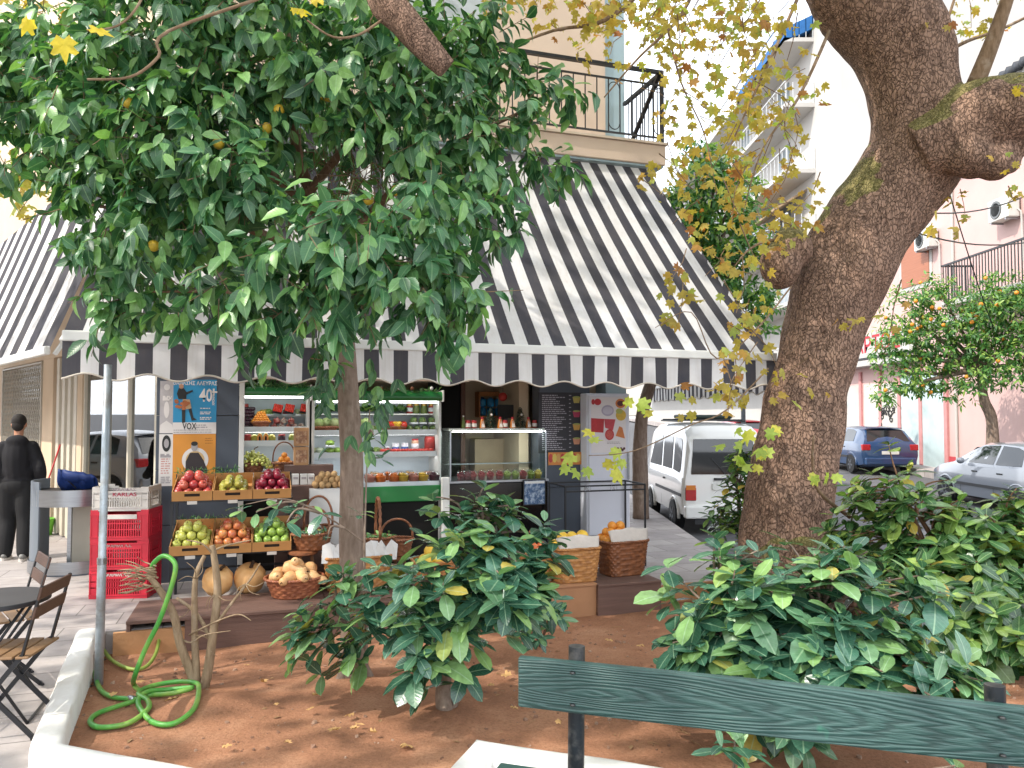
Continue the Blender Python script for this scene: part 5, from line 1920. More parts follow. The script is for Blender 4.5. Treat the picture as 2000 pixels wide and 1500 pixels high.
flat(t, 'figure', [(-w_ * .2, -h_ * .32), (-w_ * .2, 0), (-w_ * .1, h_ * .16), (w_ * .1, h_ * .16), (w_ * .22, h_ * .02), (w_ * .32, -h_ * .18), (w_ * .25, -h_ * .32)], mat('poster_brown', '#2c2224', 0.6), 3)
flat(t, 'figure', ell(0.0, h_ * .27, .034, .052), M_grey_ink, 4)
flat(t, 'figure', ell(0.0, h_ * .325, .035, .025), M_ink, 5)
lines(t, 'lettering', w_ * .25, w_ * .44, (h_ * .42, h_ * .38, h_ * .33), .006, mat('poster_ochre', '#8f5a16', 0.6), 2)
t, w_, h_ = poster('pale narrow bill with a faded statue, high beside the blue poster', 313, 744, 338, 846, mat('poster_faded', '#b9b4b6', 0.7, var=0.25, vs=12), .022)
flat(t, 'figure', ell(0, -h_ * .05, w_ * .2, h_ * .16), M_pw)
flat(t, 'figure', ell(0, h_ * .38, w_ * .22, h_ * .06), M_pw)
flat(t, 'figure', [(-w_ * .5, -h_ * .5), (w_ * .5, -h_ * .5), (w_ * .45, -h_ * .34), (0, -h_ * .26), (-w_ * .45, -h_ * .34)], M_pw)
lines(t, 'lettering', -w_ * .3, w_ * .4, (h_ * .2, h_ * .17, h_ * .14), .018, M_pw, 2)
t, w_, h_ = poster('white narrow bill with a dark oval seal and rows of small print', 311, 848, 338, 949, M_pw, .022)
flat(t, 'seal', ell(0, h_ * .32, w_ * .3, h_ * .16, 24), M_ink)
flat(t, 'seal', ell(0, h_ * .32, w_ * .17, h_ * .09, 24), M_grey_ink, 2)
lines(t, 'lettering', -w_ * .4, w_ * .4, (h_ * .1, h_ * .07), .025, M_grey_ink)
lines(t, 'lettering', -w_ * .35, w_ * .35, [h_ * .02 - i * h_ * .045 for i in range(7)], .012, mat('poster_pink_ink', '#c58f86', 0.6))
lines(t, 'lettering', -w_ * .35, w_ * .4, [-h_ * .33 - i * h_ * .035 for i in range(4)], .012, M_grey_ink)

# ---- chilled cabinets
M_green = mat('green_enamel', '#1c7436', 0.3, var=0.08, vs=3, coat=0.5)
M_cabwhite = mat('cabinet_white', '#c3cdd3', 0.4, var=0.06)
M_lamp = mat('lamp_strip', '#ffffff', 0.5, var=0.0, emit=5.0)
def cabinet(label, px0, px1, o, shelves, ybot, ptop, pbot, green_low=True):
    sa, za = FP(px0, ptop, o)
    sb, zb = FP(px1, pbot, o)
    pc = (px0 + px1) / 2
    t = sthing('chilled_cabinet', label, 'cabinet', sa, o, 0.05)
    w_ = sb - sa
    zt = FP(pc, ptop, o)[1] - .05
    zd = FP(pc, ybot, o)[1] - .05
    MB().bb(0.03, w_ - .03, .62, .66, .1, zt).build('back_panel', M_cabwhite, t)
    for x in (0, w_ - .03):
        MB().bb(x, x + .03, .02, .66, .1, zt + .02).build('side_panel', M_white_metal, t, bevel=.004)
    mb = MB()
    r = .055
    pts = [(-.04, zt - .1), (-.055, zt - .06), (-.045, zt - .015), (-.01, zt + .012), (.3, zt + .03), (.3, zt - .02), (0, zt - .1)]
    mb.prism(pts, ((-.01, 0, 0), (0, 1, 0), (0, 0, 1)), w_ + .02)
    mb.build('header', M_green, t, smooth=True, sharp=40)
    MB().bb(-.02, .0, -.06, .1, zt - .11, zt + .03).bb(w_, w_ + .02, -.06, .1, zt - .11, zt + .03).build('end_cap', M_white_metal, t, bevel=.006)
    MB().bb(.05, w_ - .05, .02, .06, zt - .125, zt - .105).build('lamp', M_lamp, t)
    for i, (py, dep, lamp) in enumerate(shelves):
        z = FP(pc, py, o - .12)[1] - .05
        sh = MB().bb(.032, w_ - .032, .12, .6, z - .02, z).build('shelf', M_white_metal, t)
        MB().bb(.033, w_ - .033, .108, .118, z - .03, z + .035).build('shelf_lip', mat('shelf_lip', '#cfd6d8', 0.3), sh)
        if lamp:
            MB().bb(.06, w_ - .06, .16, .19, z - .032, z - .022).build('lamp', M_lamp, sh)
    mb = MB().bb(.032, w_ - .032, -.02, .6, zd - .05, zd)
    mb.build('deck', M_cabwhite, t)
    if green_low:
        MB().bb(.0, w_, -.03, .02, zd - .24, zd - .052).build('kick_panel', M_green, t, bevel=.01)
    MB().bb(.0, w_, .03, .6, .0, zd - .06).build('plinth', M_dark, t)
    return t, zd + .05
cabL, zdL = cabinet('small green topped chilled cabinet of cut fruit and plums beside the slate pillar', 468, 604, -.05, [(839, .5, 1), (866, .5, 1)], 922, 756, 922, False)
cabR, zdR = cabinet('long green topped chilled cabinet of vegetables, jars and salad tubs', 610, 862, -.02, [(845, .5, 1), (888, .5, 1)], 942, 766, 942)
M_garl = L_orange
for tt, pxa, pxb, py, oo in ((cabL, 470, 600, 752, 0), (cabR, 612, 858, 764, 0)):
    lv = Leaves()
    for i in range(420):
        q = F(fs(rnd.uniform(pxa, pxb), py, .0), rnd.uniform(-.06, .02), FP((pxa + pxb) / 2, py, 0)[1] + rnd.uniform(-.02, .03))
        lv.add(Vector((so(q)[0] - so(tt.location)[0], -so(q)[1] + so(tt.location)[1], q.z - .05)), rdir(), rdir(), .06, .01)
    lv.build('fir_garland', L_orange, tt)
mb = MB()
for i, px in enumerate((655, 712, 745, 780, 805, 843)):
    s_, z_ = FP(px, 760, 0.04)
    o = sthing('bauble', 'small glass bauble resting in the fir garland over the long cabinet', 'bauble', s_, .04, z_ + .01, 'baubles in the cabinet garland')
    MB().ball((0, 0, 0), .022, 10, 8).build('ball', [M_paper, M_redplastic, M_lamp][0] if i % 2 else MW[1], o, smooth=True)
    MB().lathe([(.006, .018), (.006, .028), (0, .03)], n=8).build('cap', M_steel, o)

# --- products
def at(px, py, o):
    s_, z_ = FP(px, py, o)
    return F(s_, o, z_)
M_clear = glass_mat('clear_plastic', (0.95, 0.97, 0.97), .0, .08)
def mk_tub(name, lab, m, r, h, rt=1.15, lidm=None):
    def f():
        o = thing(name, lab, 'tub')
        MB().lathe([(r * .95, 0), (r * rt * .98, h * .8)], n=14).build('filling', m, o, smooth=True, sharp=40)
        mb = MB()
        for i in range(14):
            mb.ball((rnd.uniform(-.6, .6) * r, rnd.uniform(-.6, .6) * r, h * .8 + rnd.uniform(0, .02)), r * .28, 6, 4)
        mb.build('topping', m, o, smooth=True)
        MB().lathe([(r, 0), (r * rt, h * 1.05), (r * rt * 1.04, h * 1.06), (r * rt * .6, h * 1.3), (0, h * 1.34)], n=14).build('lid', lidm or M_clear, o, smooth=True)
        return o
    return f
def fm(n, a, b, rough=.45):
    return mat(n, a, rough, var=.5, vs=45, dirt=b, bump=.3, bs=60)
sal = [fm('salad_carrot', '#d9772a', '#c2561f'), fm('salad_mango', '#d39a3a', '#c0802a'), fm('salad_corn', '#d0ac3c', '#b0902a'), fm('salad_pink', '#c98a78', '#b56a5a'), fm('salad_plum', '#4f2433', '#351822')]
for i, (px, k, lb) in enumerate(((722, 3, 'pink'), (743, 0, 'carrot'), (770, 0, 'shredded carrot'), (787, 2, 'sweetcorn'), (808, 3, 'pale fruit'), (826, 2, 'yellow pineapple'), (848, 4, 'dark plum'))):
    p = at(px, 938, -.06)
    p.z = zdR + .002
    place(f'tub{k}', mk_tub('salad_tub', '', sal[k], .062, .085), p, (0, 0, 0), f'clear tub of {lb} salad on the lit deck of the long cabinet' if k in (0, 4, 2) else f'clear tub of {lb} cubes on the lit deck of the long cabinet')
for i, (px, k) in enumerate(((730, 1), (757, 0), (780, 3), (800, 1), (838, 3))):
    p = at(px, 925, -.26)
    p.z = zdR + .002
    place(f'tub{k}', mk_tub('salad_tub', '', sal[k], .062, .085), p, (0, 0, 1), 'salad tub in the second row on the deck of the long cabinet', 'second row salad tubs')
def shz(pc, py, o):
    return FP(pc, py, o - .12)[1]
zR1, zR2 = shz(736, 845, -.02), shz(736, 888, -.02)
zL1, zL2 = shz(536, 839, -.05), shz(536, 866, -.05)
def on(px, z, o):
    # place at pixel column px on height z at offset o
    s_, _ = FP(px, 800, o)
    return F(s_, o, z + .002)
mkT = mk_fruit('tomato', '', 'tomato', FM['tomato'], .036, APPLE, True)
for i in range(13):
    place('tomato', mkT, on(748 + i * 7.8, zR2, -.17) + UP * .032, (0, 0, i), 'red tomato in the front row of the middle shelf', 'tomatoes on the middle shelf')
def mk_can(name, cat, body, lid, r, h, band=None):
    def f():
        o = thing(name, '', cat)
        MB().lathe([(r * .96, 0), (r, .006), (r, h - .01), (r * .9, h)], n=16).build('body', body, o, smooth=True, sharp=40)
        MB().lathe([(r * .92, h), (r * .92, h + .018), (0, h + .02)], n=16).build('lid', lid, o, smooth=True, sharp=40)
        if band:
            MB().lathe([(r * 1.01, h * .25), (r * 1.01, h * .75)], n=16).build('label_band', band, o, smooth=True)
        return o
    return f
M_yog = mat('tub_white', '#d5d8de', 0.4, var=.06)
M_bluelab = mat('label_blue', '#2a4f95', 0.5, var=.4, vs=30)
M_redjar = fm('jar_red', '#a8322a', '#7d1f1f')
M_greenjar = fm('jar_green', '#6b7a3a', '#4f5f2a')
M_goldlid = mat('jar_lid_gold', '#b08d4a', .35, .6)
M_redlid = mat('jar_lid_red', '#a3222a', .4)
for px, lb in ((773, 'yogurt tub with a blue label, next to the tomatoes'), (791, 'yogurt tub with a blue label, next to the pale tall jar')):
    place('yog', mk_can('yogurt_tub', 'tub', M_yog, M_yog, .045, .11, M_bluelab), on(px, zR2, -.32), (0, 0, 0), 'white ' + lb)
place('talljar', mk_can('pickle_jar', 'jar', fm('jar_pale', '#c9a88a', '#a9745a'), M_redlid, .046, .16, M_yog), on(811, zR2, -.32), label='pale tall jar with a red lid on the middle shelf of the long cabinet')
place('bigred', mk_can('pickle_jar', 'jar', M_redjar, M_redjar, .07, .19), on(840, zR2, -.3), label='big jar of red peppers at the end of the middle shelf')
place('redsmall', mk_can('pickle_jar', 'jar', M_redjar, M_yog, .036, .07, M_yog), on(756, zR2, -.30), label='small red jar next to the yogurt tubs')
# packs of greens on the middle shelf, left
M_greenpack = fm('green_pack', '#8fae4a', '#6c8f35')
for i, (px, z, lb) in enumerate(((626, zR2, 'pale pack of leeks'), (645, zR2, 'bright green pack of celery'), (660, zR2, 'light green pack of lettuce'), (645, zR2 + .09, 'green pack stacked on the celery'), (690, zR2, 'green pack behind the tree trunk'))):
    o = thing('vegetable_pack', lb + ' on the middle shelf of the long cabinet', 'pack', on(px, z, -.3), TH)
    MB().bb(-.055, .055, -.08, .08, 0, .025).build('tray', M_yog, o, bevel=.006)
    MB().ball((0, 0, .05), (.056, .08, .036), 10, 6).build('contents', M_greenpack if i else fm('leek_pack', '#b8c2a8', '#8fa07a'), o, smooth=True)
# round veg row on the top shelf
mkC = mk_fruit('cabbage', '', 'vegetable', FM['cabbage'], .062, APPLE, False)
for i, px in enumerate((622, 637, 654, 700, 715)):
    place('cabbage', mkC, on(px, zR1 + .06, -.25 - .05 * (i % 2)) + UP * .055, (i, 0, i), 'round green cabbage on the top shelf of the long cabinet', 'cabbages on the top shelf')
def bowl(label, px, z, o, w_, m=MW[2], name='wicker_bowl'):
    p = on(px, z, o)
    t = thing(name, label, 'bowl', p, TH)
    wicker(t, w_, w_ * .8, w_ * .75, w_ * .6, .065, 3, m, 2, 18)
    return p
bowl('shallow wicker bowl under the round cabbages', 635, zR1, -.27, .3)
c = bowl('shallow wicker bowl of red and yellow peppers', 772, zR1, -.25, .26)
M_pepR, M_pepY = fruit_mat('pepper_red', '#b8241c', '#cc3a28', rough=.2), fruit_mat('pepper_yellow', '#dba824', '#e6bd3c', rough=.2)
PEP = [(0, -1), (.35, -1.05), (.6, -.8), (.85, 0), (.95, .5), (.6, .8), (.2, .6), (0, .55)]
mk1, mk2 = mk_fruit('pepper', '', 'pepper', M_pepR, .05, PEP, n=12), mk_fruit('pepper', '', 'pepper', M_pepY, .05, PEP, n=12)
for x, y, cc in ((-.08, 0, 1), (-.07, -.06, 1), (.08, .02, 1), (.09, -.05, 1), (0, -.05, 2), (.03, -.07, 2), (-.02, .04, 1)):
    place('pep%d' % cc, mk1 if cc == 1 else mk2, c + U * x - N * y + UP * .085, (1.4, 0.3, x * 30), ('red' if cc == 1 else 'yellow') + ' pepper in the shallow wicker bowl', ('red' if cc == 1 else 'yellow') + ' peppers in the bowl')
for i, (px, zz) in enumerate(((800, 0), (815, 0), (830, 0), (845, 0), (808, .1), (825, .1), (843, .1))):
    o = thing('herb_punnet', 'clear punnet of green herbs stacked at the end of the top shelf', 'punnet', on(px, zR1 + zz, -.3), TH, 'herb punnets on the top shelf')
    MB().bb(-.045, .045, -.06, .06, 0, .02).build('tray', M_yog, o)
    MB().ball((0, 0, .045), (.046, .06, .04), 8, 6).build('contents', fm('herb_mix', '#5c7a3c', '#a8a06a'), o, smooth=True)
zR0 = FP(736, 808, -.3)[1]
o = MB().bb(-.0, 1.45, -.3, 0, -.015, 0).build('wire_shelf', M_white_metal, cabR)
o.location = (.05, .6, zR0 - .05)
for i, (px, k) in enumerate(((800, 0), (813, 1), (828, 1), (843, 0), (856, 1))):
    place('topjar%d' % k, mk_can('pickle_jar', 'jar', [M_redjar, M_greenjar][k], M_goldlid, .042, .10, M_yog if k == 0 else None), on(px, zR0, -.42), label=['pickle jar of brown olives on the wire shelf under the green header', 'pickle jar of green olives on the wire shelf under the green header'][k], group=['brown olive jars', 'green olive jars'][k])
for i, px in enumerate((624, 642, 660, 712, 728, 745, 765, 782)):
    o = thing('lettuce', 'frilly lettuce head on the wire shelf under the green header', 'lettuce', on(px, zR0, -.42), i, 'lettuces on the wire shelf')
    lv = Leaves()
    for j in range(34):
        d = rdir()
        d.z = abs(d.z) * .8
        lv.add(Vector((0, 0, .02)) + d * .025, d, UP + rdir() * .3, .085, .07, .3, -.2)
    lv.build('leaves', [L_street, L_hedge, L_shrub][i % 3], o)
# more goods so that the shelves read as packed
M_pk = [fm('pack_green', '#7d9a45', '#a9bd78'), fm('pack_dark_green', '#3f6136', '#6a8a50'), fm('pack_purple', '#5c3a52', '#8a6a7c'), fm('pack_pale', '#b9bd94', '#8fa064'), fm('pack_red', '#a8382c', '#c9684a'), fm('pack_yellow', '#c2a63c', '#d8c878')]
def filler(px, z, o, k, lab, grp, w_=.05, h_=.075):
    def f():
        t = thing('vegetable_pack', '', 'pack')
        MB().bb(-w_, w_, -.06, .06, 0, .018).build('tray', M_yog, t)
        mb = MB()
        for i in range(9):
            mb.ball((rnd.uniform(-.7, .7) * w_, rnd.uniform(-.6, .6) * .06, h_ * rnd.uniform(.35, .8)), rnd.uniform(.016, .03), 7, 5)
        mb.build('contents', M_pk[k], t, smooth=True)
        return t
    place('fill%d' % k, f, on(px, z, o), (0, 0, TH), lab, grp)
nmk = ['light green', 'dark green', 'purple', 'pale', 'red', 'yellow']
for i, px in enumerate(range(662, 735, 9)):
    filler(px, zR1, -.3, [1, 0, 3, 1, 2, 0, 1, 3, 0][i], nmk[[1, 0, 3, 1, 2, 0, 1, 3, 0][i]] + ' vegetable pack on the top shelf behind the tree trunk', nmk[[1, 0, 3, 1, 2, 0, 1, 3, 0][i]] + ' packs behind the trunk')
for i, px in enumerate((620, 632, 672, 684, 702, 714, 726, 738)):
    k = [3, 0, 1, 3, 0, 5, 1, 0][i]
    filler(px, zR2, -.42, k, nmk[k] + ' pack at the back of the middle shelf of the long cabinet', nmk[k] + ' packs at the back of the middle shelf')
for i, px in enumerate((617, 628, 640, 652, 664)):
    k = [1, 2, 0, 1, 3][i]
    filler(px, zdR + .0, -.2, k, nmk[k] + ' pack on the deck at the near end of the long cabinet', nmk[k] + ' packs on the long deck')
for i, px in enumerate((750, 762, 788, 800)):
    k = [4, 5, 4, 0][i]
    filler(px, zR1, -.45, k, nmk[k] + ' pack behind the pepper bowl', nmk[k] + ' packs behind the peppers')
for i, px in enumerate((484, 512, 527, 560, 585, 596)):
    k = [4, 5, 0, 4, 3, 5][i]
    filler(px, FP(536, 812, -.3)[1], -.46, k, nmk[k] + ' pack on the wire shelf of the small cabinet', nmk[k] + ' packs in the small cabinet')
for i, px in enumerate((520, 534, 578, 592)):
    k = [1, 5, 4, 0][i]
    filler(px, zdL, -.35, k, nmk[k] + ' pack behind the grapes in the small cabinet', nmk[k] + ' packs behind the grapes')
# left cabinet
p_ = lambda px, z, o: on(px, z, o)
for i, (px, py) in enumerate(((543, 797), (566, 797), (596, 797))):
    o = thing('berry_punnet', 'tilted punnet of red berries at the top of the small cabinet', 'punnet', at(px, py, -.35), TH, 'berry punnets')
    o.rotation_euler = (R(58), R(12), TH)
    MB().bb(-.055, .055, -.055, .055, -.045, -.005).build('tray', M_black, o, bevel=.008)
    mb = MB()
    for a in range(5):
        for b_ in range(5):
            mb.ball((-.042 + a * .021, -.042 + b_ * .021, .0), .013, 7, 5)
    mb.build('berries', FM['tomato'], o, smooth=True)
o = MB().bb(0, .78, 0, .25, -.012, 0).build('wire_shelf', M_white_metal, cabL)
zL0 = FP(536, 812, -.3)[1]
o.location = (.04, .38, zL0 - .05)
place('bigred2', mk_can('pickle_jar', 'jar', M_redjar, M_redjar, .045, .12), on(478, zL0, -.42), label='red jar at the top corner of the small cabinet')
mkPl = mk_fruit('plum', '', 'plum', FM['plum'], .026, APPLE, False, 10)
for i in range(6):
    for j in range(5):
        place('plum', mkPl, on(472 + j * 5.2 + (i % 2) * 2, zL1 + .03 + i * .042, -.25 - (.02 * i)), (i, j, 0), 'dark plum stacked in the corner of the small cabinet', 'dark plums')
c = bowl('wicker bowl heaped with small orange kumquats', 510, zL1 + .02, -.24, .2)
M_kum = mk_fruit('kumquat', '', 'kumquat', FM['orange'], .017, [(math.sin(math.pi * i / 6), -math.cos(math.pi * i / 6)) for i in range(7)], False, 8)
for k in range(5):
    n = 7 - k
    for i in range(n):
        for j in range(2):
            place('kumquat', M_kum, c + U * ((i - (n - 1) / 2) * .03) + N * (.05 - j * .05 - k * .008) + UP * (.075 + k * .025), (0, 0, i), 'small orange kumquat heaped in the wicker bowl', 'kumquats in the bowl')
M_cutm = [fm('cut_melon_red', '#c9574f', '#d9b0a0'), fm('cut_melon_white', '#d8c4b5', '#b5493f')]
for i, (px, zz) in enumerate(((536, 0), (549, 0), (562, 0), (575, 0), (542, .07), (556, .07), (570, .07), (588, 0))):
    k = i % 2
    place('cutcup%d' % k, mk_tub('fruit_cup', '', M_cutm[k], .036, .05), on(px, zL1 + zz, -.28), (R(25), 0, i), ['clear cup of red melon pieces in the small cabinet', 'clear cup of white and red fruit slices in the small cabinet'][k], ['red melon cups', 'white fruit cups'][k])
def halves(px, o):
    t = thing('papaya_half', 'papaya half showing its orange flesh and dark seeds on the middle shelf', 'papaya', on(px, zL2 + .06, o), TH, 'papaya halves')
    MB().ball((0, .01, 0), (.034, .03, .06), 12, 8).build('skin', FM['papaya'], t, smooth=True)
    MB().prism(ell(0, 0, .031, .056), ((0, -.017, 0), (1, 0, 0), (0, 0, 1)), .002).build('flesh', mat('papaya_flesh', '#d98a3a', .5, var=.1), t)
    MB().prism(ell(0, -.005, .011, .03), ((0, -.0195, 0), (1, 0, 0), (0, 0, 1)), .002).build('seeds', M_dark, t)
halves(508, -.2)
halves(520, -.2)
mkMa = mk_fruit('mango', '', 'mango', FM['papaya'], .048, [(0, -1.1), (.5, -1), (.85, -.4), (.9, .2), (.6, .9), (.25, 1.1), (0, 1.12)], False)
for px in (497, 532, 571):
    place('mango', mkMa, on(px, zL2, -.22) + UP * .05, (.1, .1, px), 'green yellow mango standing on the middle shelf', 'mangoes')
for px, lb in ((484, 'jar of red jam next to the mangoes'), (551, 'dark jar of fig jam in the middle of the shelf')):
    place('jam' + lb[:3], mk_can('jam_jar', 'jar', M_redjar if lb[0] == 'j' else FM['plum'], M_redlid, .042, .085), on(px, zL2, -.22), label=lb)
# bottom deck of the small cabinet
pg = on(495, zdL, -.12)
t = thing('wicker_bowl', 'wicker bowl under a heap of pale green grapes', 'bowl', pg, TH)
wicker(t, .28, .22, .2, .16, .1, 4, MW[1], 2, 18)
g = thing('grape_bunch', 'big heap of pale green grapes spilling over its wicker bowl', 'grapes', pg + UP * .1)
mb = MB()
for i in range(150):
    a = rnd.uniform(0, 6.28)
    q = rnd.random() ** .5
    mb.ball((.2 * q * math.cos(a), .14 * q * math.sin(a), .12 * (1 - q * q) + rnd.uniform(-.05, .02)), .018, 7, 5)
mb.build('berries', FM['grape'], g, smooth=True)
MB().tube([(0, 0, .1), (.02, 0, .17), (.06, 0, .19)], .006, 5).build('stalk', M_twig, g)
po = on(556, zdL, -.08)
t = thing('handled_basket', 'small handled basket of clementines in the small cabinet', 'basket', po, TH)
wicker(t, .26, .22, .2, .17, .1, 4, MW[1], 2, 18)
handle(t, .25, .1, .34, MW[1], .008)
mkCl = mk_fruit('clementine', '', 'clementine', FM['orange'], .034, [(math.sin(math.pi * i / 8), -math.cos(math.pi * i / 8)) for i in range(9)], False, 12)
heap('clem', mkCl, po + UP * .06, 3, 3, .034, 3, 'bright clementine in the small handled basket', 'clementines in the handled basket')
# pine boxes and white cartons before the cabinets
M_pine = mat('pine_box', '#b58a5f', .7, var=.3, vs=12)
for i, (px, py, h_, lb) in enumerate(((588, 905, .2, 'pine box with printed front, lower of two between the cabinets'), (588, 868, .2, 'pine box with printed front, upper of two between the cabinets'))):
    p = at(px, 908, .18)
    p.z += i * .215 - .0
    t = thing('pine_box', lb, 'box', p, TH)
    MB().bb(-.08, .08, -.05, .1, 0, .205).build('body', M_pine, t, bevel=.004)
    flat_ = MB().bb(-.06, .06, -.052, -.0505, .03, .17)
    flat_.build('printed_front', fm('print_brown', '#9a6a48', '#d0b08a'), t)
pz = at(588, 908, .18).z
MB_ = MB().bb(-.18, .35, -.1, .12, 0, pz - .0)
o = MB_.build('goods_table', M_wood, None)
o.location = F(fs(588, 908, .18), .18, 0)
o.rotation_euler.z = TH
tag(o, 'plain dark table between the cabinets holding the pine boxes', 'table')
for i, px in enumerate((562, 577, 593, 607)):
    t = thing('white_carton', 'small white printed carton in the row before the small cabinet', 'carton', at(px, 946, .42), TH, 'white cartons in a row')
    MB().bb(-.036, .036, -.04, .04, 0, .115).build('box', M_paper, t, bevel=.003)
    MB().bb(-.025, .025, -.042, -.0405, .06, .085).build('print', M_grey_ink, t)
zc = at(590, 946, .42).z
o = MB().bb(-.2, .5, -.18, .12, 0, zc - .002).build('goods_table', M_wood, None)
o.location = F(fs(575, 946, .42), .42, 0)
o.rotation_euler.z = TH
tag(o, 'dark plinth under the row of white cartons and potatoes', 'table')
zp = FP(640, 952, .55)[1]
o = MB().bb(-.2, .2, -.12, .14, 0, zp).build('paper_box', M_paper, None, bevel=.006)
o.location = F(fs(640, 952, .55), .55, 0)
o.rotation_euler.z = TH
tag(o, 'tall white box topped with potatoes beside the orange tree trunk', 'box')
mkPo = mk_fruit('potato', '', 'potato', FM['potato'], .036, [(0, -1), (.6, -.9), (.95, -.3), (.9, .4), (.6, 1.0), (0, 1.2)], False)
heap('potato', mkPo, F(fs(640, 952, .55), .55, zp - .0), 5, 4, .036, 3, 'brown potato heaped on the white box', 'potatoes on the white box')

# ---- glass counter with juice cups
sa, za = FP(868, 838, .15)
sb, _ = FP(1070, 838, .15)
zt = za
zm = FP(960, 938, .15)[1]
t = sthing('glass_counter', 'black juice counter with a glass case of fruit cups', 'counter', sa, .15)
w_ = sb - sa
MB().bb(.04, w_, 0, .62, .05, zm - .03).build('base', mat('black_gloss', '#101114', .15, var=.2, spec=.6), t, bevel=.01)
MB().bb(-.02, w_ + .01, -.01, .63, zm - .028, zm).build('deck', M_steel, t, bevel=.004)
MB().bb(.1, w_ - .02, .05, .55, zt - .03, zt).build('top_shelf', mat('pale_counter_top', '#c4cbc6', .3), t, bevel=.004)
MB().bb(.12, w_ - .05, .06, .09, zt - .042, zt - .031).build('lamp', mat('counter_lamp', '#ffffff', .5, var=0.0, emit=22.0), t)
f = MB()
for x in (.08, w_ - .02):
    for y in (.02, .56):
        f.bb(x - .008, x + .008, y - .008, y + .008, zm, zt - .03)
f.build('frame', M_steel, t)
MB().bb(.09, w_ - .03, .016, .022, zm + .005, zt - .035).build('front_glass', M_glass, t)
MB().bb(.07, .076, .03, .55, zm + .005, zt - .035).build('side_glass', M_glass, t)
MB().bb(w_ - .014, w_ - .008, .03, .55, zm + .005, zt - .035).build('side_glass', M_glass, t)
MB().bb(-.03, .06, -.03, .05, .1, zm + .05).build('end_post', M_white_metal, t, bevel=.006)
MB().bb(.1, w_ - .02, .42, .54, zm + .17, zm + .18).build('inner_shelf', M_steel, t)
cup_cols = [fm('cup_berry', '#7a2030', '#4f1420'), fm('cup_red', '#a33a3c', '#7a2228'), fm('cup_kiwi', '#8f9a4a', '#6f8038'), fm('cup_pine', '#c2ab52', '#a58f3a')]
cl = [(900, 0), (912, 0), (923, 1), (940, 1), (957, 1), (975, 1), (990, 2), (1006, 2), (1021, 1), (1036, 2), (1050, 3)]
nmc = ['dark berries', 'red pomegranate', 'green kiwi', 'yellow pineapple']
for px, k in cl:
    p = on(px, zm, .05)
    place('jcup%d' % k, mk_tub('fruit_cup', '', cup_cols[k], .04, .10, 1.25), p, (R(18), 0, TH), f'clear cup of {nmc[k]} behind the counter glass', f'{nmc[k]} cups in the counter')
# jars and bottles on top
M_honey = mat('honey', '#b06a30', .25, var=.2)
M_whitelab = mat('white_label', '#d5cdc6', .6)
for i, (px, k) in enumerate(((905, 0), (914, 1), (926, 1), (942, 2), (977, 2), (986, 1), (1001, 2), (1032, 2), (1044, 1), (1056, 2))):
    lb = ['slim bottle at the end of the counter top', 'squat jar with a red lid on the counter top', 'cone shaped honey bottle on the counter top'][k]
    def mkj(k=k):
        o = thing(['juice_bottle', 'jam_jar', 'honey_bottle'][k], '', 'bottle' if k != 1 else 'jar')
        if k == 2:
            MB().lathe([(.04, 0), (.042, .01), (.022, .1), (.016, .115)], n=14).build('body', M_honey, o, smooth=True)
            MB().lathe([(.018, .115), (.018, .14), (0, .142)], n=12).build('cap', M_redlid, o, smooth=True, sharp=40)
            MB().prism([(-.022, .012), (.022, .012), (.011, .095), (-.011, .095)], ((0, -.044, 0), (1, 0, .0), (0, .25, 1)), .001).build('paper_label', M_whitelab, o)
        elif k == 1:
            MB().lathe([(.034, 0), (.036, .01), (.036, .07), (.03, .08)], n=14).build('body', M_redjar, o, smooth=True)
            MB().lathe([(.032, .08), (.032, .1), (0, .102)], n=12).build('lid', M_redlid, o, smooth=True, sharp=40)
            MB().lathe([(.0365, .018), (.0365, .062)], n=14).build('label_band', M_whitelab, o)
        else:
            MB().lathe([(.022, 0), (.022, .09), (.01, .12), (.01, .15), (0, .152)], n=12).build('body', M_greenjar, o, smooth=True)
            MB().lathe([(.012, .14), (.012, .16), (0, .162)], n=10).build('cap', M_whitelab, o)
        return o
    place('jar_%d' % k, mkj, on(px, zt, -.05), (0, 0, TH), lb, ['slim bottles', 'squat jars on the counter', 'honey bottles on the counter'][k])
for px, lb in ((958, 'small dark fir tree with a white bauble on the counter'), (1016, 'small dark fir tree behind the screen on the counter')):
    o = thing('tabletop_fir', lb, 'plant', on(px, zt, -.1), TH)
    lv = Leaves()
    for i in range(520):
        f = rnd.random() ** .7
        a = rnd.uniform(0, 6.28)
        r = .075 * f * rnd.uniform(.5, 1)
        lv.add(Vector((r * math.cos(a), r * math.sin(a), .27 - .25 * f)), Vector((math.cos(a), math.sin(a), -.3)), UP, .035, .008)
    lv.build('needles', mat('fir_needles', '#1b3324', .6), o)
    MB().tube([(0, 0, 0), (0, 0, .24)], .012, 6).build('stem', M_twig, o)
    MB().ball((.0, -.05, .17), .016, 8, 6).build('bauble', M_whitelab, o, smooth=True)
o = thing('screen', 'dark till screen on a stand behind the counter bottles', 'screen', on(988, zt, -.2), TH + .1)
MB().bb(-.11, .11, 0, .02, .13, .30).build('panel', M_dark, o, bevel=.005)
MB().bb(-.03, .03, .0, .03, 0, .13).build('stand', M_black, o)
o.location.z = zt
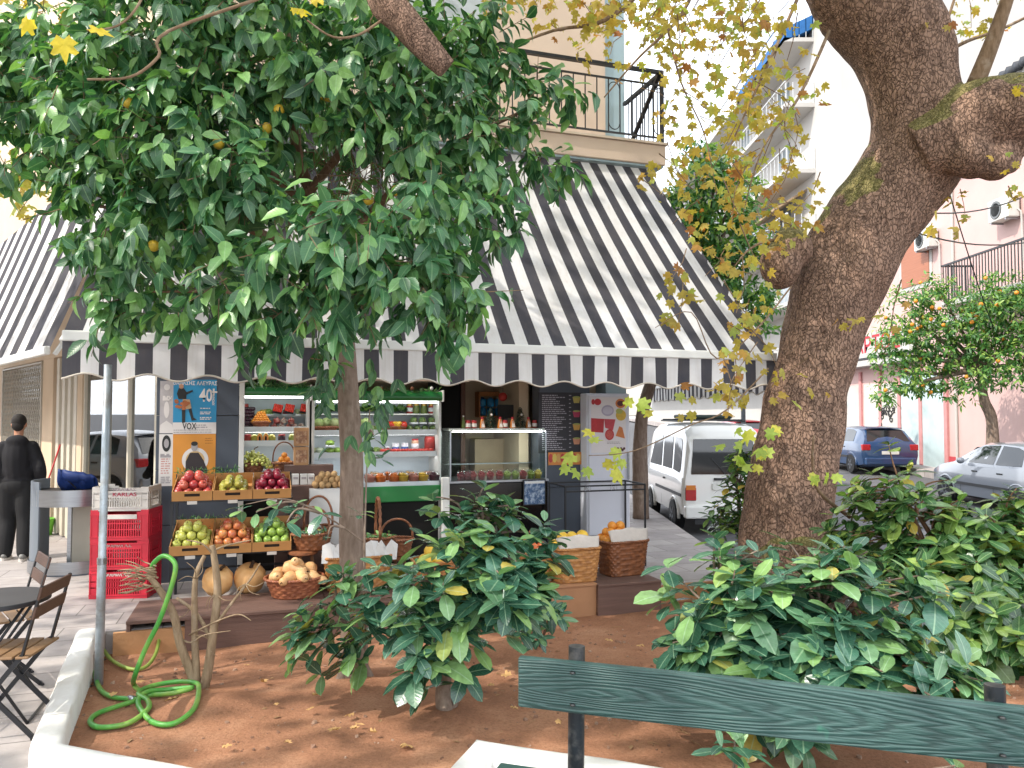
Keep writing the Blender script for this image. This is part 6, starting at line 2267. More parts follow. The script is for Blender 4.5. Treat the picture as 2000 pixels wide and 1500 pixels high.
# back wall shelves with blue packs, red ball
o = sthing('wall_shelf', 'orange framed wall shelf with blue packs behind the counter', 'shelf', fs(962, 790, -1.2), -1.2, FP(962, 815, -1.2)[1])
MB().bb(-.2, .2, 0, .2, 0, .02).bb(-.2, .2, 0, .2, .3, .36).bb(-.2, -.18, 0, .2, .02, .3).bb(.18, .2, 0, .2, .02, .3).build('frame', mat('orange_wood', '#a8672f', .6, var=.3), o)
for i in range(3):
    for j in range(2):
        q = thing('blue_pack', 'round blue pack on the orange framed wall shelf', 'pack', o.location + U * (-.12 + i * .12) - N * .1 + UP * (.022 + j * .13), TH, 'blue packs')
        MB().lathe([(.045, 0), (.055, .03), (.055, .1), (.02, .12), (0, .12)], n=12).build('body', mat('blue_pack', '#2f86b8', .4, var=.3, vs=20), q, smooth=True)
        MB().lathe([(.03, .1), (.02, .13), (0, .13)], n=10).build('top', M_bluelab, q, smooth=True)
o = sthing('paper_ball', 'red round lantern hanging over the till screen', 'lantern', fs(982, 775, -.6), -.6, FP(982, 775, -.6)[1])
MB().ball((0, 0, 0), .06, 14, 10).build('ball', mat('lantern_red', '#b8332a', .6), o, smooth=True)
MB().tube([(0, 0, .06), (0, 0, .5)], .003, 4).build('string', M_black, o)
o = sthing('plant_print', 'framed grey green leaf print on the back wall', 'picture', fs(1012, 800, -1.3), -1.3, FP(1012, 800, -1.3)[1])
MB().bb(-.15, .15, 0, .02, -.2, .2).build('frame', M_cream_frame, o)
MB().bb(-.13, .13, -.003, -.001, -.18, .18).build('print', fm('leaf_print', '#6f7a6a', '#b5b8a8'), o)
o = sthing('brown_cabinet', 'brown cupboard behind the counter under the hanging lantern', 'cupboard', fs(975, 850, -1.0), -1.0, .05)
MB().bb(-.35, .4, 0, .3, 0, FP(975, 812, -1.0)[1] - .02 - .35).build('body', mat('cupboard_wood', '#b79d7c', .6, var=.2), o, bevel=.004)
MB().bb(-.33, .02, -.012, -.002, .05, 1.0).build('door', mat('cupboard_door', '#a58d6e', .6, var=.2), o)
MB().bb(.03, .38, -.012, -.002, .05, 1.0).build('door', mat('cupboard_door', '#a58d6e', .6, var=.2), o)
# small screen on the counter front
a, b, z0, z1 = rect_on(1022, 937, 1066, 986, .19)
o = sthing('photo_panel', 'framed blue picture panel hung on the black counter front', 'picture', (a + b) / 2, .19, (z0 + z1) / 2)
hw, hh = (b - a) / 2, (z1 - z0) / 2
MB().bb(-hw, hw, 0, .02, -hh, hh).build('frame', M_black, o, bevel=.004)
MB().bb(-hw + .015, hw - .015, -.003, -.001, -hh + .015, hh - .015).build('print', fm('print_blue', '#41648f', '#c7d5e3'), o)
flat(o, 'print_band', [(-hw + .02, hh - .05), (hw - .02, hh - .05), (hw - .02, hh - .02), (-hw + .02, hh - .02)], M_paper, 4)

# ---- menu board
a, b, z0, z1 = rect_on(1052, 766, 1139, 884, .03)
o = sthing('menu_board', 'black menu board with rows of white print and four drinks', 'board', (a + b) / 2, .03, (z0 + z1) / 2)
hw, hh = (b - a) / 2, (z1 - z0) / 2
MB().bb(-hw, hw, 0, .02, -hh, hh).build('panel', mat('menu_black', '#24232b', .5, var=.1), o, bevel=.003)
lines(o, 'lettering', -hw * .85, hw * .25, [hh * (.9 - i * .066) for i in range(28)], .0115, mat('menu_print', '#9b98a0', .6), 1, .5)
lines(o, 'lettering', hw * .36, hw * .46, [hh * (.9 - i * .132) for i in range(14)], .0115, mat('menu_print', '#9b98a0', .6), 1, .1)
for i, (cz, col, nm) in enumerate(((.75, '#b8a85a', 'drink_yellow'), (.28, '#b03a5a', 'drink_pink'), (-.15, '#c79a4a', 'drink_amber'), (-.62, '#c98a6a', 'drink_peach'))):
    mm = mat(nm, col, .6)
    flat(o, 'drink_print', [(hw * .58, hh * (cz - .1)), (hw * .82, hh * (cz - .1)), (hw * .88, hh * (cz + .1)), (hw * .52, hh * (cz + .1))], mm, 2)
    flat(o, 'drink_print', ell(hw * .7, hh * (cz + .1), hw * .16, hh * .03), mat('drink_garnish', '#9aa35a', .6), 3)
a, b, z0, z1 = rect_on(1072, 884, 1141, 907, .05)
o = sthing('fruit_banner', 'narrow printed fruit strip under the menu board', 'banner', (a + b) / 2, .05, (z0 + z1) / 2)
hw, hh = (b - a) / 2, (z1 - z0) / 2
MB().bb(-hw, hw, 0, .02, -hh, hh).build('panel', mat('strip_orange', '#cf8340', .6), o)
for i in range(9):
    flat(o, 'fruit_print', ell(-hw * .9 + i * hw * .22, hh * .1, hw * .12, hh * .7), mat(['p_red', 'p_yel', 'p_org'][i % 3], ['#b8403a', '#d6c060', '#cfa05a'][i % 3], .6), 1 + i * .3)

# ---- white upright fridge with a fruit poster
a, b, z0, z1 = rect_on(1147, 768, 1233, 1080, .25)
o = sthing('upright_fridge', 'tall white fridge with a printed fruit poster beside the menu board', 'fridge', a, .25)
w_ = b - a
z1 -= 0
M_fr = mat('fridge_white', '#c9ccd6', .35, var=.06, vs=2)
MB().bb(.0, w_, .03, .72, .06, z1).build('body', M_fr, o, bevel=.012)
MB().bb(.02, w_ - .02, 0, .028, .12, z1 - .02).build('door', M_fr, o, bevel=.01)
MB().bb(.05, w_ - .05, .05, .7, .0, .058).build('plinth', M_black, o)
MB().bb(w_ - .05, w_ - .03, -.03, -.004, 1.0, 1.35).build('handle', M_steel, o, bevel=.004)
zp0, zp1 = FP(1190, 884, .25)[1], z1 - .05
x0, x1 = .05, w_ - .07
cx, cz = (x0 + x1) / 2, (zp0 + zp1) / 2
hw, hh = (x1 - x0) / 2, (zp1 - zp0) / 2
ps = sthing('fruit_poster', 'pale poster of red juice, strawberries and citrus stuck on the fridge door', 'poster', a + cx, .253, cz)
MB().bb(-hw, hw, 0, .002, -hh, hh).build('sheet', mat('poster_pale', '#d3cfd0', .4, var=.05), ps)
M_pr, M_py, M_po = mat('print_red', '#b9262c', .4, var=.35, vs=14), mat('print_yellow', '#d2b03c', .4, var=.3, vs=14), mat('print_orange', '#cf7a3a', .4, var=.3, vs=14)
flat(ps, 'print', [(-hw, -hh * .25), (-hw * .3, -hh * .28), (-hw * .25, hh * .22), (-hw, hh * .25)], M_pr, 1)
flat(ps, 'print', [(-hw * .2, -hh * .1), (hw * .25, -hh * .2), (hw * .4, hh * .2), (-hw * .25, hh * .22)], mat('print_rose', '#c4404c', .4, var=.4, vs=14), 1)
flat(ps, 'print', ell(hw * .05, -hh * .35, hw * .26, hh * .2), M_pr, 2)
flat(ps, 'print', ell(hw * .05, -hh * .35, hw * .2, hh * .15), mat('print_coral', '#cf5a50', .4, var=.5, vs=40), 3)
flat(ps, 'print', ell(-hw * .62, hh * .83, hw * .2, hh * .12), M_pr, 1)
flat(ps, 'print', ell(-hw * .88, hh * .83, hw * .1, hh * .1), M_pr, 1)
flat(ps, 'print', ell(hw * .7, hh * .78, hw * .3, hh * .17), M_po, 1)
flat(ps, 'print', ell(hw * .7, hh * .78, hw * .2, hh * .1), mat('print_seed', '#5a2a2a', .4), 2)
flat(ps, 'print', ell(hw * .72, hh * .35, hw * .3, hh * .2), M_py, 1)
flat(ps, 'print', ell(hw * .62, hh * .5, hw * .2, hh * .1), mat('print_lime', '#a9b05a', .4, var=.3), 2)
flat(ps, 'print', [(hw * .4, -hh * .4), (hw * .95, -hh * .5), (hw * .8, -hh * .1), (hw * .62, -hh * .05)], M_po, 1)
flat(ps, 'print', ell(-hw * .05, hh * .52, hw * .36, hh * .2), mat('print_mauve', '#a9a4b8', .4), 1)
flat(ps, 'print', ell(-hw * .05, hh * .52, hw * .28, hh * .14), mat('print_mauve_pale', '#c0bccb', .4), 2)
for i in range(7):
    flat(ps, 'print', ell(hw * (.35 + .09 * i), -hh * (.86 + .05 * (i % 2)), hw * .07, hh * .05, 10), mat('print_maroon', '#4a1a2c', .4), 2 + i * .2)
lines(ps, 'lettering', -hw * .1, hw * .7, (-hh * .62, -hh * .67), .008, M_grey_ink, 2)
# ---- empty black wire stand
o = sthing('wire_stand', 'empty black metal frame stand before the white fridge', 'stand', fs(1092, 1010, .6), .6)
sw = fs(1245, 1010, .6) - fs(1092, 1010, .6)
zt_ = FP(1100, 950, .75)[1]
mb = MB()
for x in (0, sw):
    for y in (-.2, .33):
        mb.bar((x, y, 0), (x, y, zt_), .018)
    mb.bar((x, -.2, zt_), (x, .33, zt_), .018)
    mb.bar((x, -.2, .3), (x, .33, .3), .018)
for y in (-.2, .33):
    mb.bar((0, y, zt_), (sw, y, zt_), .018)
    mb.bar((0, y, .3), (sw, y, .3), .018)
mb.bar((0, -.2, zt_ - .06), (sw, -.2, zt_ - .06), .018)
mb.build('frame', M_black, o)
mb = MB()
for x in (0.28, .62):
    mb.tube([(x + .04 * math.cos(q), -.212, zt_ - .03 + .025 * math.sin(q * 2)) for q in np.linspace(0, 6.28, 17)], .003, 4)
mb.build('scroll', M_steel, o)
# ------------------------------------------------------------ plastic crates
def mk_crate(m, W_=.56, D_=.38, H_=.305, tall_rim=False):
    def f():
        o = thing('plastic_crate', '', 'crate')
        mb = MB()
        t = .012
        # solid frame bands
        for (x0, x1, y0, y1) in ((-W_ / 2, W_ / 2, -D_ / 2, -D_ / 2 + t), (-W_ / 2, W_ / 2, D_ / 2 - t, D_ / 2), (-W_ / 2, -W_ / 2 + t, -D_ / 2 + t, D_ / 2 - t), (W_ / 2 - t, W_ / 2, -D_ / 2 + t, D_ / 2 - t)):
            alongx = (x1 - x0) > (y1 - y0)
            L0, L1 = (x0, x1) if alongx else (y0, y1)
            def bx(a, b, z0, z1, out=0.0):
                if alongx:
                    s_ = -1 if y0 < 0 else 1
                    mb.bb(a, b, y0 + (s_ * out if s_ < 0 else 0), y1 + (s_ * out if s_ > 0 else 0), z0, z1)
                else:
                    s_ = -1 if x0 < 0 else 1
                    mb.bb(x0 + (s_ * out if s_ < 0 else 0), x1 + (s_ * out if s_ > 0 else 0), a, b, z0, z1)
            bx(L0, L1, 0.0, .035)
            bx(L0, L1, .105, .115)
            bx(L0, L1, .165, .175)
            e = .075
            bx(L0, L0 + e, .035, H_)
            bx(L1 - e, L1, .035, H_)
            bx(L0 + e, L1 - e, H_ - .105, H_ - .05)
            if alongx and not tall_rim:
                # dipped rim in the middle, corners higher
                bx(L0 + e, L0 + e + .04, H_ - .05, H_ - .02)
                bx(L1 - e - .04, L1 - e, H_ - .05, H_ - .02)
            else:
                bx(L0 + e, L1 - e, H_ - .05, H_)
            # slots
            n = int((L1 - L0 - 2 * e) / .022)
            for i in range(n + 1):
                a = L0 + e + (L1 - L0 - 2 * e) * i / n
                bx(a - .0055, a + .0055, .035, H_ - .105)
            # ribs proud of the frame
            for z in (.03, H_ - .055):
                bx(L0, L1, z, z + .012, .006)
            k = 4
            for i in range(k + 1):
                a = L0 + .004 + (L1 - L0 - .016) * i / k
                if i in (0, k):
                    bx(a, a + .01, .042, H_ - .055, .006)
            for a in (L0 + e - .008, L1 - e):
                bx(a, a + .008, .042, H_ - .055, .005)
        mb.build('side', m, o)
        MB().bb(-W_ / 2 + t, W_ / 2 - t, -D_ / 2 + t, D_ / 2 - t, .0, .012).build('bottom', m, o)
        return o
    return f
pc = G(222, 1170, 0.0) + Vector((0.02, .20, 0))
crz = R(6)
H_ = .305
labs = ['lowest red slotted plastic crate of the stack', 'middle red slotted plastic crate of the stack', 'topmost red slotted plastic crate, right under the white one']
for i in range(3):
    o = place('crate_red', mk_crate(M_redplastic), pc + UP * (i * .288), (0, 0, crz + rnd.uniform(-.02, .02)), labs[i])
    if i == 2:
        MB().bb(-.13, .17, -.2, -.193, .215, .26).build('blank_sticker', M_tag, o)
    else:
        text_into('lettering', 'ΦΑΡΜΑ Α.Ε.', .042, M_tag, o, (0, -.1935, .235), (R(90), 0, 0), bold=.001)
o = place('crate_white', mk_crate(M_greyplastic, .54, .37, .24, False), pc + UP * (3 * .288 + .005), (0, 0, crz), 'white slotted plastic crate with red lettering on top of the red stack')
text_into('lettering', 'KARLAS', .055, mat('crate_letter_red', '#a8324a', .6), o, (.04, -.1885, .165), (R(90), 0, 0), sx=1.2, bold=.001)
text_into('lettering', 'ΨΑΛΙΔΑΣ', .035, mat('crate_letter_grey', '#8f7f86', .6), o, (.04, -.1885, .213), (R(90), 0, 0), sx=1.4, bold=.001)

# ------------------------------------------------------------ curved steel serving stand
p = G(118, 1122, 0.0) + Vector((0.0, .36, 0))
o = thing('serving_stand', 'curved grey and steel serving stand on the pavement behind the crates', 'stand', p, R(10))
def arc(r, a0, a1, n=24):
    return [(r * math.cos(a0 + (a1 - a0) * i / n), r * math.sin(a0 + (a1 - a0) * i / n)) for i in range(n + 1)]
def curved(name, r, a0, a1, z0, z1, m, t=.012):
    mb = MB()
    A, B = arc(r, a0, a1), arc(r - t, a0, a1)
    n = len(A)
    vs = [(x, y, z0) for x, y in A] + [(x, y, z1) for x, y in A] + [(x, y, z0) for x, y in B] + [(x, y, z1) for x, y in B]
    fsx = []
    for i in range(n - 1):
        fsx += [(i, i + 1, n + i + 1, n + i), (2 * n + i + 1, 2 * n + i, 3 * n + i, 3 * n + i + 1), (n + i, n + i + 1, 3 * n + i + 1, 3 * n + i), (i + 1, i, 2 * n + i, 2 * n + i + 1)]
    fsx += [(0, n, 3 * n, 2 * n), (n - 1, 3 * n - 1, 4 * n - 1, 2 * n - 1)]
    mb.add(vs, fsx)
    return mb.build(name, m, o, smooth=True, sharp=40)
M_greyp = mat('grey_panel', '#6d7680', .4, var=.15, vs=2)
curved('band', .50, R(200), R(345), .78, .97, M_steel)
curved('back_panel', .50, R(150), R(235), .0, 1.06, M_greyp, .02)
curved('foot_band', .52, R(195), R(340), .02, .16, M_steel, .015)
MB().prism(arc(.49, R(150), R(345), 28), ((0, 0, .93), (1, 0, 0), (0, 1, 0)), .012).build('tray', M_black, o)
MB().prism(arc(.50, R(150), R(345), 28), ((0, 0, .0), (1, 0, 0), (0, 1, 0)), .02).build('base', M_greyp, o)
MB().bb(-.02, .02, -.30, -.26, .02, .93).build('post', M_steel, o)
MB().bb(-.1, .34, .0, .02, .02, .93).build('cream_panel', M_cream_frame, o)
b = thing('blue_bag', 'crumpled dark blue bag lying in the curved serving stand', 'bag', p + Vector((.05, -.08, .945)), R(10))
mb = MB()
mb.grid(lambda u, v: (-.17 + .4 * u + .02 * math.sin(v * 6), -.08 + .14 * math.sin(v * 3.14) * -1 + .05 * noise.noise(Vector((u * 4, v * 4, 1))), .26 * (1 - abs(v - .5) * 2) * (1 - .3 * u) + .03 * noise.noise(Vector((u * 6, v * 5, 4)))), 18, 14)
mb.build('cloth', mat('navy_cloth', '#10306f', .6, var=.3, vs=8), b, smooth=True, solid=.006)
MB().tube([(-.1, -.1, .2), (-.06, -.2, .12), (0, -.14, .03)], .008, 6).build('strap', M_black, b)

# broom and green dustpan
p = G(62, 1050, 0.0)
o = thing('broom', 'red handled broom leaning on the cream wing behind the serving stand', 'broom', p)
top = P(118, 868, p.y + .25)
MB().tube([(0, 0, .16), tuple(Vector(top) - Vector(p))], .013, 8).build('stick', mat('red_stick', '#b52a2c', .4), o, smooth=True)
MB().box((0, 0, .1), (.26, .06, .14)).build('brush', mat('broom_green', '#6fae3a', .7, var=.3, vs=40), o, bevel=.02)
p2 = G(66, 1046, 0) + Vector((.12, .05, 0))
o = thing('bucket', 'lime green plastic bucket on the pavement by the broom', 'bucket', p2)
MB().lathe([(.11, 0), (.145, .24), (.15, .25), (.14, .25), (.10, .03), (0, .03)], n=20).build('body', mat('lime_plastic', '#6fb83a', .4), o, smooth=True, sharp=50)
MB().tube([(-.14 * math.cos(a), .02, .24 - .12 * math.sin(a)) for a in np.linspace(0, 3.14, 13)], .004, 5).build('handle', M_steel, o)

# ------------------------------------------------------------ galvanised pole
pb = Gs(192, 1335)
ptop = P(211, 712, pb.y + .02)
o = thing('awning_pole', 'slim galvanised pole standing in the corner of the planter', 'pole', pb)
MB().tube([(0, 0, -.2), tuple((Vector(ptop) - pb) * .38), tuple((Vector(ptop) - pb) * .385), tuple(Vector(ptop) - pb)], [.031, .031, .027, .027], 14).build('shaft', mat('galvanised', '#b0bac2', .45, .5, var=.25, vs=9, dirt='#7d7468'), o, smooth=True)
MB().tube([tuple((Vector(ptop) - pb) * .37), tuple((Vector(ptop) - pb) * .39)], .034, 14).build('collar', M_steel, o)

# ------------------------------------------------------------ hose
def hp(px, py, h=.02):
    q = Gs(px, py)
    z_ = noise.noise(Vector((q.x * 0.9, q.y * 0.9, 0))) * 0.028 + 0.06 * math.exp(-((q.x + 2.05) ** 2 + (q.y - 5.1) ** 2) / .09)
    return q + UP * (h + z_ + .004)
o = thing('garden_hose', 'bright green garden hose looped on the soil and hung over the bare shrub', 'hose', hp(330, 1360))
yA = b8.y - .22
pts = [hp(283, 1368, .03), hp(262, 1345, .03), P(264, 1318, yA), P(285, 1265, yA), P(310, 1215, yA), P(332, 1155, yA), P(343, 1110, yA), P(335, 1092, yA + .02), P(318, 1086, yA + .04), P(302, 1098, yA + .06), P(296, 1110, yA + .08)]
sm = smooth_path([tuple(p) for p in pts], 8)
M_hose = mat('hose_green', '#4a9a40', .4, var=.2, vs=6, dirt='#8ba04a')
def rel(l):
    return [tuple(Vector(q) - o.location) for q in l]
MB().tube(rel(sm), .0165, 10).build('raised_length', M_hose, o, smooth=True)
pts = [hp(196, 1288, .06), hp(183, 1280, .05), hp(182, 1300, .03), hp(192, 1345, .02), hp(215, 1366, .02), hp(250, 1372, .02), hp(268, 1376, .02), hp(230, 1388, .02), hp(190, 1402, .02), hp(176, 1418, .02), hp(195, 1430, .02), hp(250, 1424, .02), hp(288, 1402, .02), hp(288, 1384, .03), hp(270, 1372, .05), hp(290, 1356, .05), hp(340, 1346, .05), hp(380, 1352, .05), hp(388, 1375, .03), hp(378, 1405, .02), hp(340, 1425, .02), hp(300, 1424, .02), hp(276, 1402, .02), hp(270, 1382, .03), hp(288, 1368, .05), hp(330, 1358, .03), hp(375, 1361, .03), hp(340, 1368, .02), hp(300, 1366, .02), hp(283, 1368, .03)]
sm = smooth_path([tuple(p) for p in pts], 8)
MB().tube(rel(sm), .0165, 10).build('coil', M_hose, o, smooth=True)
pts = [hp(200, 1280, .05), hp(220, 1296, .03), hp(255, 1308, .02), hp(285, 1303, .02), hp(305, 1285, .06), hp(313, 1262, .14), hp(320, 1248, .2)]
sm = smooth_path([tuple(p) for p in pts], 8)
MB().tube(rel(sm), .0145, 10).build('far_length', mat('hose_olive', '#8aa045', .5, var=.2), o, smooth=True)
MB().tube(rel([hp(311, 1268, .12), hp(317, 1254, .18)]), .02, 10).build('clip', M_steel, o, smooth=True)
MB().tube(rel([hp(252, 1371, .022), hp(262, 1374, .022)]), .021, 10).build('clip', M_steel, o, smooth=True)

# ------------------------------------------------------------ park bench
def bench_wood():
    t = NT('green_painted_wood')
    v0 = t.coord('Object')
    mp = t.n('Mapping')
    mp.inputs['Scale'].default_value = (1.5, 0.0, 17.0)
    mp.inputs['Location'].default_value = (-1.1, 0.0, -13.4)
    t.l(v0, mp.inputs['Vector'])
    nn_ = t.n('TexNoise')
    nn_.inputs['Scale'].default_value = 0.9
    nn_.inputs['Detail'].default_value = 4
    t.l(mp.outputs[0], nn_.inputs['Vector'])
    va = t.n('VectorMath', operation='MULTIPLY_ADD')
    t.l(nn_.outputs['Color'], va.inputs[0])
    va.inputs[1].default_value = (1.1, 0, 1.1)
    t.l(mp.outputs[0], va.inputs[2])
    wv = t.n('TexWave', wave_type='RINGS', rings_direction='SPHERICAL', wave_profile='SIN')
    wv.inputs['Scale'].default_value = 1.6
    wv.inputs['Distortion'].default_value = 1.2
    wv.inputs['Detail'].default_value = 2
    t.l(va.outputs[0], wv.inputs['Vector'])
    fine = t.noise(t.coord('Object', (2.0, 60, 75)), 2.6, 5, .7)
    c = t.mixc(t.ramp(wv.outputs['Fac'], [(.05, 0.0), (.5, 1.0)]), '#223836', '#33504c')
    c = t.mixc(t.ramp(fine, [(.35, .5), (.55, 0.0)]), c, '#1c302f')
    c = t.mixc(t.ramp(t.noise(v0, 1.2, 4), [(.4, .35), (.7, 0.0)]), c, '#40605b')
    c = t.mixc(t.ramp(t.noise(v0, 5, 3), [(.70, 0.0), (.74, .4)]), c, '#3f8a70')
    t.l(c, t.b.inputs['Base Color'])
    t.b.inputs['Roughness'].default_value = .38
    b = t.bump(wv.outputs['Fac'], .5, .006)
    t.l(t.bump(fine, .5, .003, b), t.b.inputs['Normal'])
    return t.m
M_bench = bench_wood()
A = P(1014, 1325, 3.16)
B = P(2010, 1444, 2.62)
zc = (A.z + B.z) / 2
A.z = B.z = zc
bx = (B - A)
L = bx.length
rzb = math.atan2(bx.y, bx.x)
bn = thing('park_bench', 'dark green wooden park bench seen from its backrest side', 'bench', Vector((A.x, A.y, 0)), rzb)
MB().bb(0, L + .35, -.02, .02, zc - .099, zc + .099).build('backrest', M_bench, bn, bevel=.008)
MB().bb(-.06, L + .4, -.20, -.06, .425, .46).build('seat', M_bench, bn, bevel=.008)
MB().bb(-.06, L + .4, -.37, -.22, .425, .46).build('seat', M_bench, bn, bevel=.008)
MB().bb(-.06, L + .4, -.54, -.39, .425, .46).build('seat', M_bench, bn, bevel=.008)
M_post = mat('post_paint', '#20272d', .4, .3, var=.4, vs=18, dirt='#6d6a66')
for px in (1126, 1944):
    q = P(px, 1290 if px < 1500 else 1378, 3.1 if px < 1500 else 2.65)
    # local x of the post
    a, b_ = ray(px, 1350)
    # intersect ray with bench plane
    dirv = Vector((a, 1, 0))
    nb = Vector((-math.sin(rzb), math.cos(rzb), 0))
    tt = (bn.location.dot(nb) + .045) / dirv.dot(nb)
    xl = (dirv * tt - bn.location).dot(Vector((math.cos(rzb), math.sin(rzb), 0)))
    po = MB().tube([(xl, -.005, 0), (xl, .030, .42), (xl, .052, zc + .145)], [.033, .033, .033], 16).build('post', M_post, bn, smooth=True, sharp=50)
    for dz in (-.065, .06):
        MB().lathe([(.0, .008), (.009, .006), (.012, 0)], n=10).build('bolt', M_post, bn, smooth=True).location = (xl, -.024, zc + dz)
        bn.children[-1].rotation_euler = (R(90), 0, 0)
    MB().bar((xl, .0, .4), (xl, -.5, .4), .045, .03).build('seat_bracket', M_post, bn)
    MB().tube([(xl, -.5, .4), (xl, -.46, 0)], .026, 12).build('leg', M_post, bn, smooth=True)

# ------------------------------------------------------------ bistro table and folding chairs
M_slat = mat('acacia_slat', '#8a6a4a', .55, var=.35, vs=6, bump=.2, bs=40, stretch=(1, 8, 8))
M_slatd = mat('walnut_slat', '#553c30', .55, var=.35, vs=6, bump=.2, bs=40, stretch=(1, 8, 8))
tp_ = P(-10, 1167, 4.75)
o = thing('bistro_table', 'round black bistro table on thin crossed legs beside the planter', 'table', Vector((tp_.x, tp_.y, 0)), .3)
zt = tp_.z
MB().lathe([(0, zt - .03), (.29, zt - .03), (.30, zt - .025), (.30, zt - .004), (.296, zt), (0, zt)], n=48).build('table_top', mat('table_black', '#26272b', .5, var=.1), o, smooth=True, sharp=40)
for sx in (-1, 1):
    MB().tube([(-.24, sx * .2, 0), (.2, sx * .14, zt - .03)], .009, 8).build('leg', M_black, o, smooth=True)
    MB().tube([(.24, sx * .18, 0), (-.2, sx * .16, zt - .03)], .009, 8).build('leg', M_black, o, smooth=True)
MB().tube([(-.24, -.2, .01), (-.24, .2, .01)], .008, 8).build('foot_rail', M_black, o)
MB().tube([(.24, -.18, .01), (.24, .18, .01)], .008, 8).build('foot_rail', M_black, o)
def mk_chair():
    # faces -x locally: backrest at +x side
    c = thing('folding_chair', '', 'chair')
    for sy in (-.19, .19):
        MB().bar((-.20, sy, 0), (.17, sy * .97, .47), .012, .026).bar((.17, sy * .97, .46), (.27, sy * .97, .86), .012, .026).build('back_leg', M_black, c)
        MB().bar((.24, sy * .9, 0), (-.19, sy * .9, .455), .012, .026).build('front_leg', M_black, c)
        MB().tube([(.24, sy * .9 - .03, .008), (.24, sy * .9 + .05, .008)], .010, 8).build('foot', M_black, c)
    for z, x in ((.12, -.115), (.0, 0)):
        if z:
            MB().tube([(x, -.19, z), (x, .19, z)], .006, 6).build('stretcher', M_black, c)
    for k in range(5):
        x = -.2 + k * .085
        MB().bb(x, x + .07, -.2, .2, .455, .47).build('seat_slat', M_slat, c, bevel=.004)
    for (x, z) in ((.262, .82), (.235, .71)):
        MB().box((x, 0, z), (.014, .40, .075), rot=Matrix.Rotation(.24, 3, 'Y')).build('back_slat', M_slatd, c, bevel=.004)
    return c
q = G(62, 1352, 0.0)
place('chair', mk_chair, Vector((-3.50, 5.28, 0)), (0, 0, R(42)), 'folding chair with brown slats on the far side of the round table')
place('chair', mk_chair, Vector((-2.98, 4.58, 0)), (0, 0, R(8)), 'folding chair with pale seat slats nearest the white planter wall', None, 1.0)

# ------------------------------------------------------------ person
def limb_mesh(chains, voxel, name, m, parent, infl=0.0, balls=()):
    mb = MB()
    for pts in chains:
        sm = smooth_path([tuple(p) for p in pts], 4)
        mb.tube([q[:3] for q in sm], [q[3] + infl for q in sm], 14)
        mb.ball(sm[0][:3], sm[0][3] + infl, 12, 8)
        mb.ball(sm[-1][:3], sm[-1][3] + infl, 12, 8)
    for c, r in balls:
        mb.ball(c, tuple(x + infl for x in r), 16, 12)
    t = mb.build('tmp', m)
    r = t.modifiers.new('r', 'REMESH')
    r.mode = 'VOXEL'
    r.voxel_size = voxel
    s = t.modifiers.new('s', 'SMOOTH')
    s.iterations = 4
    s.factor = .5
    dg = bpy.context.evaluated_depsgraph_get()
    dg.update()
    me = bpy.data.meshes.new_from_object(t.evaluated_get(dg))
    bpy.data.objects.remove(t)
    me.polygons.foreach_set('use_smooth', [True] * len(me.polygons))
    me.materials.clear()
    me.materials.append(m)
    o = bpy.data.objects.new(name, me)
    C.objects.link(o)
    o.parent = parent
    return o
pp = G(30, 1092, 0)
per = thing('person', 'person in a black hoodie and black trousers walking away, grey soled trainers on their feet', 'person', pp, R(18))
# local frame: faces +y (away from the camera)
M_skin = mat('skin', '#b98468', .55, var=.08, vs=10)
M_hood = mat('black_hoodie', '#15141a', .9, var=.35, vs=5, bump=.4, bs=9)
M_trou = mat('black_trousers', '#17171a', .85, var=.3, vs=5, bump=.4, bs=7)
hip = .94
body_ch = [
    [(0, 0, hip, .13), (0, -.01, 1.1, .125), (0, -.015, 1.28, .14), (0, -.01, 1.42, .12), (0, 0, 1.5, .06), (0, .015, 1.57, .052), (0, .02, 1.62, .055)],
    [(-.155, 0, 1.42, .05), (-.225, -.02, 1.25, .046), (-.265, -.06, 1.12, .042), (-.22, .06, 1.06, .036), (-.15, .17, 1.03, .028)],
    [(.155, 0, 1.42, .05), (.225, -.02, 1.25, .046), (.27, -.07, 1.12, .042), (.25, .03, 1.02, .036), (.2, .14, .97, .028)],
    [(-.09, 0, .92, .085), (-.1, .03, .7, .075), (-.105, .06, .5, .058), (-.11, .02, .3, .052), (-.115, .0, .09, .036)],
    [(.09, 0, .92, .085), (.1, -.02, .7, .075), (.11, -.02, .5, .058), (.115, -.06, .3, .052), (.12, -.12, .1, .036)],
]
fing = []
for sx, hx, hy, hz in ((-1, -.15, .17, 1.03), (1, .2, .14, .97)):
    pass
    inx = .06 * -sx
    fing.append([(hx, hy, hz, .026), (hx + inx * .6, hy + .045, hz - .005, .03), (hx + inx, hy + .075, hz - .01, .028)])
    for k in range(4):
        kk = (k - 1.5) * .019
        ln = (.055, .065, .06, .045)[k]
        b0 = (hx + inx, hy + .075, hz - .01 + kk)
        fing.append([(*b0, .0095), (b0[0] + inx * .5, b0[1] + ln * .6, b0[2], .0088), (b0[0] + inx * .95, b0[1] + ln * .75, b0[2] - .006, .008), (b0[0] + inx * 1.25, b0[1] + ln * .45, b0[2] - .01, .0072)])
    fing.append([(hx + inx * .4, hy + .03, hz + .02, .012), (hx + inx * .8, hy + .05, hz + .05, .0105), (hx + inx * 1.3, hy + .075, hz + .06, .0085)])
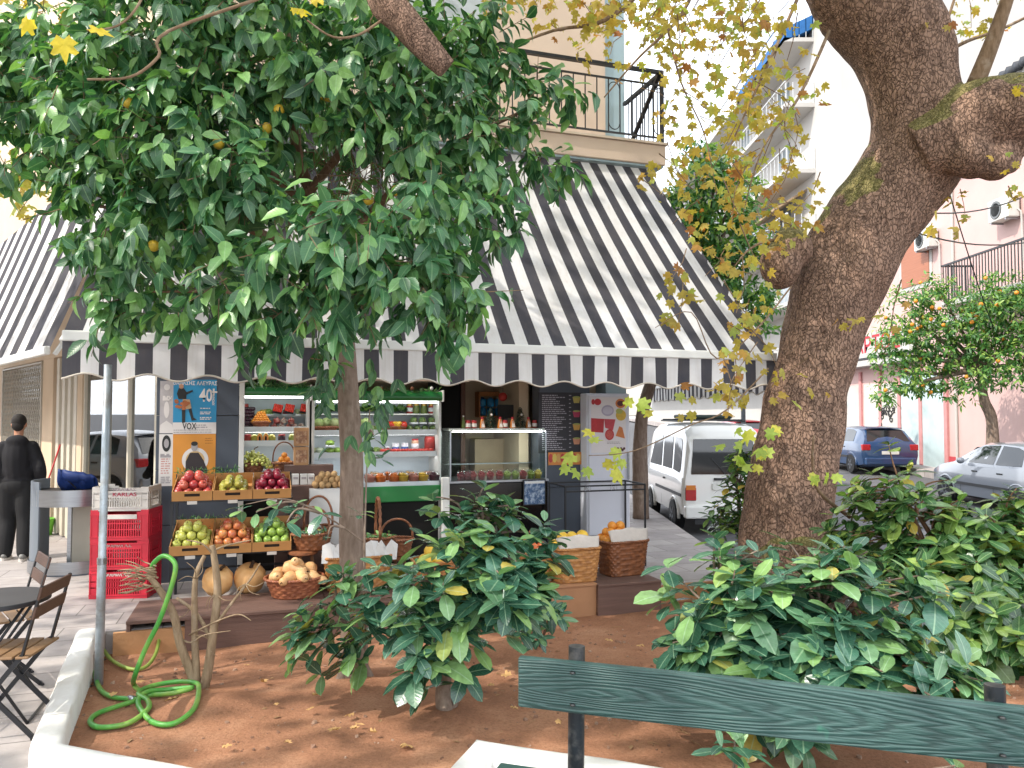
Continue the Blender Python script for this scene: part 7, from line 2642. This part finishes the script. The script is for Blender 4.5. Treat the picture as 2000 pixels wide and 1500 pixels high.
limb_mesh(body_ch + fing, .007, 'body', M_skin, per, 0, [((0, .03, 1.72), (.078, .098, .112)), ((0, .075, 1.665), (.055, .055, .05)), ((-.078, .02, 1.70), (.013, .022, .034)), ((.078, .02, 1.70), (.013, .022, .034)), ((0, .135, 1.69), (.014, .02, .022)), ((0, 0, 1.0), (.165, .11, .12)), ((-.115, .06, .045), (.042, .12, .04)), ((.12, -.08, .045), (.042, .12, .04))])
limb_mesh([body_ch[0][1:4] + [(0, -.005, 1.46, .085)], [(q[0], q[1], q[2], q[3]) for q in body_ch[1]][:5], [(q[0], q[1], q[2], q[3]) for q in body_ch[2]][:5]], .011, 'hoodie', M_hood, per, .03,
          [((0, 0, 1.33), (.175, .105, .17)), ((0, 0, 1.12), (.165, .115, .16)), ((0, -.05, 1.49), (.10, .075, .055)), ((0, -.075, 1.45), (.085, .05, .06)), ((0, 0, 1.0), (.172, .12, .05))])
limb_mesh([[(q[0], q[1], q[2], q[3] + .012) for q in c][:5] for c in body_ch[3:5]], .011, 'trousers', M_trou, per, .032, [((0, -.01, .94), (.165, .12, .11))])
mb = MB()
for i in range(1):
    mb.ball((0, .018, 1.745), (.085, .1, .098), 20, 14)
    mb.ball((0, -.035, 1.69), (.07, .05, .07), 16, 10)
h = mb.build('hair', mat('dark_hair', '#1d1512', .8, var=.4, vs=60, bump=.5, bs=200), per, smooth=True)
for sx, x, y in ((-1, -.115, .05), (1, .12, -.09)):
    sh = MB().ball((x, y, .055), (.05, .145, .052), 16, 10).build('shoe', mat('trainer_grey', '#8b8a88', .7, var=.4, vs=20), per, smooth=True)
    MB().prism([(x + a, y + b_) for a, b_ in ell(0, 0, .053, .15, 24)], ((0, 0, 0), (1, 0, 0), (0, 1, 0)), .028).build('sole', M_whitelab, per if False else sh)
# ------------------------------------------------------------ cars
M_carglass = mat('car_glass', '#12171a', .06, var=.1, spec=.8)
M_tyre = mat('tyre', '#18181a', .8)
M_rim = mat('wheel_rim', '#5d6066', .4, .6)
M_tail = mat('tail_lamp_red', '#a8141c', .25, var=.2, vs=20, spec=.7)
M_amber = mat('lamp_amber', '#c9772a', .25)
M_trim = mat('car_trim', '#26272a', .6)
M_plate = mat('number_plate', '#d8d8d2', .5)
def paint(name, col):
    return mat(name, col, .28, var=.05, vs=2, coat=1.0)
def car(root, st, m, wheels, wr, track):
    """st: stations (y, zbot, zbelt, ztop, wb, wbelt, wtop); front at +y. returns half-width function"""
    mb = MB()
    ring_n = 0
    K = []
    for (y, zb, zl, zt, wb_, wl, wt) in st:
        half = [(0, zb), (wb_ * .8, zb), (wb_, zb + .07), (wl * 1.015, zb + (zl - zb) * .5), (wl, zl - .03), (wl * .985, zl), (wt + (wl - wt) * .12 if zt > zl + .1 else wl * .93, zt - (zt - zl) * .12 if zt > zl + .1 else zl + (zt - zl) * .6), (wt * .86, zt - .012), (wt * .45, zt + .006), (0, zt + .01)]
        ringp = [(x, y, z) for x, z in half] + [(-x, y, z) for x, z in half[-2:0:-1]]
        K.append(ringp)
    n = len(K[0])
    for r in K:
        mb.v += r
    for i in range(len(K) - 1):
        for j in range(n):
            a, b = i * n + j, i * n + (j + 1) % n
            mb.f.append((a, a + n, b + n, b))
            mb.mi.append(0)
    mb.f.append(tuple(range(n)))
    mb.f.append(tuple(range((len(K) - 1) * n, len(K) * n))[::-1])
    mb.mi += [0, 0]
    body = mb.build('body', m, root, smooth=True, sharp=32)
    def interp(y):
        for a, b in zip(st, st[1:]):
            if min(a[0], b[0]) <= y <= max(a[0], b[0]):
                f = (y - a[0]) / (b[0] - a[0] + 1e-9)
                return [p + (q - p) * f for p, q in zip(a, b)]
        return list(st[0] if abs(y - st[0][0]) < abs(y - st[-1][0]) else st[-1])
    def hw(y, z):
        _, zb, zl, zt, wb_, wl, wt = interp(y)
        if z <= zl:
            return wl
        f = min(1, (z - zl) / max(.01, (zt - zl) * .88))
        return wl * .985 + (wt + (wl - wt) * .12 - wl * .985) * f
    for (y, side) in [(yy, s_) for yy in wheels for s_ in (-1, 1)]:
        w_ = thing('x', None, None) if False else None
        q = MB().lathe([(wr * .62, -.09), (wr * .95, -.085), (wr, -.05), (wr, .05), (wr * .95, .085), (wr * .62, .09)], n=26).build('wheel', M_tyre, root, smooth=True, sharp=50)
        q.rotation_euler = (0, R(90), 0)
        q.location = (side * (track - .03), y, wr)
        mb = MB()
        mb.lathe([(0, .07), (wr * .12, .075), (wr * .2, .06), (wr * .52, .075), (wr * .58, .089), (wr * .61, .089)], n=26)
        for q5 in range(5):
            an = q5 * 1.2566
            mb.bar((wr * .12 * math.cos(an), wr * .12 * math.sin(an), .085), (wr * .55 * math.cos(an), wr * .55 * math.sin(an), .092), .05, .012)
        mb.v = [(x, yy, z * side) for x, yy, z in mb.v]
        mb.build('rim', M_rim, q, smooth=True, sharp=40)
        # dark arch
        ar = MB().tube([(side * (track + .012), y + (wr + .05) * math.cos(a), wr + (wr + .05) * math.sin(a)) for a in np.linspace(-.1, math.pi + .1, 15)], .028, 6).build('wheel_arch', m, root, smooth=True)
        dk = MB().prism([(y + (wr + .045) * math.cos(a), wr + (wr + .045) * math.sin(a)) for a in np.linspace(-.4, math.pi + .4, 17)], ((side * (track + .0), 0, 0), (0, 1, 0), (0, 0, 1)), .006)
        dk.build('arch_liner', M_dark, root)
    return hw
def side_glass(root, hw, poly, side, name='side_window', off=.006, m=None, sub=4):
    # dense polygon following the body's side
    pts = []
    for (a, b) in zip(poly, poly[1:] + poly[:1]):
        for k in range(sub):
            pts.append((a[0] + (b[0] - a[0]) * k / sub, a[1] + (b[1] - a[1]) * k / sub))
    cy = sum(p[0] for p in pts) / len(pts)
    cz = sum(p[1] for p in pts) / len(pts)
    vs = [(side * (hw(y, z) + off), y, z) for y, z in pts] + [(side * (hw(cy, cz) + off), cy, cz)]
    n = len(pts)
    fsx = [(i, (i + 1) % n, n) for i in range(n)]
    mb = MB()
    mb.add(vs, fsx if side > 0 else [f[::-1] for f in fsx])
    return mb.build(name, m or M_carglass, root, smooth=True)
def lerpl(a, b, f):
    return [p + (q - p) * f for p, q in zip(a, b)]

# white microvan: rear towards us
Mv = paint('van_white', '#dcdcd8')
pv = Vector((P(1335, 1020, 13.1).x + .69, 13.1, road_z(13.1) - .06))
v = thing('parked_van', 'white microvan parked at the kerb with its black rear window facing the shop front', 'van', pv, R(1.5))
st = [(0.0, .36, .95, 1.5, .62, .66, .56), (.04, .28, .97, 1.72, .67, .69, .60), (.14, .26, .98, 1.84, .68, .70, .61), (.5, .25, .99, 1.88, .69, .70, .62), (1.6, .25, .99, 1.88, .69, .70, .62), (2.5, .25, .98, 1.84, .69, .70, .61), (2.85, .25, .97, 1.74, .68, .69, .58), (3.2, .26, .93, 1.2, .66, .68, .6), (3.4, .3, .8, .92, .6, .62, .56)]
hw = car(v, st, Mv, (.62, 2.55), .27, .69)
for s_ in (-1, 1):
    side_glass(v, hw, [(.22, 1.08), (.22, 1.55), (.30, 1.62), (.72, 1.64), (.74, 1.06), (.3, 1.03)], s_)
    side_glass(v, hw, [(.86, 1.06), (.86, 1.64), (1.58, 1.64), (1.58, 1.06)], s_)
    side_glass(v, hw, [(1.7, 1.06), (1.7, 1.64), (2.35, 1.62), (2.75, 1.1), (2.75, 1.05)], s_)
    for y in (.80, 1.64, 2.5):
        side_glass(v, hw, [(y, .36), (y + .016, .36), (y + .016, 1.0), (y, 1.0)], s_, 'door_seam', .005, M_trim, 3)
    MB().bar((s_ * .716, .1, .66), (s_ * .716, 2.1, .66), .012, .05).build('side_moulding', M_trim, v)
    MB().bb(s_ * .705, s_ * .722, 1.35, 1.45, .84, .87).build('door_handle', M_trim, v)
    MB().bb(s_ * .48, s_ * .66, -.035, .03, .58, .80).build('tail_lamp', M_tail, v, bevel=.01)
    MB().bb(s_ * .49, s_ * .655, -.038, -.034, .76, .84).build('indicator', M_amber, v, bevel=.002)
mb = MB()
def rg(u, vv):
    z = 1.02 + .6 * vv
    y = .03 + .0 * vv - (.03 if z < 1.5 else .03 - (z - 1.5) * .18)
    return ((-1 + 2 * u) * (.56 - .05 * vv), -.012 + max(0, z - 1.48) * .16, z)
mb.grid(rg, 8, 6)
g = mb.build('rear_window', M_carglass, v, smooth=True)
MB().bar((.02, -.03, 1.03), (-.22, -.02, 1.3), .015).build('wiper', M_trim, g)
MB().bb(-.17, .2, -.035, .0, .92, .96).build('tailgate_handle', M_trim, v)
MB().bb(-.2, .2, -.022, .0, .76, .87).build('number_plate', M_plate, v)
MB().bb(-.68, .68, -.09, .1, .28, .50).build('bumper', Mv, v, bevel=.03)
MB().bb(-.5, .5, -.02, .05, .18, .27).build('tow_bar', M_trim, v)
rr = MB()
for y in (.7, 1.4, 2.1):
    rr.bb(-.56, .56, y, y + .04, 1.92, 1.95)
for x in (-.56, .56):
    rr.bb(x - .02, x + .02, .6, 2.2, 1.9, 1.93)
rr.build('roof_rack', M_trim, v)
MB().bb(-.4, .4, .75, 1.9, 1.955, 2.03).build('roof_load', mat('dark_tarp', '#23352f', .7, var=.4, vs=5), v, bevel=.03)
# generic hatchback / saloon
def hatch(label, name, pos, m, rz, extra=None):
    h = thing(name, label, 'car', pos, rz)
    st = [(0.0, .38, .78, .84, .7, .76, .68), (.05, .26, .9, .96, .8, .85, .72), (.2, .22, .95, 1.12, .84, .87, .66), (.42, .2, .96, 1.36, .85, .88, .62), (.65, .2, .96, 1.43, .85, .88, .62), (1.4, .2, .95, 1.47, .85, .88, .62), (2.1, .2, .94, 1.43, .85, .88, .61), (2.5, .2, .94, 1.28, .85, .88, .62), (2.95, .2, .95, .99, .84, .87, .66), (3.5, .22, .86, .9, .82, .85, .66), (3.85, .25, .74, .78, .76, .79, .62), (4.0, .32, .6, .64, .64, .68, .54)]
    hw = car(h, st, m, (.72, 3.2), .30, .86)
    for s_ in (-1, 1):
        side_glass(h, hw, [(.62, 1.0), (.72, 1.3), (.95, 1.36), (1.42, 1.38), (1.42, .99)], s_)
        side_glass(h, hw, [(1.5, .99), (1.5, 1.38), (2.05, 1.35), (2.5, 1.16), (2.72, .99)], s_)
        MB().bar((s_ * .89, .95, .52), (s_ * .89, 2.9, .52), .02, .06).build('side_moulding', M_trim, h)
        for y in (.95, 1.46, 2.62):
            side_glass(h, hw, [(y, .36), (y + .014, .36), (y + .014, .97), (y, .97)], s_, 'door_seam', .004, M_trim, 3)
        for y in (1.25, 2.1):
            MB().bb(s_ * .875, s_ * .9, y - .09, y + .09, .80, .83).build('door_handle', M_trim, h, bevel=.006)
        MB().bb(s_ * .60, s_ * .855, -.012, .14, .74, .92).build('tail_lamp', M_tail, h, bevel=.02)
        MB().ball((s_ * .97, 2.45, 1.02), (.09, .06, .07), 10, 8).build('wing_mirror', m, h, smooth=True)
    a, b = (.66, .115, 1.0), (.54, .40, 1.34)
    mb = MB()
    mb.grid(lambda u, q: ((-1 + 2 * u) * (a[0] + (b[0] - a[0]) * q), a[1] + (b[1] - a[1]) * q - .012, a[2] + (b[2] - a[2]) * q + .012), 8, 5)
    mb.build('rear_window', M_carglass, h, smooth=True)
    MB().bb(-.56, .56, .36, .52, 1.40, 1.425).build('spoiler', m, h, bevel=.01)
    a2, b2 = (.64, 2.93, 1.0), (.56, 2.5, 1.3)
    mb = MB()
    mb.grid(lambda u, q: ((1 - 2 * u) * (a2[0] + (b2[0] - a2[0]) * q), a2[1] + (b2[1] - a2[1]) * q + .012, a2[2] + (b2[2] - a2[2]) * q + .012), 8, 5)
    mb.build('windscreen', M_carglass, h, smooth=True)
    MB().bb(-.26, .26, -.012, .04, .62, .72).build('number_plate', M_plate, h)
    MB().bb(-.78, .78, -.06, .12, .3, .52).build('bumper', m, h, bevel=.04)
    return h
ps = Vector((9.9 + .88, 14.4, road_z(14.4) - .06))
hatch('silver grey hatchback parked side on at the kerb behind the tall shrub', 'parked_car', ps, paint('car_silver', '#7b8089'), R(0))
pb_ = Vector((11.5, 23.4, road_z(23.4) - .06))
hatch('dark blue hatchback parked with its red tail lamps toward the plane trunk', 'parked_car', pb_, paint('car_blue', '#1f3c61'), R(0))
pr_ = Vector((P(1470, 850, 30).x, 30, road_z(30) - .06))
hatch('red car far down the side street between the van and the plane trunk', 'parked_car', pr_, paint('car_red', '#a81f2c'), 0)

# ------------------------------------------------------------ houses across the street
XB = 13.2
def bx_(px):
    return XB * 1500 / (px - 1000)
def on_f(px, py):
    d = bx_(px)
    return d, CZ + ray(px, py)[1] * d
M_pink = mat('pink_plaster', '#c8a8a2', .85, var=.12, vs=.9, bump=.05)
M_whitep = mat('white_plaster', '#b5b2ad', .85, var=.1, vs=.8)
M_shut = mat('brown_shutter', '#a5694d', .6, var=.25, vs=3, stretch=(.2, .2, 9))
house = thing('pink_house', 'pink plastered house with a brown shutter and shop fronts across the street', 'building', (XB, 20, 0))
def hb(name, y0, y1, z0, z1, m, x0=-.002, x1=.3, parent=None, bevel=0):
    """box on the facade plane; -x towards the street"""
    return MB().bb(x0, x1, y0 - 20, y1 - 20, z0, z1).build(name, m, parent or house, bevel=bevel)
hb('wall', 19.2, 30.2, -.2, 9.5, M_pink, 0, 7)
hb('cornice', 19.2, 30.2, 4.5, 4.75, M_whitep, -.12, -.003)
hb('cornice', 19.2, 30.4, 9.1, 9.45, M_whitep, -.35, -.003)
# shutter window
y0, z0 = on_f(1822, 548)
y1, z1 = on_f(1768, 478)
hb('shutter', y0, y1, min(z0, z1), max(z0, z1) + .15, M_shut, -.05)
hb('window_surround', y0 - .15, y1 + .15, min(z0, z1) - .15, max(z0, z1) + .3, M_whitep, -.03)
sg = thing('shop_sign', 'pale shop sign with red capital letters above a closed shop front', 'sign', (XB - .1, 27.5, 3.9))
MB().bb(-.06, .0, -2.6, 2.2, 0, .85).build('board', M_whitep, sg)
MB().bb(-.08, .02, -2.7, 2.3, -.08, -.003).build('lower_edge', M_trim, sg)
text_into('lettering', 'ΑΡΤΟΣ', .8, M_red_ink, sg, (-.065, 1.6, .42), (R(90), 0, R(-90)), align='LEFT', sx=1.25, bold=.014)
hb('ledge', 24.5, 30.1, 3.55, 3.75, M_whitep, -.5, -.003)
for (pxa, pxb, zt_, col, nm, lab) in ((1845, 1797, 3.1, '#bccdce', 'door_leaf', None), (1796, 1762, 3.1, '#c0cfcf', 'door_leaf', None), (1755, 1722, 2.9, '#c9c2b8', 'roller_shutter', None), (1718, 1690, 2.9, '#cfc7bc', 'roller_shutter', None), (1680, 1655, 2.9, '#c3bdb5', 'roller_shutter', None)):
    hb(nm, bx_(pxa), bx_(pxb), .15, zt_, mat('leaf_' + col[1:], col, .6, var=.15, vs=2, dirt='#99aaaa'), -.04)
    hb('pilaster', bx_(pxa) - .22, bx_(pxa) - .04, .1, 3.4, mat('rose_pilaster', '#c58a88', .8), -.07)
hb('skirting', 19.2, 30.2, .0, .55, mat('red_skirting', '#b5434a', .8, var=.2), -.03)
# graffiti scrawl: dark strokes on the roller shutter
mb = MB()
for i in range(9):
    y = bx_(1750) + rnd.uniform(.1, 1.1)
    z = rnd.uniform(1.5, 2.3)
    pts = [(-.05, y - 20 + .12 * math.sin(k * 1.9 + i), z + .15 * math.cos(k * 1.3 + i * 2)) for k in range(7)]
    mb.tube(smooth_path(pts, 4), .02, 5)
mb.build('graffiti', M_ink, house)
# brown building at the right
h2 = thing('brown_doorway_house', 'white fronted house with a big brown double door beside the round orange tree', 'building', (XB, 16, 0))
def h2b(name, y0, y1, z0, z1, m, x0=-.002, x1=.3):
    return MB().bb(x0, x1, y0 - 16, y1 - 16, z0, z1).build(name, m, h2)
h2b('wall', 9, 19.15, -.2, 9.8, M_whitep, 0.02, 7)
h2b('door', 18.1, 19.0, .1, 3.4, mat('brown_door', '#6f5347', .5, var=.2), -.05)
h2b('pilaster', 17.75, 18.08, 0, 3.6, mat('stained_stone', '#8f8175', .8, var=.4, vs=4), -.08)
h2b('pilaster', 19.02, 19.3, 0, 3.6, mat('stained_stone', '#8f8175', .8, var=.4, vs=4), -.08)
h2b('notice', 18.4, 18.65, 1.5, 2.0, M_paper, -.06, -.052)
bal = MB()
y0_, z0_ = on_f(1905, 522)
zb_ = z0_ - 1.0
h2b('balcony_slab', 13.5, y0_, zb_ - .15, zb_, M_whitep, -.9, .02)
k = 13.5
while k < y0_:
    bal.bb(-.88, -.86, k - 16 - .012, k - 16 + .012, zb_, z0_)
    k += .13
for k in np.arange(-.86, 0, .13):
    bal.bb(k, k + .02, y0_ - 16 - .03, y0_ - 16 - .01, zb_, z0_)
bal.bb(-.9, -.84, 13.5 - 16, y0_ - 16, z0_, z0_ + .05)
bal.bb(-.9, 0, y0_ - 16 - .05, y0_ - 16, z0_, z0_ + .05)
bal.build('balcony_railing', M_black, h2)
# AC units
def ac(label, px, py):
    d, z = on_f(px, py)
    o = thing('air_conditioner', label, 'air conditioner', (XB - .03, d, z - .3))
    MB().bb(-.34, -.03, -.42, .42, 0, .58).build('casing', mat('ac_white', '#cfccc6', .5, var=.1), o, bevel=.02)
    MB().lathe([(.0, 0), (.22, 0), (.24, .012), (.24, .0)], n=24).build('fan_grille', mat('ac_grille', '#8f9294', .6), o, smooth=True)
    f = o.children[-1]
    f.location = (-.345, .08, .29)
    f.rotation_euler = (0, R(-90), 0)
    mb = MB()
    for i in range(5):
        mb.lathe([(.045 * (i + 1) - .008, .014), (.045 * (i + 1), .016), (.045 * (i + 1) + .001, .012)], n=20)
    r = mb.build('ring', mat('ac_ring', '#6f7274', .6), f)
    MB().bar((-.34, -.3, -.03), (0, -.3, -.03), .04).build('bracket', M_steel, o)
    MB().bar((-.34, .3, -.03), (0, .3, -.03), .04).build('bracket', M_steel, o)
    MB().tube([(-.1, -.43, .2), (-.05, -.5, .1), (-.02, -.5, -1.2)], .025, 6).build('pipe', M_whitep, o)
ac('air conditioner fixed beside the brown shutter on the pink house', 1828, 468)
ac('air conditioner high on the white fronted house by the frame edge', 1985, 408)
d_, z_ = on_f(1870, 420)
MB().tube([(-.04, d_ - 20, .2), (-.04, d_ - 20, 9)], .04, 8).build('downpipe', M_whitep, house)
# tall white apartment block farther up the street, stepped balconies
ap = thing('apartment_block', 'tall sunlit white apartment block with stepped balconies far up the side street', 'building', (XB, 45, 0))
MB().bb(.0, 10, 30.4 - 45, 74 - 45, -.5, 19.6).build('wall', M_whitep, ap)
for fl in range(6):
    z = 3.6 + fl * 2.9
    s_ = MB().bb(-1.3, 0, 33 - 45, 72 - 45, z, z + .18).build('balcony_slab', M_whitep, ap)
    mb = MB()
    for y in np.arange(33, 72, .5):
        mb.bb(-1.28, -1.25, y - 45, y - 45 + .03, z + .18, z + 1.1)
    mb.bb(-1.3, -1.22, 33 - 45, 72 - 45, z + 1.1, z + 1.15)
    for x in np.arange(-1.25, 0, .3):
        mb.bb(x, x + .03, 33 - 45, 33 - 45 + .03, z + .18, z + 1.1)
    mb.build('railing', mat('pale_railing', '#b9bcbd', .5), ap)
    for y in (36, 42, 48, 54, 60, 66):
        MB().bb(-.03, -.003, y - 45, y - 45 + 1.6, z + .2, z + 2.4).build('window', mat('far_window', '#7f8a8f', .3, var=.3), ap)
MB().prism([(0, 0), (-1.3, -.6), (-1.3, -1.2), (0, -.6)], ((-.0, 33 - 45, 19.3), (1, 0, 0), (0, 0, 1)), -7.0).build('blue_awning', mat('blue_canvas', '#1f5f9a', .8, var=.2), ap)
MB().prism([(0, 0), (-1.5, -.9), (-1.5, -1.0), (0, -.1)], ((-.0, 34 - 45, 11.9), (1, 0, 0), (0, 0, 1)), -6.0).build('brown_awning', mat('brown_canvas', '#9a8265', .8, var=.2), ap)
rf = thing('roof_pergola', 'dark tiled roof edge with a white soffit above the white fronted house', 'roof', (XB - 1.0, 18, 9.85))
MB().bb(0, 5, -9, 1.15, .0, .25).build('soffit', M_whitep, rf)
mb = MB()
for i in range(40):
    mb.tube([(-.15, -9 + i * .26, .30), (5, -9 + i * .26, 1.4)], .12, 8)
mb.build('roof_tile', mat('dark_tile', '#3f4248', .7, var=.3), rf, smooth=True)
# house at the end of the street and on the far left
o = thing('end_house', 'cream house closing the far end of the side street', 'building', (6, 108, 0))
MB().bb(-14, 16, 0, 8, -1, 12).build('wall', mat('end_cream', '#d0c6b8', .85, var=.15), o)
for k in range(5):
    for j in range(3):
        MB().bb(-12 + k * 5, -10.4 + k * 5, -.05, -.002, 2 + j * 3.4, 4 + j * 3.4).build('window', mat('far_window', '#7f8a8f', .3, var=.3), o)
o = thing('street_pole', 'grey street pole on the pavement beyond the white van', 'pole', (P(1452, 830, 22).x, 22, 0))
MB().tube([(0, 0, 0), (0, 0, 7)], [.07, .05], 10).build('shaft', M_steel, o, smooth=True)
MB().tube([(0, 0, 6.8), (.5, 0, 7.1), (1.1, 0, 7.1)], .035, 8).build('arm', M_steel, o, smooth=True)
MB().ball((1.2, 0, 7.08), (.28, .12, .06), 12, 8).build('lamp_head', M_trim, o, smooth=True)
# overhead wires
for i, (a, b) in enumerate((((1640, 400, 9), (2030, 470, 14)), ((1690, 400, 10), (2030, 372, 14)), ((1855, 380, 14), (1975, 720, 20)), ((1490, -10, 12), (1280, 300, 40)))):
    pa, pb2 = P(*a), P(*b)
    pts = [pa.lerp(pb2, t_ / 12) - UP * .25 * math.sin(math.pi * t_ / 12) for t_ in range(13)]
    o = MB().tube([tuple(q - pa) for q in pts], .012, 5).build('overhead_wire', M_black, None)
    o.location = pa
    tag(o, 'thin black overhead wire crossing the side street', 'wire', 'overhead wires')

# cars and a house on the other side of the left street, mirrored in the corner window
hatch('silver hatchback parked across the left street, mirrored in the corner window', 'parked_car', Vector((-11.5, 12.5, 0)), paint('car_silver', '#7b8089'), R(20))
hatch('dark hatchback parked across the left street, mirrored in the corner window', 'parked_car', Vector((-13.6, 17.5, 0)), paint('car_dark', '#2b2f38'), R(20))
o = thing('left_street_house', 'beige house across the left street, mirrored in the corner window', 'building', (-30, 8, 0), R(43))
MB().bb(-2, 4, -25, 25, 0, 9).build('wall', mat('left_beige', '#b5a48f', .85, var=.2), o)
for k in range(8):
    MB().bb(4.002, 4.05, -23 + k * 6, -20.5 + k * 6, 1, 3.4).build('window', mat('far_window', '#7f8a8f', .3, var=.3), o)
